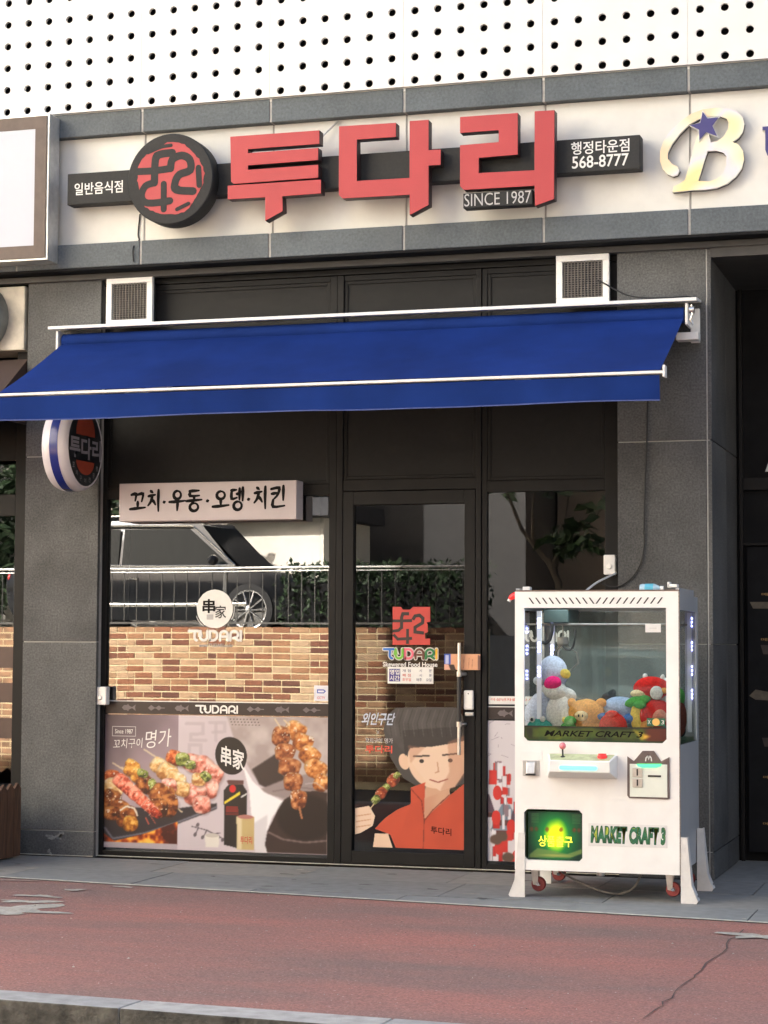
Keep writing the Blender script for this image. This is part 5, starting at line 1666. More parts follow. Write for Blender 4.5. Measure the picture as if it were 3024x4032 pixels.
MB().lathe([(0.0, -0.06), (0.022, -0.058), (0.026, -0.045), (0.026, 0.02), (0.012, 0.05)], (1.795, -1.0, 1.640), 'X', 20).build("bottle_body", mat('pale_blue_plastic', (0.35, 0.50, 0.58), 0.2, var=0.2, scale=20), bt, smooth=True)
MB().lathe([(0.0265, -0.03), (0.0268, 0.0), (0.0265, 0.015)], (1.795, -1.0, 1.640), 'X', 20).build("bottle_label", mat('cyan_label', (0.10, 0.42, 0.55), 0.4, var=0.1, scale=20), bt, smooth=True)
MB().lathe([(0.014, 0.05), (0.014, 0.068), (0.0, 0.068)], (1.795, -1.0, 1.640), 'X', 16).build("bottle_cap", MT['lettering_white'], bt, smooth=True)

# ------------------------------------------------------------------ plush toys
PL = {}


def fur(n, c):
    if n not in PL: PL[n] = mat('plush_' + n, c, 1.0, var=0.28, scale=90, detail=6, bump=0.9, bscale=260, spec=0.05)
    return PL[n]


WHITE, PALE, PINK, ORANGE, CREAM, BLUE, NAVY, RED, GREEN, TEAL, YELLOW, DARK, LIGHTBLUE = (fur(*a) for a in (('white', (0.70, 0.68, 0.62)), ('pale_lilac', (0.50, 0.53, 0.62)), ('pink', (0.78, 0.03, 0.18)), ('orange', (0.72, 0.33, 0.08)), ('cream', (0.78, 0.62, 0.34)), ('blue', (0.05, 0.18, 0.48)), ('navy', (0.03, 0.08, 0.22)), ('red', (0.62, 0.025, 0.02)), ('green', (0.10, 0.40, 0.08)), ('teal', (0.08, 0.40, 0.30)), ('yellow', (0.75, 0.58, 0.12)), ('dark', (0.03, 0.03, 0.035)), ('light_blue', (0.36, 0.46, 0.62))))
FZ, TS = 0.842, 1.14


def plush(label, at, parts):
    t = thing("plush_toy", label, "plush toy", (at[0], at[1], FZ), group="plush toys in the claw machine")
    for nm, m, c, r_, *ro in parts:
        rot = Matrix.Rotation(D2R(ro[0]), 3, 'Y') if ro else None
        MB().ell((at[0] + c[0] * TS, at[1] + c[1], FZ + c[2] * TS), (r_[0] * TS, r_[1], r_[2] * TS), 20, 14, rot=rot, jit=0.05).build(nm, m, t, smooth=True)
    return t


plush("plump white plush bird with pink cheek pad and gold tag", (1.315, -1.02), [
    ("body", WHITE, (-0.005, 0, 0.115), (0.072, 0.07, 0.10)), ("head", PALE, (-0.05, 0.03, 0.30), (0.072, 0.07, 0.085)), ("muzzle", WHITE, (-0.03, -0.02, 0.22), (0.062, 0.055, 0.045), 15),
    ("bow", PINK, (-0.035, -0.05, 0.255), (0.042, 0.036, 0.034), -10), ("wing", WHITE, (0.03, -0.01, 0.205), (0.045, 0.03, 0.028), 25), ("wing", WHITE, (-0.11, -0.01, 0.265), (0.026, 0.03, 0.022)), ("tag", YELLOW, (0.022, -0.03, 0.30), (0.026, 0.008, 0.022), 30)])
plush("pale lilac round plush leaning in the left corner", (1.19, -0.95), [("body", PALE, (0, 0, 0.10), (0.085, 0.08, 0.10)), ("head", PALE, (0.0, 0.02, 0.16), (0.06, 0.06, 0.05)), ("foot", PALE, (-0.04, -0.06, 0.02), (0.03, 0.03, 0.02))])
plush("teal plush frog low at the left of the pane", (1.205, -1.075), [("body", TEAL, (0, 0, 0.045), (0.062, 0.04, 0.045)), ("eye", WHITE, (-0.03, -0.03, 0.085), (0.014, 0.012, 0.014)), ("eye", WHITE, (0.02, -0.03, 0.088), (0.014, 0.012, 0.014)), ("pupil", DARK, (-0.03, -0.042, 0.085), (0.007, 0.004, 0.008)), ("arm", GREEN, (0.03, -0.02, 0.02), (0.06, 0.025, 0.018))])
plush("orange plush pig with cream snout sitting by the pane", (1.455, -1.055), [
    ("body", ORANGE, (0, 0.01, 0.055), (0.08, 0.05, 0.065)), ("head", ORANGE, (0, 0, 0.115), (0.088, 0.055, 0.068)), ("snout", CREAM, (-0.015, -0.052, 0.105), (0.032, 0.02, 0.024)),
    ("nostril", DARK, (-0.024, -0.07, 0.106), (0.004, 0.003, 0.007)), ("nostril", DARK, (-0.006, -0.07, 0.106), (0.004, 0.003, 0.007)), ("ear", ORANGE, (-0.07, 0, 0.16), (0.024, 0.018, 0.026)), ("ear", ORANGE, (0.07, 0, 0.165), (0.026, 0.018, 0.022)),
    ("foot", CREAM, (-0.075, -0.03, 0.045), (0.022, 0.02, 0.022)), ("foot", CREAM, (0.07, -0.03, 0.035), (0.022, 0.02, 0.02)), ("cheek", PINK, (-0.062, -0.038, 0.095), (0.012, 0.008, 0.010)), ("bib", RED, (0.0, -0.045, 0.035), (0.03, 0.012, 0.02))])
plush("light blue plush with blue binocular shaped paws behind the red plush", (1.625, -1.0), [
    ("body", LIGHTBLUE, (0, 0, 0.09), (0.08, 0.06, 0.09)), ("head", LIGHTBLUE, (0, 0, 0.135), (0.088, 0.06, 0.06)), ("paw", BLUE, (-0.10, -0.06, 0.105), (0.048, 0.035, 0.024)), ("paw", BLUE, (0.075, -0.06, 0.095), (0.05, 0.035, 0.026)),
    ("paw_end", NAVY, (-0.125, -0.085, 0.105), (0.02, 0.012, 0.020)), ("paw_end", NAVY, (0.098, -0.085, 0.093), (0.02, 0.012, 0.022)), ("ear", DARK, (-0.07, 0.02, 0.185), (0.02, 0.012, 0.024)), ("ear", LIGHTBLUE, (0.085, 0.02, 0.175), (0.022, 0.015, 0.016))])
plush("plain red dome shaped plush lying face down against the pane", (1.605, -1.085), [("body", RED, (0, 0, 0.055), (0.068, 0.028, 0.068)), ("peak", RED, (-0.005, 0.0, 0.105), (0.035, 0.022, 0.028)), ("seam", RED, (0.01, -0.018, 0.03), (0.05, 0.02, 0.03))])
plush("dark eared plush half hidden behind the orange pig", (1.50, -0.93), [("body", DARK, (0, 0, 0.09), (0.10, 0.06, 0.09)), ("ear", DARK, (0.055, 0, 0.19), (0.022, 0.012, 0.04), 25), ("ear", DARK, (-0.08, 0, 0.155), (0.03, 0.012, 0.03))])
plush("red plush with white round patch and green leaf at the top right of the heap", (1.80, -1.02), [
    ("head", RED, (0, 0, 0.235), (0.085, 0.06, 0.055)), ("patch", WHITE, (0.03, -0.055, 0.215), (0.030, 0.012, 0.032)), ("horn", WHITE, (-0.03, 0, 0.29), (0.012, 0.012, 0.014)), ("horn", WHITE, (0.05, 0, 0.285), (0.01, 0.01, 0.016), 20),
    ("jaw", CREAM, (-0.055, -0.03, 0.21), (0.04, 0.03, 0.02)), ("leaf", GREEN, (-0.06, -0.045, 0.175), (0.062, 0.02, 0.026), -15), ("snout", ORANGE, (0.065, -0.04, 0.225), (0.024, 0.02, 0.014))])
plush("red and pink plush under the leaf plush at the right of the heap", (1.83, -1.05), [
    ("body", RED, (0, 0, 0.12), (0.078, 0.045, 0.065)), ("belly", fur('salmon', (0.75, 0.30, 0.20)), (0.02, -0.035, 0.105), (0.035, 0.02, 0.035)), ("arm", RED, (-0.055, -0.02, 0.10), (0.03, 0.03, 0.045)), ("horn", WHITE, (-0.075, -0.02, 0.15), (0.012, 0.012, 0.018)), ("foot", ORANGE, (-0.045, -0.03, 0.05), (0.035, 0.025, 0.05))])
plush("yellow banana shaped plush beside the red plushes", (1.735, -1.07), [("body", YELLOW, (0, 0, 0.085), (0.034, 0.03, 0.075), -10), ("tip", YELLOW, (0.02, 0, 0.035), (0.026, 0.024, 0.035)), ("leaf", GREEN, (0.01, -0.01, 0.16), (0.03, 0.02, 0.02))])
plush("brown and green plush pressed against the right side pane", (1.905, -0.72), [("body", fur('brown', (0.22, 0.06, 0.035)), (0, 0, 0.09), (0.03, 0.08, 0.085)), ("head", GREEN, (-0.005, 0.0, 0.19), (0.028, 0.045, 0.045)), ("foot", DARK, (0, 0.05, 0.03), (0.02, 0.04, 0.03))])
plush("white plush dog with grey ear at the back right corner", (1.87, -0.93), [("body", WHITE, (-0.02, 0, 0.17), (0.05, 0.05, 0.09)), ("head", WHITE, (-0.01, -0.03, 0.245), (0.042, 0.04, 0.04)), ("ear", PALE, (0.02, -0.02, 0.275), (0.016, 0.014, 0.03), 20)])
plush("green plush dinosaur low between the pig and the white bird", (1.365, -1.09), [("body", GREEN, (0, 0, 0.035), (0.045, 0.03, 0.04)), ("head", GREEN, (0.01, -0.01, 0.08), (0.03, 0.024, 0.024)), ("spike", YELLOW, (-0.02, 0.0, 0.085), (0.012, 0.008, 0.014))])
# ================================================================== posters and stickers on the panes
PY = 0.0965
# food poster
fpo = thing("food_poster", "large printed poster of grilled skewers filling the lower left window", "poster", (-1.12, 0.097, 0.05))
art = Art(165, 1500, 250, 1070, 330, (178, 166, 168))
X, Y = art.X, art.Y
# left third: smoky mauve
base = np.stack([150 - 55 * (1 - (Y - 250) / 500).clip(0, 1) + 40 * (X - 165) / 450, 132 - 52 * (1 - (Y - 250) / 500).clip(0, 1) + 38 * (X - 165) / 450, 138 - 50 * (1 - (Y - 250) / 500).clip(0, 1) + 38 * (X - 165) / 450], -1)
sm = art.nz(60, 3)[..., None]
lm_ = (X < 614).astype(float)
art.c = np.where(lm_[..., None] > 0, base * (0.72 + 0.5 * sm), art.c)
# middle: pale lilac with faint interlocked motif
mid = ((X >= 614)).astype(float)
art.c = np.where(mid[..., None] > 0, np.array((206, 194, 198)) * (0.95 + 0.08 * sm), art.c)
for st in ([(660, 300), (760, 300), (760, 360), (690, 365), (690, 400), (780, 400)], [(800, 290), (890, 290), (890, 345), (820, 350)], [(840, 300), (840, 400)], [(680, 480), (680, 430), (750, 430), (750, 480)]):
    art.line(st, 20, (182, 170, 174), 2, 0.7)
# right: grey scene, perforated lid, white cloth swoosh and black pot
art.poly([(905, 250), (1500, 250), (1500, 720), (1250, 760), (1060, 600), (950, 400)], (168, 154, 150), 3)
k = art.nz(26, 3)
art.blend(art.pmask([(905, 250), (1500, 250), (1500, 720), (1250, 760), (1060, 600), (950, 400)], 2) * np.clip(k * 1.8 - 0.7, 0, 1), (214, 204, 200))
for i in range(9):
    for j in range(3):
        art.ell(925 + i * 20 + j * 6, 268 + j * 17, 6, 4, (88, 76, 74), 0, 0.5)
art.poly([(1055, 570), (1200, 470), (1240, 600), (1290, 640), (1160, 690), (1100, 660)], (58, 48, 46), 3)
art.poly([(1100, 690), (1260, 620), (1500, 560), (1500, 700), (1250, 740), (1150, 720)], (150, 136, 134), 3)
art.poly([(1000, 540), (1060, 640), (1130, 705), (1250, 762), (1180, 850), (1140, 960), (1150, 1070), (1080, 1070), (1060, 900), (1040, 700)], (242, 240, 240), 2)
art.poly([(1060, 900), (1150, 840), (1140, 1070), (1075, 1070)], (196, 190, 192), 4, 0.6)
art.poly([(1250, 745), (1330, 700), (1430, 690), (1500, 700), (1500, 1070), (1150, 1070), (1136, 1020), (1150, 940), (1200, 830)], (52, 38, 36), 2)
art.ell(1370, 850, 175, 150, (28, 20, 20), 0, 0.15)
art.line([(1155, 945), (1240, 985), (1370, 1000), (1500, 985)], 10, (120, 104, 102), 2)
art.line([(1180, 700), (1330, 670), (1500, 690)], 8, (120, 104, 102), 2, 0.8)
# slate plate, flames
art.poly([(165, 820), (600, 820), (850, 780), (850, 815), (610, 915), (430, 985), (200, 1035), (165, 1000)], (46, 42, 48), 2)
art.line([(170, 950), (220, 1015), (420, 975), (610, 905), (845, 805)], 12, (112, 112, 124), 2)
fl = art.pmask([(165, 985), (230, 1030), (430, 975), (612, 900), (612, 1045), (165, 1045)], 1)
fn = art.nz(16, 3)
art.blend(fl, (70, 18, 10))
art.blend(fl * np.clip(fn * 3.4 - 1.2, 0, 1), (236, 92, 18))
art.blend(fl * np.clip(fn * 5 - 2.6, 0, 1), (255, 206, 80))
art.poly([(165, 1036), (615, 1036), (615, 1070), (165, 1070)], (180, 168, 172), 1)
# skewer sticks
for a, b in (((405, 462), (560, 560)), ((215, 550), (330, 620)), ((270, 575), (420, 700)), ((540, 760), (640, 840))):
    art.line([a, b], 9, (208, 190, 160), 1)
OR, BRN = ((238, 150, 96), (196, 96, 50), (116, 50, 24)), ((204, 138, 80), (140, 78, 40), (70, 36, 20))
PNK, CRM, YEL, GRN = ((250, 206, 190), (228, 150, 132), (160, 84, 70)), ((246, 222, 176), (226, 184, 124), (168, 116, 70)), ((240, 196, 110), (206, 140, 60), (130, 76, 30)), ((186, 196, 120), (130, 142, 74), (74, 80, 44))
for cx, cy, rx, ry, ro, pal in ((700, 540, 60, 55, 20, PNK), (760, 560, 60, 60, 40, PNK), (820, 610, 60, 66, 30, PNK), (800, 690, 55, 60, 20, PNK), (720, 730, 60, 66, 10, PNK), (760, 790, 50, 50, 0, PNK), (590, 510, 45, 45, 20, OR), (640, 520, 40, 42, 0, GRN), (690, 550, 30, 26, 0, GRN),
                                (500, 560, 50, 46, 30, CRM), (550, 600, 58, 52, 30, CRM), (600, 650, 60, 56, 20, CRM), (640, 700, 45, 46, 10, CRM), (560, 680, 46, 42, 0, PNK), (740, 640, 40, 40, 0, CRM), (780, 620, 34, 26, 40, GRN),
                                (330, 580, 46, 50, 20, YEL), (380, 630, 50, 46, 30, YEL), (420, 680, 56, 50, 40, BRN), (400, 610, 34, 24, 20, GRN), (470, 700, 26, 56, -20, GRN), (520, 740, 70, 66, 30, BRN), (560, 800, 56, 66, 10, BRN), (500, 820, 50, 60, 0, BRN),
                                (210, 640, 50, 46, 0, OR), (220, 700, 60, 60, 0, CRM), (200, 780, 60, 66, 10, BRN), (250, 830, 66, 60, 20, BRN), (300, 880, 60, 66, 10, BRN), (210, 860, 50, 40, 0, BRN), (330, 920, 44, 46, 0, YEL)):
    art.ell(cx + 8, cy + 14, rx * 1.2, ry * 1.2, (60, 34, 26), ro, 0.6, 0.1, 0.6)
    art.chunk(cx, cy, rx * 1.12, ry * 1.12, ro, *pal)
for i in range(8):
    t = i / 7
    art.chunk(265 + 200 * t, 660 + 175 * t, 52 - 14 * t, 50 - 16 * t, 40, (250, 176, 150), (226, 112, 86), (150, 58, 44), 0.1)
    art.line([(240 + 200 * t, 690 + 175 * t), (300 + 195 * t, 640 + 180 * t)], 5, (240, 200, 180), 1, 0.7)
art.chunk(480, 850, 40, 26, 40, (214, 96, 70), (160, 60, 44), (90, 30, 24))
art.line([(420, 880), (440, 920)], 6, (200, 90, 70), 1)
art.line([(450, 870), (480, 915)], 5, (200, 90, 70), 1)
art.line([(265, 840), (300, 815), (350, 825), (370, 870)], 9, (236, 228, 212), 1)
# right skewers over the pot
for cx, cy, rx, ry, ro in ((1310, 335, 66, 62, 30), (1355, 405, 68, 60, 25), (1395, 480, 70, 62, 30), (1430, 560, 68, 62, 25), (1462, 640, 48, 56, 20)):
    art.chunk(cx, cy, rx, ry, ro, (240, 190, 130), (200, 130, 72), (128, 72, 40))
for cx, cy, rx, ry, ro in ((1225, 370, 54, 66, 10), (1250, 460, 62, 58, 5), (1275, 550, 70, 60, 10), (1300, 640, 58, 60, 5), (1330, 745, 52, 62, 0)):
    art.chunk(cx, cy, rx, ry, ro, (214, 158, 110), (168, 104, 66), (104, 58, 38))
art.line([(1190, 265), (1225, 320)], 8, (222, 200, 160), 1)
art.line([(1240, 268), (1275, 300)], 8, (222, 200, 160), 1)
art.line([(1335, 790), (1350, 855)], 12, (180, 120, 80), 1)
art.line([(1370, 650), (1430, 640), (1495, 690)], 8, (190, 180, 178), 1, 0.6)
# branch, cup, carton, can
for p in ([(700, 925), (790, 945), (880, 990)], [(740, 930), (720, 980)], [(790, 945), (770, 990)], [(840, 965), (870, 960)]):
    art.line(p, 6, (92, 84, 88), 1)
for x, y in ((720, 975), (765, 990), (860, 985), (885, 1000), (735, 915)):
    art.ell(x, y, 12, 16, (104, 94, 98), 20, 0.4, 0.2)
art.poly([(778, 975), (866, 975), (862, 1046), (784, 1046)], (224, 218, 206), 1)
art.ell(822, 976, 44, 14, (196, 188, 176), 0, 0.2)
art.poly([(890, 700), (920, 665), (1000, 660), (1028, 705), (1028, 1040), (965, 1046), (895, 1030)], (30, 27, 28), 1)
art.poly([(905, 640), (1005, 636), (1005, 662), (918, 668)], (92, 60, 58), 1)
art.ell(942, 690, 22, 26, (206, 44, 44), 0, 0.2)
art.poly([(892, 770), (985, 705), (985, 725), (892, 788)], (232, 210, 60), 1)
art.poly([(990, 735), (1028, 712), (1028, 722), (990, 747)], (226, 226, 220), 1)
for y in range(800, 850, 8):
    art.line([(905, y), (975, y)], 5, (150, 40, 34), 0, 0.8)
art.poly([(968, 858), (1072, 858), (1070, 1056), (970, 1056)], (196, 172, 116), 1)
art.poly([(968, 858), (1000, 858), (1000, 1056), (970, 1056)], (228, 214, 176), 3, 0.8)
art.ell(1020, 858, 52, 14, (180, 120, 110), 0, 0.2)
# round black seal
art.ell(930, 490, 96, 118, (22, 20, 21), -10, 0.04, 0.03)
art.build("printed_sheet", -1.871, -0.381, 0.053, 0.889, PY, MT['print'], fpo)
MT['thin_white'] = MT['lettering_white']
text("꼬치구이", -1.8148, -1.6125, 0.6717, 0.7320, PY - 0.0012, MT['lettering_white'], fpo, bold=-0.004, tilt=0.06, shear=0.1)
text("명가", -1.5933, -1.4181, 0.6777, 0.7883, PY - 0.0012, MT['lettering_white'], fpo, bold=0.0, tilt=0.10, shear=0.1)
x0, x1, z0, z1 = -1.8229, -1.6597, 0.7517, 0.8153
mb = MB()
for a, b, c_, d in ((x0, x1, z1 - 0.004, z1), (x0, x1, z0, z0 + 0.004), (x0, x0 + 0.004, z0 + 0.004, z1 - 0.004), (x1 - 0.004, x1, z0 + 0.004, z1 - 0.004)):
    mb.sheet([(a, c_), (b, c_), (b, d), (a, d)], PY - 0.0012)
mb.build("date_box", MT['lettering_grey'], fpo)
text("Since 1987", x0 + 0.02, x1 - 0.02, z0 + 0.018, z1 - 0.018, PY - 0.0012, MT['lettering_white'], fpo)
text("串家", -1.0832, -0.9265, 0.5881, 0.7130, PY - 0.0012, MT['lettering_white'], fpo, bold=0.02, tilt=-0.25)
text("투다리", -0.9493, -0.8715, 0.1034, 0.1498, PY - 0.0012, mat('red_small_print', (0.5, 0.05, 0.04), 0.4), fpo, bold=0.01)

# dark band with fish pattern
def pattern_band(th, x0, x1, z0, z1, fish, wm=None):
    MB().box(x0, x1, PY - 0.0006, PY, z0, z1 - 0.006).build("band_ground", MT['band_brown'], th)
    MB().box(x0, x1, PY - 0.0008, PY, z1 - 0.0055, z1).build("top_line", MT['lettering_white'], th)
    zc = (z0 + z1 - 0.006) / 2
    for i, (xc, kind) in enumerate(fish):
        mb = MB()
        if kind == 'fish':
            mb.sheet([(xc - 0.05, zc), (xc - 0.035, zc + 0.016), (xc - 0.015, zc + 0.016), (xc - 0.008, zc + 0.024), (xc + 0.0, zc + 0.012), (xc + 0.02, zc + 0.003), (xc + 0.045, zc + 0.02), (xc + 0.04, zc), (xc + 0.045, zc - 0.02), (xc + 0.02, zc - 0.003), (xc + 0.0, zc - 0.012), (xc - 0.008, zc - 0.024), (xc - 0.015, zc - 0.016), (xc - 0.035, zc - 0.016)], PY - 0.0012)
        else:
            mb.sheet([(xc - 0.055, zc), (xc - 0.032, zc + 0.018), (xc - 0.010, zc + 0.003), (xc + 0.0, zc + 0.003), (xc + 0.02, zc + 0.016), (xc + 0.038, zc + 0.003), (xc + 0.06, zc + 0.003), (xc + 0.06, zc - 0.003), (xc + 0.038, zc - 0.003), (xc + 0.02, zc - 0.016), (xc + 0.0, zc - 0.003), (xc - 0.010, zc - 0.003), (xc - 0.032, zc - 0.018)], PY - 0.0012)
        mb.build("pattern_motif", MT['band_grey'], th)


MT['band_brown'] = mat('dark_brown_print', (0.022, 0.014, 0.013), 0.4, var=0.1, scale=9)
MT['band_grey'] = mat('grey_print', (0.13, 0.11, 0.115), 0.4, var=0.1, scale=9)
pb = thing("window_band", "dark printed strip with fish motifs and white wordmark above the food poster", "sticker", (-1.12, 0.097, 0.896))
fish = [(x, k) for x, k in zip([-1.7078, -1.5246, -1.3472, -0.8601, -0.6795, -0.492], ('fish', 'skewer', 'fish', 'skewer', 'fish', 'skewer'))]
pattern_band(pb, -1.871, -0.379, 0.895, 0.978, fish)
wordmark(-1.2575, -0.9709, 0.9029, 0.9562, PY - 0.0015, MT['lettering_white'], pb, weight=0.2)
pb2 = thing("window_band", "dark printed strip with fish motif on the right window behind the claw machine", "sticker", (1.0, 0.097, 0.90))
pattern_band(pb2, 0.627, 1.343, 0.895, 0.972, [(0.736, 'fish'), (0.95, 'skewer'), (1.1, 'fish'), (1.25, 'skewer')])

# round seal and wordmark on the left window
ws = thing("window_decal", "round white seal and white wordmark on the left window glass", "sticker", (-1.12, 0.097, 1.3))
scx, scz = (-1.1348, 1.5564)
pts = []
rr = random.Random(12)
for i in range(60):
    a = 2 * math.pi * i / 60
    k = 0.121 * (1 + rr.uniform(-0.012, 0.006))
    pts.append((scx + k * math.cos(a), scz + k * math.sin(a)))
MB().sheet(pts, PY).build("seal", MT['lettering_white'], ws)
text("串", -1.2171, -1.1306, 1.5296, 1.6182, PY - 0.0012, MT['lettering_black'], ws, bold=0.028)
text("家", -1.1317, -1.0570, 1.4974, 1.5778, PY - 0.0012, MT['lettering_black'], ws, bold=0.008)
x0, x1, z0, z1 = -1.1875, -1.1428, 1.4893, 1.5215
MB().box(x0, x1, PY - 0.0018, PY - 0.0012, z0, z1).build("seal_stamp", MT['lettering_grey'], ws)
for a0 in (200, 330):
    MB().sheet(ribbon(arc(scx, scz, 0.131, 0.131, a0, a0 + 35, 8), 0.004), PY).build("brush_arc", MT['lettering_white'], ws)
wordmark(-1.3120, -0.9497, 1.3527, 1.4250, PY - 0.0012, MT['lettering_white'], ws, weight=0.22)
text("www.TUDARI.co.kr", -1.2389, -1.0091, 1.3180, 1.3394, PY - 0.0012, MT['lettering_grey'], ws, bold=0.01)
ws2 = thing("window_decal", "white wordmark on the right window seen through the claw machine", "sticker", (0.95, 0.097, 1.25))
wx0, wx1, wz0, wz1 = 0.8253, 1.1231, 1.3562, 1.4273
wordmark(wx0, wx1, wz0, wz1, PY, MT['lettering_white'], ws2, weight=0.22)
text("www.TUDARI.co.kr", wx0 + 0.05, wx1 - 0.05, wz0 - 0.04, wz0 - 0.022, PY, MT['lettering_grey'], ws2)

# small camera notice
cn = thing("window_sticker", "small white camera notice sticker at the lower right corner of the left window", "sticker", (-0.42, 0.097, 0.98))
x0, x1, z0, z1 = -0.4732, -0.3815, 0.9897, 1.0842
MB().box(x0, x1, PY - 0.0008, PY, z0, z1).build("sticker_ground", mat('sticker_white', (0.66, 0.66, 0.70), 0.4, var=0.03, scale=20), cn)
MT['notice_blue'] = mat('notice_blue', (0.05, 0.08, 0.36), 0.4)
MB().sheet(ribbon([(x0 + 0.022, z0 + 0.05), (x0 + 0.022, z0 + 0.068), (x1 - 0.03, z0 + 0.068), (x1 - 0.02, z0 + 0.06), (x1 - 0.03, z0 + 0.05), (x0 + 0.026, z0 + 0.05)], 0.007), PY - 0.0012).build("camera_symbol", MT['notice_blue'], cn)
text("CCTV", x0 + 0.02, x1 - 0.02, z0 + 0.012, z0 + 0.028, PY - 0.0012, mat('notice_red', (0.6, 0.12, 0.12), 0.4), cn, bold=0.02)

# door stickers
de = thing("door_emblem", "square red emblem sticker on the door glass", "sticker", (0.06, 0.097, 1.4))
ex0, ex1, ez0, ez1 = 0.0293, 0.2659, 1.3369, 1.5668
sq = [(0, 0), (1, 0), (1, 0.17), (0.87, 0.16), (0.86, 0.30), (0.94, 0.34), (0.93, 0.55), (0.9, 0.59), (1, 0.61), (1, 1), (0.54, 1), (0.47, 0.93), (0.27, 0.93), (0.22, 1), (0, 1)]
MB().sheet(place(sq, ex0, ex1, ez0, ez1), PY).build("emblem_ground", mat('sticker_red', (0.50, 0.050, 0.038), 0.45, var=0.05, scale=20), de)
mb = MB()
for i, (st, w) in enumerate(EMBLEM):
    mb.sheet(ribbon(place([(max(0.0, u), v) for u, v in st], ex0, ex1, ez0, ez1), w * (ex1 - ex0), cap=0), PY - 0.001 - 0.0002 * i)
mb.build("emblem_strokes", MT['band_brown'], de)
dw = thing("door_wordmark", "multicoloured wordmark sticker on the door glass below the red emblem", "sticker", (0.03, 0.097, 1.28))
cl_ = [mat('wm_' + n, c_, 0.4) for n, c_ in (('blue', (0.03, 0.16, 0.52)), ('green', (0.16, 0.45, 0.05)), ('pink', (0.72, 0.14, 0.20)), ('brown', (0.13, 0.045, 0.03)), ('dark_green', (0.02, 0.17, 0.05)), ('yellow', (0.75, 0.42, 0.03)))]
wm = -0.0300, 0.3151, 1.2471, 1.3165
wordmark(*wm, PY, mat('wm_outline', (0.55, 0.53, 0.48), 0.4), dw, name="wordmark_outline", weight=0.22, grow=0.010)
wordmark(*wm, PY - 0.0014, cl_, dw, weight=0.2)
text("Skewered Food House", -0.0318, 0.3131, 1.2038, 1.2324, PY - 0.0012, MT['lettering_white'], dw, bold=0.02)

oh = thing("opening_hours_sign", "small white opening hours plate with violet square on the door glass", "sign", (0.03, 0.097, 1.1))
x0, x1, z0, z1 = -0.0002, 0.2880, 1.1011, 1.2022
MB().box(x0, x1, PY - 0.004, PY, z0, z1).build("plate", MT['lettering_white'], oh, bevel=0.001)
a, b, c_, d = 0.0098, 0.0791, 1.1145, 1.1909
MB().box(a, b, PY - 0.0046, PY - 0.0041, c_, d).build("title_square", mat('violet_print', (0.06, 0.045, 0.22), 0.4), oh)
mm_ = (a + b) / 2
text("영업", a + 0.004, b - 0.004, (c_ + d) / 2 + 0.003, d - 0.004, PY - 0.0052, MT['lettering_white'], oh, bold=0.02)
text("시간", a + 0.004, b - 0.004, c_ + 0.004, (c_ + d) / 2 - 0.003, PY - 0.0052, MT['lettering_white'], oh, bold=0.02)
rp = mat('red_print', (0.62, 0.08, 0.05), 0.4)
vp = mat('slate_print', (0.06, 0.06, 0.13), 0.4)
for tx, fr, mt_ in (("개 점", (0.0931, 0.1463, 1.1711, 1.1886), vp), ("시", (0.1995, 0.2164, 1.1717, 1.1893), vp), ("분", (0.2618, 0.2779, 1.1714, 1.1897), vp),
                    ("폐 점", (0.0932, 0.1464, 1.1433, 1.1613), rp), ("시", (0.1996, 0.2165, 1.1441, 1.1608), vp), ("분", (0.2619, 0.2779, 1.1438, 1.1613), vp),
                    ("휴무일", (0.0933, 0.1474, 1.1164, 1.1356), rp), ("매주", (0.1827, 0.2166, 1.1159, 1.1350), vp), ("요일", (0.2433, 0.2772, 1.1161, 1.1348), vp)):
    text(tx, *fr, PY - 0.0048, mt_, oh, bold=0.008)

# door poster: plain illustrated cook with a skewer
dp = thing("door_poster", "cut out print of a figure in orange shirt holding a skewer on the door", "poster", (0.13, 0.097, 0.09))
art = Art(137, 732, 1290, 2090, 200, (70, 70, 70), 0.0)
art.poly([(290, 1420), (310, 1340), (360, 1295), (480, 1290), (687, 1290), (725, 1340), (732, 1500), (732, 1700), (600, 1760), (470, 1720), (400, 1680), (330, 1570)], (66, 64, 63), 1)
art.blend(art.pmask([(300, 1420), (330, 1320), (480, 1292), (687, 1292), (732, 1400), (732, 1500), (560, 1500), (420, 1560)], 2) * np.clip(art.nz(24, 2) * 1.6 - 0.6, 0, 1) * 0.5, (104, 102, 100))
art.poly([(535, 1680), (650, 1690), (655, 1770), (515, 1905), (500, 1800)], (206, 162, 132), 2)
art.ell(405, 1590, 30, 46, (226, 190, 160), -15, 0.1)
art.ell(580, 1570, 158, 165, (228, 196, 168), 0, 0.03)
art.poly([(425, 1480), (450, 1600), (520, 1690), (600, 1745), (680, 1720), (732, 1640), (732, 1440)], (230, 200, 174), 1)
art.poly([(395, 1420), (732, 1390), (732, 1470), (640, 1490), (560, 1505), (440, 1515), (410, 1560)], (52, 50, 50), 1)
art.line([(455, 1560), (540, 1555)], 9, (60, 48, 44), 1)
art.line([(615, 1550), (695, 1540)], 9, (60, 48, 44), 1)
art.ell(500, 1585, 14, 12, (50, 40, 38), 0, 0.2)
art.ell(655, 1578, 14, 12, (50, 40, 38), 0, 0.2)
art.line([(585, 1590), (592, 1640), (575, 1646)], 6, (190, 140, 112), 1)
art.line([(545, 1685), (590, 1698), (640, 1680)], 7, (150, 80, 70), 1)
art.blend(art.pmask([(640, 1480), (732, 1440), (732, 1660), (680, 1725), (600, 1745), (650, 1640)], 4) * 0.45, (178, 120, 92))
art.blend(art.pmask([(425, 1500), (520, 1510), (470, 1560), (440, 1600)], 4) * 0.4, (178, 120, 92))
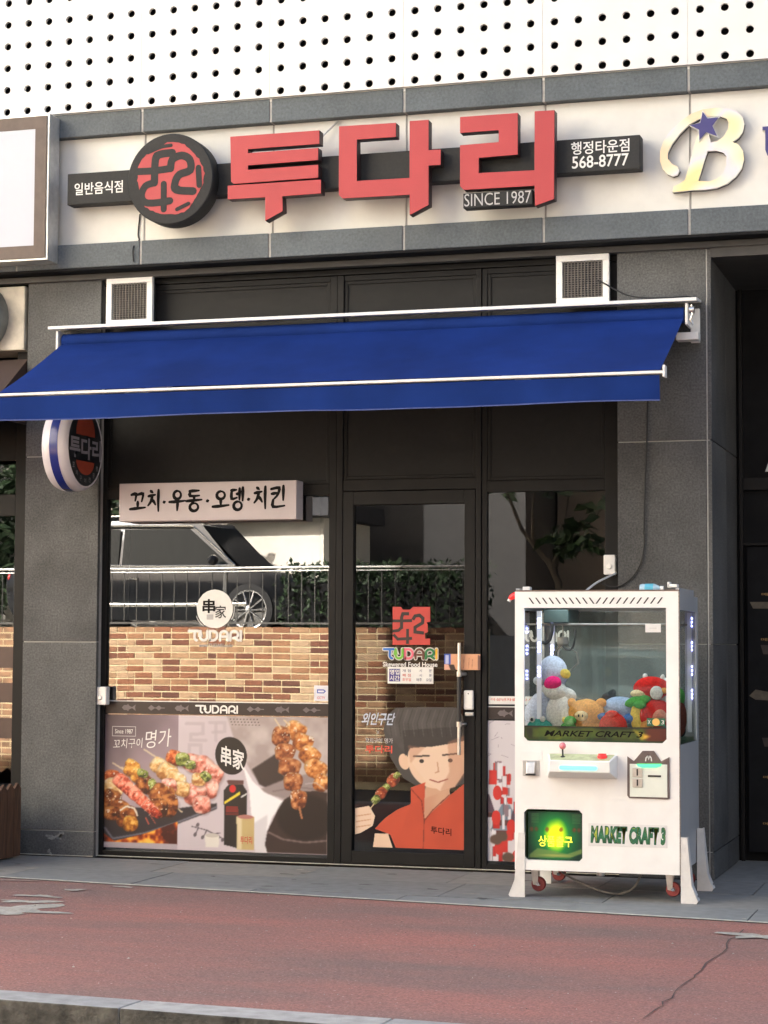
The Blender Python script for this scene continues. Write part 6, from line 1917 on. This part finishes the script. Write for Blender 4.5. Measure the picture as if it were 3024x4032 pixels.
for k in range(16):
    xx = 330 + k * 25
    art.line([(xx + 20, 1305), (xx - 5, 1380), (xx + 6, 1450)], 4, (100, 98, 96) if k % 2 else (40, 38, 38), 1, 0.6)
art.poly([(440, 1730), (520, 1700), (512, 1905), (655, 1765), (732, 1700), (732, 2062), (360, 2062), (330, 1990), (245, 1960), (300, 1900), (370, 1850), (440, 1820)], (196, 78, 52), 1)
art.blend(art.pmask([(440, 1820), (732, 1700), (732, 2062), (360, 2062)], 3) * np.clip(art.nz(40, 2) * 1.5 - 0.6, 0, 1) * 0.35, (150, 52, 36))
art.line([(515, 1900), (510, 2062)], 5, (120, 44, 32), 1)
art.line([(440, 1735), (500, 1800), (515, 1900)], 5, (120, 44, 32), 1)
art.line([(650, 1765), (560, 1850), (515, 1910)], 5, (120, 44, 32), 1)
art.poly([(245, 1985), (320, 1985), (345, 2062), (235, 2062)], (228, 196, 168), 1)
art.poly([(137, 1850), (215, 1835), (248, 1890), (235, 1945), (170, 1985), (137, 1995)], (230, 200, 174), 1)
for yy in (1880, 1910, 1940):
    art.line([(145, yy + 14), (222, yy)], 5, (196, 144, 112), 1)
art.line([(222, 1850), (300, 1740), (385, 1660)], 8, (206, 180, 140), 1)
for cx_, cy_, r_, pal in ((345, 1690, 42, ((190, 110, 70), (150, 70, 46), (90, 40, 30))), (305, 1735, 26, GRN), (280, 1765, 38, ((190, 110, 70), (150, 70, 46), (90, 40, 30))), (250, 1800, 28, GRN), (365, 1665, 22, GRN)):
    art.chunk(cx_, cy_, r_, r_ * 0.8, -50, *pal, 0.12)
art.build("printed_sheet", -0.2046, 0.4838, 0.0781, 0.9615, PY, MT['print'], dp, cut=True)
text("투다리", 0.2742, 0.4024, 0.2051, 0.2489, PY - 0.0012, MT['lettering_black'], dp, bold=0.01, tilt=-0.1)
text("외인구단", -0.1655, 0.0486, 0.8476, 0.9233, PY - 0.0012, mat('pale_blue_print', (0.45, 0.50, 0.60), 0.4), dp, bold=0.02, shear=0.35)
text("X", -0.0689, -0.0525, 0.7919, 0.8142, PY - 0.0012, MT['lettering_grey'], dp)
text("꼬치구이 명가", -0.1436, 0.0341, 0.7386, 0.7698, PY - 0.0012, MT['lettering_grey'], dp, bold=0.015)
text("투다리", -0.1410, 0.0296, 0.6786, 0.7253, PY - 0.0012, rp, dp, bold=0.02)

# notices and city poster on the right window
sn = thing("window_notice", "white strip with red lettering on the right window beside the door", "sticker", (0.9, 0.097, 0.99))
x0, x1, z0, z1 = 0.6308, 0.7979, 0.9841, 1.0323
x1 = x0 + 0.33
MB().box(x0, x1, PY - 0.0008, PY, z0, z1).build("strip", MT['lettering_white'], sn)
text("미성년자출입금지", x0 + 0.015, x1 - 0.06, z0 + 0.02, z1 - 0.012, PY - 0.0014, rp, sn, bold=0.012)
cpo = thing("city_poster", "bright poster of red and white lantern street scene on the right window", "poster", (0.98, 0.097, 0.05))
art = Art(0, 400, 0, 480, 190, (214, 208, 212))
rr = random.Random(77)
for k in range(26):
    x, y = rr.uniform(0, 400), rr.uniform(0, 120)
    art.line([(x, y), (x + rr.uniform(-30, 30), y + rr.uniform(-20, 20))], 2, (170, 160, 170), 0)
for k in range(9):
    x = rr.uniform(-20, 400)
    y = rr.uniform(40, 330)
    w = rr.uniform(30, 60)
    art.poly([(x - w, y + 60), (x - 10, y), (x + 10, y), (x + w, y + 60)], rr.choice([(96, 112, 134), (120, 140, 156), (90, 74, 88)]), 1)
    art.poly([(x - w * 0.8, y + 60), (x + w * 0.8, y + 60), (x + w * 0.8, y + 78), (x - w * 0.8, y + 78)], (96, 56, 56), 1)
for k in range(150):
    x, y = rr.uniform(0, 400), rr.uniform(140, 475)
    w, h = rr.uniform(8, 26), rr.uniform(16, 60)
    art.poly([(x, y), (x + w, y + rr.uniform(-6, 6)), (x + w, y + h), (x + rr.uniform(-4, 4), y + h)], rr.choice([(206, 52, 46), (206, 52, 46), (228, 224, 228), (222, 216, 220), (140, 120, 128), (186, 40, 40)]), 1)
    art.line([(x, y), (x, y + h)], 2, (84, 66, 70), 0, 0.7)
for k in range(14):
    art.ell(rr.uniform(0, 400), rr.uniform(220, 470), 16, 26, (206, 52, 44), 0, 0.1)
for k in range(8):
    art.ell(rr.uniform(0, 400), rr.uniform(380, 480), 24, 20, (96, 76, 64), 0, 0.3, 0.2)
art.build("printed_sheet", 0.627, 1.343, 0.053, 0.886, PY, MT['print'], cpo)

# card tucked behind the door handle
fy = thing("flyer", "peach paper flyer with blue end tucked behind the door handle", "flyer", (0.5, 0.05, 1.2))
art = Art(1015, 1550, 850, 1085, 110, (226, 170, 132))
art.blend(art.nz(12) * 0.35, (204, 140, 104))
art.poly([(1010, 845), (1110, 845), (1110, 1010), (1010, 1010)], (60, 90, 180), 1)
art.poly([(1030, 870), (1080, 870), (1080, 1000), (1030, 1000)], (216, 220, 236), 1, 0.8)
art.poly([(1010, 1000), (1110, 1010), (1120, 1090), (1010, 1090)], (222, 170, 146), 1)
art.poly([(1080, 1010), (1160, 1010), (1190, 1090), (1110, 1090)], (56, 40, 36), 2)
for k, x in enumerate((1310, 1385, 1435)):
    art.line([(x, 890 + 20 * k), (x - 8, 1060)], 7, (150, 92, 70), 1, 0.8)
art.poly([(1515, 865), (1555, 880), (1555, 1090), (1515, 1080)], (120, 84, 76), 1)
fx = 0.3680, 0.5916, 1.1876, 1.2832
art.build("printed_sheet", *fx, 0.050, MT['print'], fy)
MB().box(fx[0] + 0.001, fx[1] - 0.001, 0.0505, 0.054, fx[2] + 0.001, fx[3] - 0.001).build("card_back", mat('card', (0.5, 0.36, 0.27), 0.7, var=0.1, scale=20), fy)

# dark menu board in the recess
mbd = thing("menu_board", "black menu board with gold captions and bowls in the dark recess by the right pillar", "sign", (2.6, 1.1, 0.1))
MB().box(2.055, 3.1, 1.085, 1.108, 0.06, 1.96).build("board", MT['void'], mbd, bevel=0.003)
MT['gold_print'] = mat('gold_print', (0.28, 0.16, 0.045), 0.5, var=0.1, scale=20)
MT['bowl'] = mat('tan_bowl_print', (0.11, 0.09, 0.06), 0.6, var=0.3, scale=20)
MT['bowl_dark'] = mat('brown_bowl_print', (0.04, 0.028, 0.022), 0.6, var=0.3, scale=20)
for k, (yy, xx) in enumerate(((2340, 2998), (2518, 2996), (3060, 3005), (3243, 3004))):
    gx, gz = [(2.1442, 1.6628), (2.1389, 1.3803), (2.1465, 0.5251), (2.1427, 0.2379)][k]
    text("메뉴", gx, gx + 0.09, gz - 0.009, gz + 0.009, 1.0838, MT['gold_print'], mbd, bold=0.02)
for k, (p, mt_) in enumerate((([(2.0713, 1.6153), (2.2412, 1.6149), (2.2252, 1.5737), (2.0915, 1.5739)], 'bowl'), ([(2.1371, 1.3454), (2.2546, 1.3459), (2.2385, 1.2889), (2.1523, 1.2884)], 'bowl_dark'), ([(2.0639, 1.0282), (2.1035, 1.0681), (2.1427, 1.0606), (2.2366, 1.0458), (2.2362, 0.9986), (2.1031, 1.0049)], 'bowl'), ([(2.1405, 0.7688), (2.2499, 0.7706), (2.2495, 0.7156), (2.1557, 0.7139)], 'bowl_dark'))):
    MB().sheet(p, 1.0838).build("bowl_picture", MT[mt_], mbd)
gl = thing("glass_letter", "white capital letter on the dark glass above the menu board", "lettering", (2.3, 1.1, 2.4))
x0, z0 = (2.1706, 2.4347)
text("A", x0, x0 + 0.16, z0, z0 + 0.20, 1.105, MT['lettering_white'], gl, bold=0.02)
# ================================================================== across the street (seen in the panes)
MT['mortar'] = mat('mortar', (0.80, 0.66, 0.40), 0.9, var=0.08, scale=30)
BR = [(0.44, 0.25, 0.13), (0.34, 0.14, 0.07), (0.52, 0.33, 0.19), (0.22, 0.085, 0.05), (0.40, 0.20, 0.10), (0.55, 0.37, 0.22), (0.28, 0.11, 0.06), (0.47, 0.28, 0.15), (0.33, 0.15, 0.08), (0.17, 0.07, 0.045)]
MT['brick'] = random_tint('wall_brick', BR, 0.85, 0.3, 70, 0.18)
WY, WTOP = -8.5, 1.53
wall = thing("brick_wall", "low tan brick retaining wall across the street, topped by an iron railing", "wall", (-8, WY, -0.17))
MB().box(-16, -1.55, WY - 0.24, WY - 0.008, -0.17, WTOP - 0.012).build("wall_core", MT['mortar'], wall)
bme = MB().box(-0.0985, 0.0985, -0.045, -0.002, -0.0275, 0.0275).mesh("brick")
bme.materials.append(MT['brick'])
hme = MB().box(-0.0455, 0.0455, -0.045, -0.002, -0.0275, 0.0275).mesh("brick")
hme.materials.append(MT['brick'])
rr = random.Random(21)
rest = MB()
nb_ = 0
for r_ in range(23):
    zc = WTOP - 0.0275 - r_ * 0.071
    x = -1.55 - (0.0 if r_ % 2 else 0.106)
    if r_ % 2 == 0:
        rest.box(x + 0.0075, x + 0.0985, WY - 0.045, WY - 0.002, zc - 0.0275, zc + 0.0275)
    while x > -15.9:
        half = rr.random() < 0.16
        w = 0.106 if half else 0.212
        xc = x - w / 2
        if x > -6.4 and r_ < 14 and nb_ < 296:
            o = bpy.data.objects.new("brick", hme if half else bme)
            COL.objects.link(o)
            o.parent = wall
            o.location = (xc + 8, rr.uniform(-0.002, 0.002), zc + 0.17)
            nb_ += 1
        else:
            hw = w / 2 - 0.0075
            rest.box(xc - hw, xc + hw, WY - 0.045, WY - 0.002, zc - 0.0275, zc + 0.0275)
        x -= w
tag(rest.build("brickwork", mat('brickwork_far', (0.40, 0.22, 0.12), 0.85, var=0.45, scale=9, detail=1, bump=0.3), wall), kind="stuff")
terr = tag(MB().box(-60, -6.6, -70, -15.9, -0.168, 1.46).box(-60, -1.8, -15.899, WY - 0.245, -0.168, 1.46).build("terrace", mat('terrace_concrete', (0.34, 0.33, 0.30), 0.9, var=0.2, scale=3)), kind="structure")

MT['iron'] = mat('dark_iron', (0.11, 0.105, 0.095), 0.5, var=0.2, scale=20)
MT['rail'] = mat('glint_white_rail', (0.85, 0.82, 0.74), 0.3, metal=0.2, var=0.12, scale=20)  # near-white colour paints in the top rail's sun glint
rl = thing("railing", "grey iron bar railing with a top rail whitened for its sun glint, standing on the brick wall", "railing", (-6, WY - 0.12, WTOP))
RY = WY - 0.12
MB().cyl((-10.2, RY, 2.17), (-1.6, RY, 2.17), 0.013, n=12).build("top_rail", MT['rail'], rl, smooth=True)
MB().cyl((-10.2, RY + 0.02, 2.125), (-1.6, RY + 0.02, 2.135), 0.007, n=10).build("glint_rail", MT['rail'], rl, smooth=True)  # extra tube added to imitate the second bright line of the glint
MB().box(-10.2, -1.6, RY - 0.012, RY + 0.012, 1.565, 1.585).build("bottom_rail", MT['iron'], rl)
barm = MB().cyl((0, 0, 1.586 - WTOP), (0, 0, 2.155 - WTOP), 0.0065, n=8).mesh("bar")
barm.materials.append(MT['iron'])
x = -10.1
while x < -1.62:
    o = bpy.data.objects.new("bar", barm)
    COL.objects.link(o)
    o.parent = rl
    o.location = (x + 6, 0, 0)
    x += 0.148
for k in range(4):
    x = -10.15 + k * 2.84
    MB().box(x - 0.02, x + 0.02, RY - 0.02, RY + 0.02, WTOP - 0.012, 2.155).build("post", MT['iron'], rl)

# ------------------------------------------------------------------ vehicles
MT['bright_trim'] = mat('bright_trim', (0.85, 0.82, 0.74), 0.22, metal=1.0, var=0.03, scale=10)
MT['car_glass'] = mat('car_glass', (0.008, 0.011, 0.012), 0.1, spec=0.12, var=0.05, scale=3)
MT['tyre'] = mat('tyre', (0.015, 0.015, 0.015), 0.8, var=0.2, scale=30)
MT['alloy'] = mat('alloy_rim', (0.65, 0.65, 0.64), 0.25, metal=1.0, var=0.05, scale=10)
MT['lamp'] = mat('headlamp', (0.75, 0.76, 0.76), 0.08, spec=0.8, var=0.05, scale=10)
MT['tail'] = mat('tail_lamp', (0.4, 0.02, 0.02), 0.15, var=0.05, scale=10)


def make_car(name, label, loc, rz, paint, L=4.6, Wd=1.86, Hh=1.62, hood=1.15, group=None):
    """car body along local +X (front), ground at z=0"""
    t = thing(name, label, "car", loc, rz, group)
    hw = Wd / 2
    f, r_ = L / 2, -L / 2
    belt = 0.58 * Hh
    # lower body: loft of cross sections along x
    secs = [(r_, 0.45, belt - 0.05, hw * 0.86), (r_ + 0.12, 0.30, belt + 0.02, hw * 0.95), (r_ + 0.6, 0.24, belt + 0.03, hw), (-0.2, 0.22, belt + 0.01, hw), (f - hood - 0.15, 0.22, belt, hw), (f - 0.5, 0.24, belt - 0.10, hw * 0.97), (f - 0.12, 0.28, belt - 0.2, hw * 0.88), (f, 0.38, belt - 0.32, hw * 0.74)]
    vs_, fs = [], []
    for x, z0, z1, w in secs:
        vs_ += [(x, -w * 0.94, z0), (x, -w, z0 + 0.18), (x, -w, z0 + (z1 - z0) * 0.72), (x, -w * 0.95, z1), (x, -w * 0.5, z1 + 0.03), (x, w * 0.5, z1 + 0.03), (x, w * 0.95, z1), (x, w, z0 + (z1 - z0) * 0.72), (x, w, z0 + 0.18), (x, w * 0.94, z0)]
    n = 10
    for i in range(len(secs) - 1):
        for k in range(n):
            fs.append((i * n + k, i * n + (k + 1) % n, (i + 1) * n + (k + 1) % n, (i + 1) * n + k))
    fs += [tuple(range(n - 1, -1, -1)), tuple(range(len(vs_) - n, len(vs_)))]
    MB().add(vs_, fs).build("body", paint, t, smooth=True, local=True)
    # cabin
    xf0, xf1, xr1, xr0 = f - hood + 0.05, f - hood - 0.62, r_ + 0.55, r_ + 0.12
    cb = [(xf0, belt - 0.02, hw * 0.90), (xf1, Hh - 0.05, hw * 0.74), ((xf1 + xr1) / 2, Hh, hw * 0.76), (xr1, Hh - 0.06, hw * 0.72), (xr0, belt, hw * 0.88)]
    vs_ = [(x, -w, z) for x, z, w in cb] + [(x, w, z) for x, z, w in cb]
    MB().add(vs_, [(0, 5, 6, 1), (1, 6, 7, 2), (2, 7, 8, 3), (3, 8, 9, 4), (4, 3, 2, 1, 0), (5, 6, 7, 8, 9)]).build("cabin", paint, t, local=True, bevel=0.05, seg=3)

    # side windows sit on the tapered cabin side
    def side(x, z, s):
        k = (z - belt) / (Hh - belt)
        return (x, s * (hw * (0.90 - 0.155 * k) + 0.012), z)
    for s in (-1, 1):
        zt_, zb_ = Hh - 0.13, belt + 0.05
        xm = (xf0 + xr0) / 2 - 0.05
        for (a, b_, c, d) in (((xf0 - 0.12), xf1 - 0.08, xm + 0.03, xm + 0.03), (xm - 0.03, xm - 0.03, xr1 + 0.1, xr0 + 0.35)):
            pts = [side(a, zb_, s), side(b_, zt_, s), side(c, zt_, s), side(d, zb_, s)]
            MB().add(pts, [(0, 1, 2, 3)]).build("side_window", MT['car_glass'], t, local=True)
        mb = MB()
        mb.tube([side(xf0 - 0.02, zb_ - 0.02, s), side(xf1 - 0.03, zt_ + 0.03, s), side((xf1 + xr1) / 2, zt_ + 0.045, s), side(xr1 + 0.1, zt_ + 0.02, s), side(xr0 + 0.3, zb_ - 0.01, s), side(xf0 - 0.02, zb_ - 0.02, s)], 0.016, 6)
        mb.build("window_trim", MT['bright_trim'], t, local=True)
        MB().tube([(xf1 - 0.1, s * hw * 0.66, Hh + 0.045), ((xf1 + xr1) / 2, s * hw * 0.66, Hh + 0.06), (xr1 + 0.1, s * hw * 0.66, Hh + 0.03)], 0.013, 8).build("roof_rail", MT['bright_trim'], t, local=True)
        MB().box(r_ + 0.9, f - 0.9, s * hw - 0.01 + (0 if s > 0 else -0.012), s * hw + (0.022 if s > 0 else 0.01), 0.40, 0.455).build("sill_trim", MT['bright_trim'], t, local=True, bevel=0.014)
        for x in (xm + 0.14, xm - 0.85):
            MB().box(x, x + 0.17, s * (hw + 0.012) - 0.012, s * (hw + 0.012) + 0.012, belt - 0.16, belt - 0.13).build("door_handle", MT['chrome'], t, local=True)
        MB().ell((xf0 - 0.28, s * (hw + 0.10), belt + 0.10), (0.07, 0.11, 0.075), 12, 8).build("wing_mirror", paint, t, local=True, smooth=True)
        MB().ell((f - 0.17, s * hw * 0.68, belt - 0.30), (0.13, 0.17, 0.075), 14, 8).build("headlight", MT['lamp'], t, local=True, smooth=True)
        MB().ell((r_ + 0.06, s * hw * 0.76, belt - 0.12), (0.07, 0.13, 0.10), 14, 8).build("tail_light", MT['tail'], t, local=True, smooth=True)
    MB().add([(xf0 + 0.015, -hw * 0.82, belt + 0.03), (xf0 + 0.015, hw * 0.82, belt + 0.03), (xf1 + 0.05, hw * 0.68, Hh - 0.07), (xf1 + 0.05, -hw * 0.68, Hh - 0.07)], [(0, 1, 2, 3)]).build("windscreen", MT['car_glass'], t, local=True)
    MB().add([(xr0 - 0.012, -hw * 0.78, belt + 0.06), (xr0 - 0.012, hw * 0.78, belt + 0.06), (xr1 - 0.05, hw * 0.66, Hh - 0.1), (xr1 - 0.05, -hw * 0.66, Hh - 0.1)], [(3, 2, 1, 0)]).build("rear_window", MT['car_glass'], t, local=True)
    MB().box(f - 0.06, f + 0.012, -0.42, 0.42, 0.50, belt - 0.36).build("grille", MT['iron'], t, local=True, bevel=0.01)
    for x in (f - 0.88, r_ + 0.85):
        for s in (-1, 1):
            y = s * (hw - 0.10)
            R0 = 0.36
            wh = MB().lathe([(R0 - 0.09, -0.11), (R0 - 0.01, -0.105), (R0, -0.08), (R0, 0.08), (R0 - 0.01, 0.105), (R0 - 0.09, 0.11)], (x, y, R0), 'Y', 28).build("wheel", MT['tyre'], t, smooth=True, local=True)
            mb = MB()
            ys_ = y + s * 0.10
            mb.lathe([(R0 - 0.085, -0.01), (R0 - 0.075, 0.008), (R0 - 0.11, 0.0)], (x, ys_, R0), 'Y', 28)
            for k in range(10):
                a = 2 * math.pi * k / 10
                mb.tube([(x + 0.04 * math.cos(a), ys_, R0 + 0.04 * math.sin(a)), (x + (R0 - 0.09) * math.cos(a), ys_ - s * 0.005, R0 + (R0 - 0.09) * math.sin(a))], 0.014, 5)
            mb.ell((x, ys_, R0), (0.055, 0.02, 0.055), 12, 6)
            mb.build("rim", MT['alloy'], wh, local=True)
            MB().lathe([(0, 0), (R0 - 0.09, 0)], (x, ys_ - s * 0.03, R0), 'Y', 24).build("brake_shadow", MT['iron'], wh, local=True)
    return t


black_paint = mat('black_car_paint', (0.008, 0.009, 0.011), 0.15, spec=0.3, coat=0.25, var=0.05, scale=3)
pale_paint = mat('pale_car_paint', (0.62, 0.58, 0.46), 0.2, coat=0.5, var=0.03, scale=3)
teal_paint = mat('grey_teal_car_paint', (0.12, 0.17, 0.17), 0.2, coat=0.5, var=0.03, scale=3)
make_car("parked_suv", "black sport utility vehicle with chrome trim parked behind the railing", (-7.65, -14.95, 1.462), 0.0, black_paint)
make_car("parked_car", "cream hatchback parked on the ground beyond the end of the brick wall", (-3.9, -20.9, -0.17), D2R(2), pale_paint, 4.2, 1.75, 1.5)
make_car("parked_car", "grey teal saloon parked beyond the cream hatchback, past the end of the brick wall", (-3.6, -24.2, -0.17), D2R(176), teal_paint, 4.5, 1.8, 1.45)

# ------------------------------------------------------------------ buildings opposite
MT['cream_wall'] = mat('cream_render', (0.72, 0.68, 0.59), 0.8, var=0.08, scale=2, var2=0.08, scale2=0.2)
MT['brown_wall'] = mat('brown_brick_render', (0.20, 0.15, 0.11), 0.85, var=0.12, scale=2)
MT['window_dark'] = mat('far_window', (0.03, 0.035, 0.04), 0.08, spec=0.7, var=0.1, scale=1)
MT['slate_wall'] = mat('slate_render', (0.055, 0.052, 0.05), 0.6, var=0.12, scale=2)
MT['roof_dark'] = mat('dark_roof', (0.05, 0.05, 0.055), 0.8, var=0.2, scale=2)


def block(name, label, x0, x1, y, depth, z0, z1, wallm, nx, nz, wz=1.5):
    b = thing(name, label, "building", ((x0 + x1) / 2, y, z0))
    MB().box(x0, x1, y - depth, y, z0, z1).build("wall", wallm, b)
    MB().box(x0 - 0.3, x1 + 0.3, y - depth - 0.3, y + 0.35, z1 + 0.002, z1 + 0.5).build("roof_parapet", MT['roof_dark'], b)
    for j in range(nz):
        for i in range(nx):
            cx_ = x0 + (x1 - x0) * (i + 0.5) / nx
            cz_ = z0 + 1.8 + (z1 - z0 - 1.8) * (j + 0.45) / nz
            w = MB().box(cx_ - 1.0, cx_ + 1.0, y - 0.1, y + 0.06, cz_ - wz / 2, cz_ + wz / 2).build("window", MT['alu'], b)
            for s in (-1, 1):
                MB().box(cx_ + (0.03 if s > 0 else -0.94), cx_ + (0.94 if s > 0 else -0.03), y + 0.061, y + 0.068, cz_ - wz / 2 + 0.07, cz_ + wz / 2 - 0.07).build("pane", MT['window_dark'], w)
    return b


block("opposite_building", "tall cream rendered apartment block across the street, sized to bounce warm light, with a dark parapet", -48, -8.75, -20, 12, 1.45, 26, MT['cream_wall'], 7, 4, 1.2)  # height and nearness shaped to bounce warm light from the left
block("opposite_building", "plain brown building at the back of the opening across the street", -4.5, 5.6, -26, 9, -0.17, 9.5, MT['brown_wall'], 2, 1, 1.2)
block("opposite_building", "dark slate block added to darken the door reflection, between the garage and the brown building", -8.6, -4.55, -23.5, 9, -0.17, 10.5, MT['slate_wall'], 1, 1, 1.2)  # added to keep the reflection in the door dark
block("opposite_building", "wide dark slate block added across the street to cut light from the right", 6.0, 44, -15, 10, -0.17, 19, MT['slate_wall'], 9, 4)  # unseen block added to hold back sky light from the right

# ------------------------------------------------------------------ trees
MT['bark'] = mat('bark', (0.14, 0.11, 0.075), 0.9, var=0.3, scale=25, bump=0.5, bscale=40)


def leaf_material(name, c):
    m = mat(name, c, 0.55, var=0.35, scale=2.0, spec=0.4)
    b = m.node_tree.nodes["Principled BSDF"]
    b.inputs["Subsurface Weight"].default_value = 0.0
    b.inputs["Transmission Weight"].default_value = 0.0
    return m


LEAF = [leaf_material('leaf_green', (0.055, 0.10, 0.03)), leaf_material('leaf_dark_green', (0.022, 0.042, 0.016))]


def tree(name, label, base, trunk, branches, crown, n_leaf, leaf, lm, seed, r0=0.06, group=None):
    rr = random.Random(seed)
    t = thing(name, label, "tree", base, 0, group)
    mb = MB()
    mb.tube(trunk, [r0 * (1 - 0.45 * i / (len(trunk) - 1)) for i in range(len(trunk))], 10)
    for br in branches:
        mb.tube(br, [r0 * 0.5 * (1 - 0.7 * i / (len(br) - 1)) for i in range(len(br))], 8)
    mb.build("trunk", MT['bark'], t, smooth=True)
    mb = MB()
    for k in range(n_leaf):
        c = rr.choice(crown)
        while True:
            d = Vector((rr.uniform(-1, 1), rr.uniform(-1, 1), rr.uniform(-1, 1)))
            if 0.25 < d.length < 1: break
        p = Vector(c[0]) + Vector((d.x * c[1], d.y * c[1], d.z * c[2]))
        u = Vector((rr.uniform(-1, 1), rr.uniform(-1, 1), rr.uniform(-0.7, 0.3))).normalized()
        w = u.cross(Vector((rr.uniform(-1, 1), rr.uniform(-1, 1), rr.uniform(-1, 1)))).normalized()
        l = leaf * rr.uniform(0.7, 1.3)
        b = l * 0.45
        mb.add([p, p + u * l * 0.5 + w * b * 0.5 + Vector((0, 0, 0.02)), p + u * l, p + u * l * 0.5 - w * b * 0.5 + Vector((0, 0, 0.02))], [(0, 1, 2, 3)])
    mb.build("crown", lm, t)
    return t


tb = (-0.80, -8.75, -0.17)
tree("young_tree", "slender young street tree with large green leaves beside the end of the brick wall", tb,
     [(tb[0], tb[1], -0.17), (tb[0] + 0.02, tb[1], 1.2), (tb[0] - 0.02, tb[1], 2.0), (tb[0] - 0.14, tb[1], 2.25)],
     [[(-0.94, -8.75, 2.22), (-1.2, -8.7, 2.55), (-1.36, -8.7, 2.95), (-1.4, -8.7, 3.6)], [(-0.9, -8.75, 2.15), (-0.72, -8.8, 2.5), (-0.5, -8.8, 2.62), (-0.25, -8.8, 2.9)], [(-1.08, -8.72, 2.42), (-1.06, -8.6, 2.8), (-0.95, -8.6, 3.5)], [(-0.86, -8.75, 2.15), (-0.80, -8.9, 2.6), (-0.7, -9.0, 3.3)]],
     [((-0.9, -8.8, 3.7), 1.05, 0.75), ((-0.4, -8.8, 3.1), 0.7, 0.45), ((-1.5, -8.7, 3.3), 0.6, 0.45), ((-0.65, -8.75, 2.45), 0.3, 0.2)], 300, 0.20, LEAF[0], 4, 0.055)
for k, (x, y, h, lab) in enumerate(((-11.2, -18.0, 4.9, "bushy dark tree added as a screen close behind the black sport utility vehicle"), (-14.0, -18.4, 5.2, "bushy dark tree added in the middle of the row screening the tall cream block"), (-17.0, -18.0, 5.0, "bushy dark tree added at the far end of the row screening the tall cream block"))):  # row added to hide the too bright cream block in the reflections
    zb_ = -0.17 if x > -1.8 else 1.46
    tree("screening_tree", lab, (x, y, zb_), [(x, y, zb_), (x + 0.1, y, zb_ + 1.5), (x, y, zb_ + 3.0)],
         [[(x, y, zb_ + 2.4), (x + 0.8, y, zb_ + 3.6), (x + 1.4, y + 0.3, zb_ + 5)], [(x, y, zb_ + 2.6), (x - 0.9, y + 0.2, zb_ + 3.9), (x - 1.3, y, zb_ + 5.2)], [(x, y, zb_ + 2.9), (x + 0.1, y - 0.5, zb_ + h * 0.8)]],
         [((x, y, h * 0.68), 2.3, 1.9), ((x + 1.3, y + 0.3, h * 0.6), 1.6, 1.2), ((x - 1.4, y, h * 0.62), 1.6, 1.3), ((x + 0.2, y, h * 0.88), 1.3, 1.0)], 3600, 0.24, LEAF[1], 30 + k, 0.16, "trees added to darken the panes")

# ------------------------------------------------------------------ hedge and utility pole
hg = thing("hedge", "hedge added as a dark ground behind the railing beside the black sport utility vehicle", "hedge", (-3.6, -13.2, 1.46))  # added to darken what shows between the railing bars
rr = random.Random(9)
mb = MB()
for k in range(5200):
    p = Vector((rr.uniform(-5.35, -2.7), rr.uniform(-13.6, -12.7), rr.uniform(1.47, 2.35) + 0.08 * rr.random()))
    u = Vector((rr.uniform(-1, 1), rr.uniform(-1, 1), rr.uniform(-1, 1))).normalized()
    w = u.cross(Vector((rr.uniform(-1, 1), rr.uniform(-1, 1), rr.uniform(-1, 1)))).normalized()
    l = rr.uniform(0.06, 0.11)
    mb.add([p, p + u * l * 0.5 + w * l * 0.25, p + u * l, p + u * l * 0.5 - w * l * 0.25], [(0, 1, 2, 3)])
mb.build("foliage", LEAF[1], hg)
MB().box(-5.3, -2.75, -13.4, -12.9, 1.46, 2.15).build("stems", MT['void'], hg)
nl = thing("ceiling_lamp", "lit white ceiling lamp inside the neighbouring shop", "lamp", (-3.545, 2.0, 2.863))
MB().ell(tuple(nl.location), (0.10, 0.10, 0.014), 20, 8).build("lamp_shade", mat('lit_lamp', (0.8, 0.8, 0.75), 0.4, emit=(1.0, 0.97, 0.85), estr=1.6), nl, smooth=True)
MB().cyl((nl.location.x, 2.0, nl.location.z + 0.012), (nl.location.x, 2.0, 2.999), 0.006, n=8).build("lamp_stem", MT['black'], nl)

gb = thing("garage", "low cream garage with a dark overhanging roof behind the black sport utility vehicle", "garage", (-7.9, -19.5, 1.46))
MB().box(-8.7, -7.0, -22, -19.5, 1.46, 3.42).build("wall", MT['cream_wall'], gb)
MB().box(-8.9, -6.8, -22.2, -19.1, 3.43, 3.72).build("roof", MT['roof_dark'], gb)
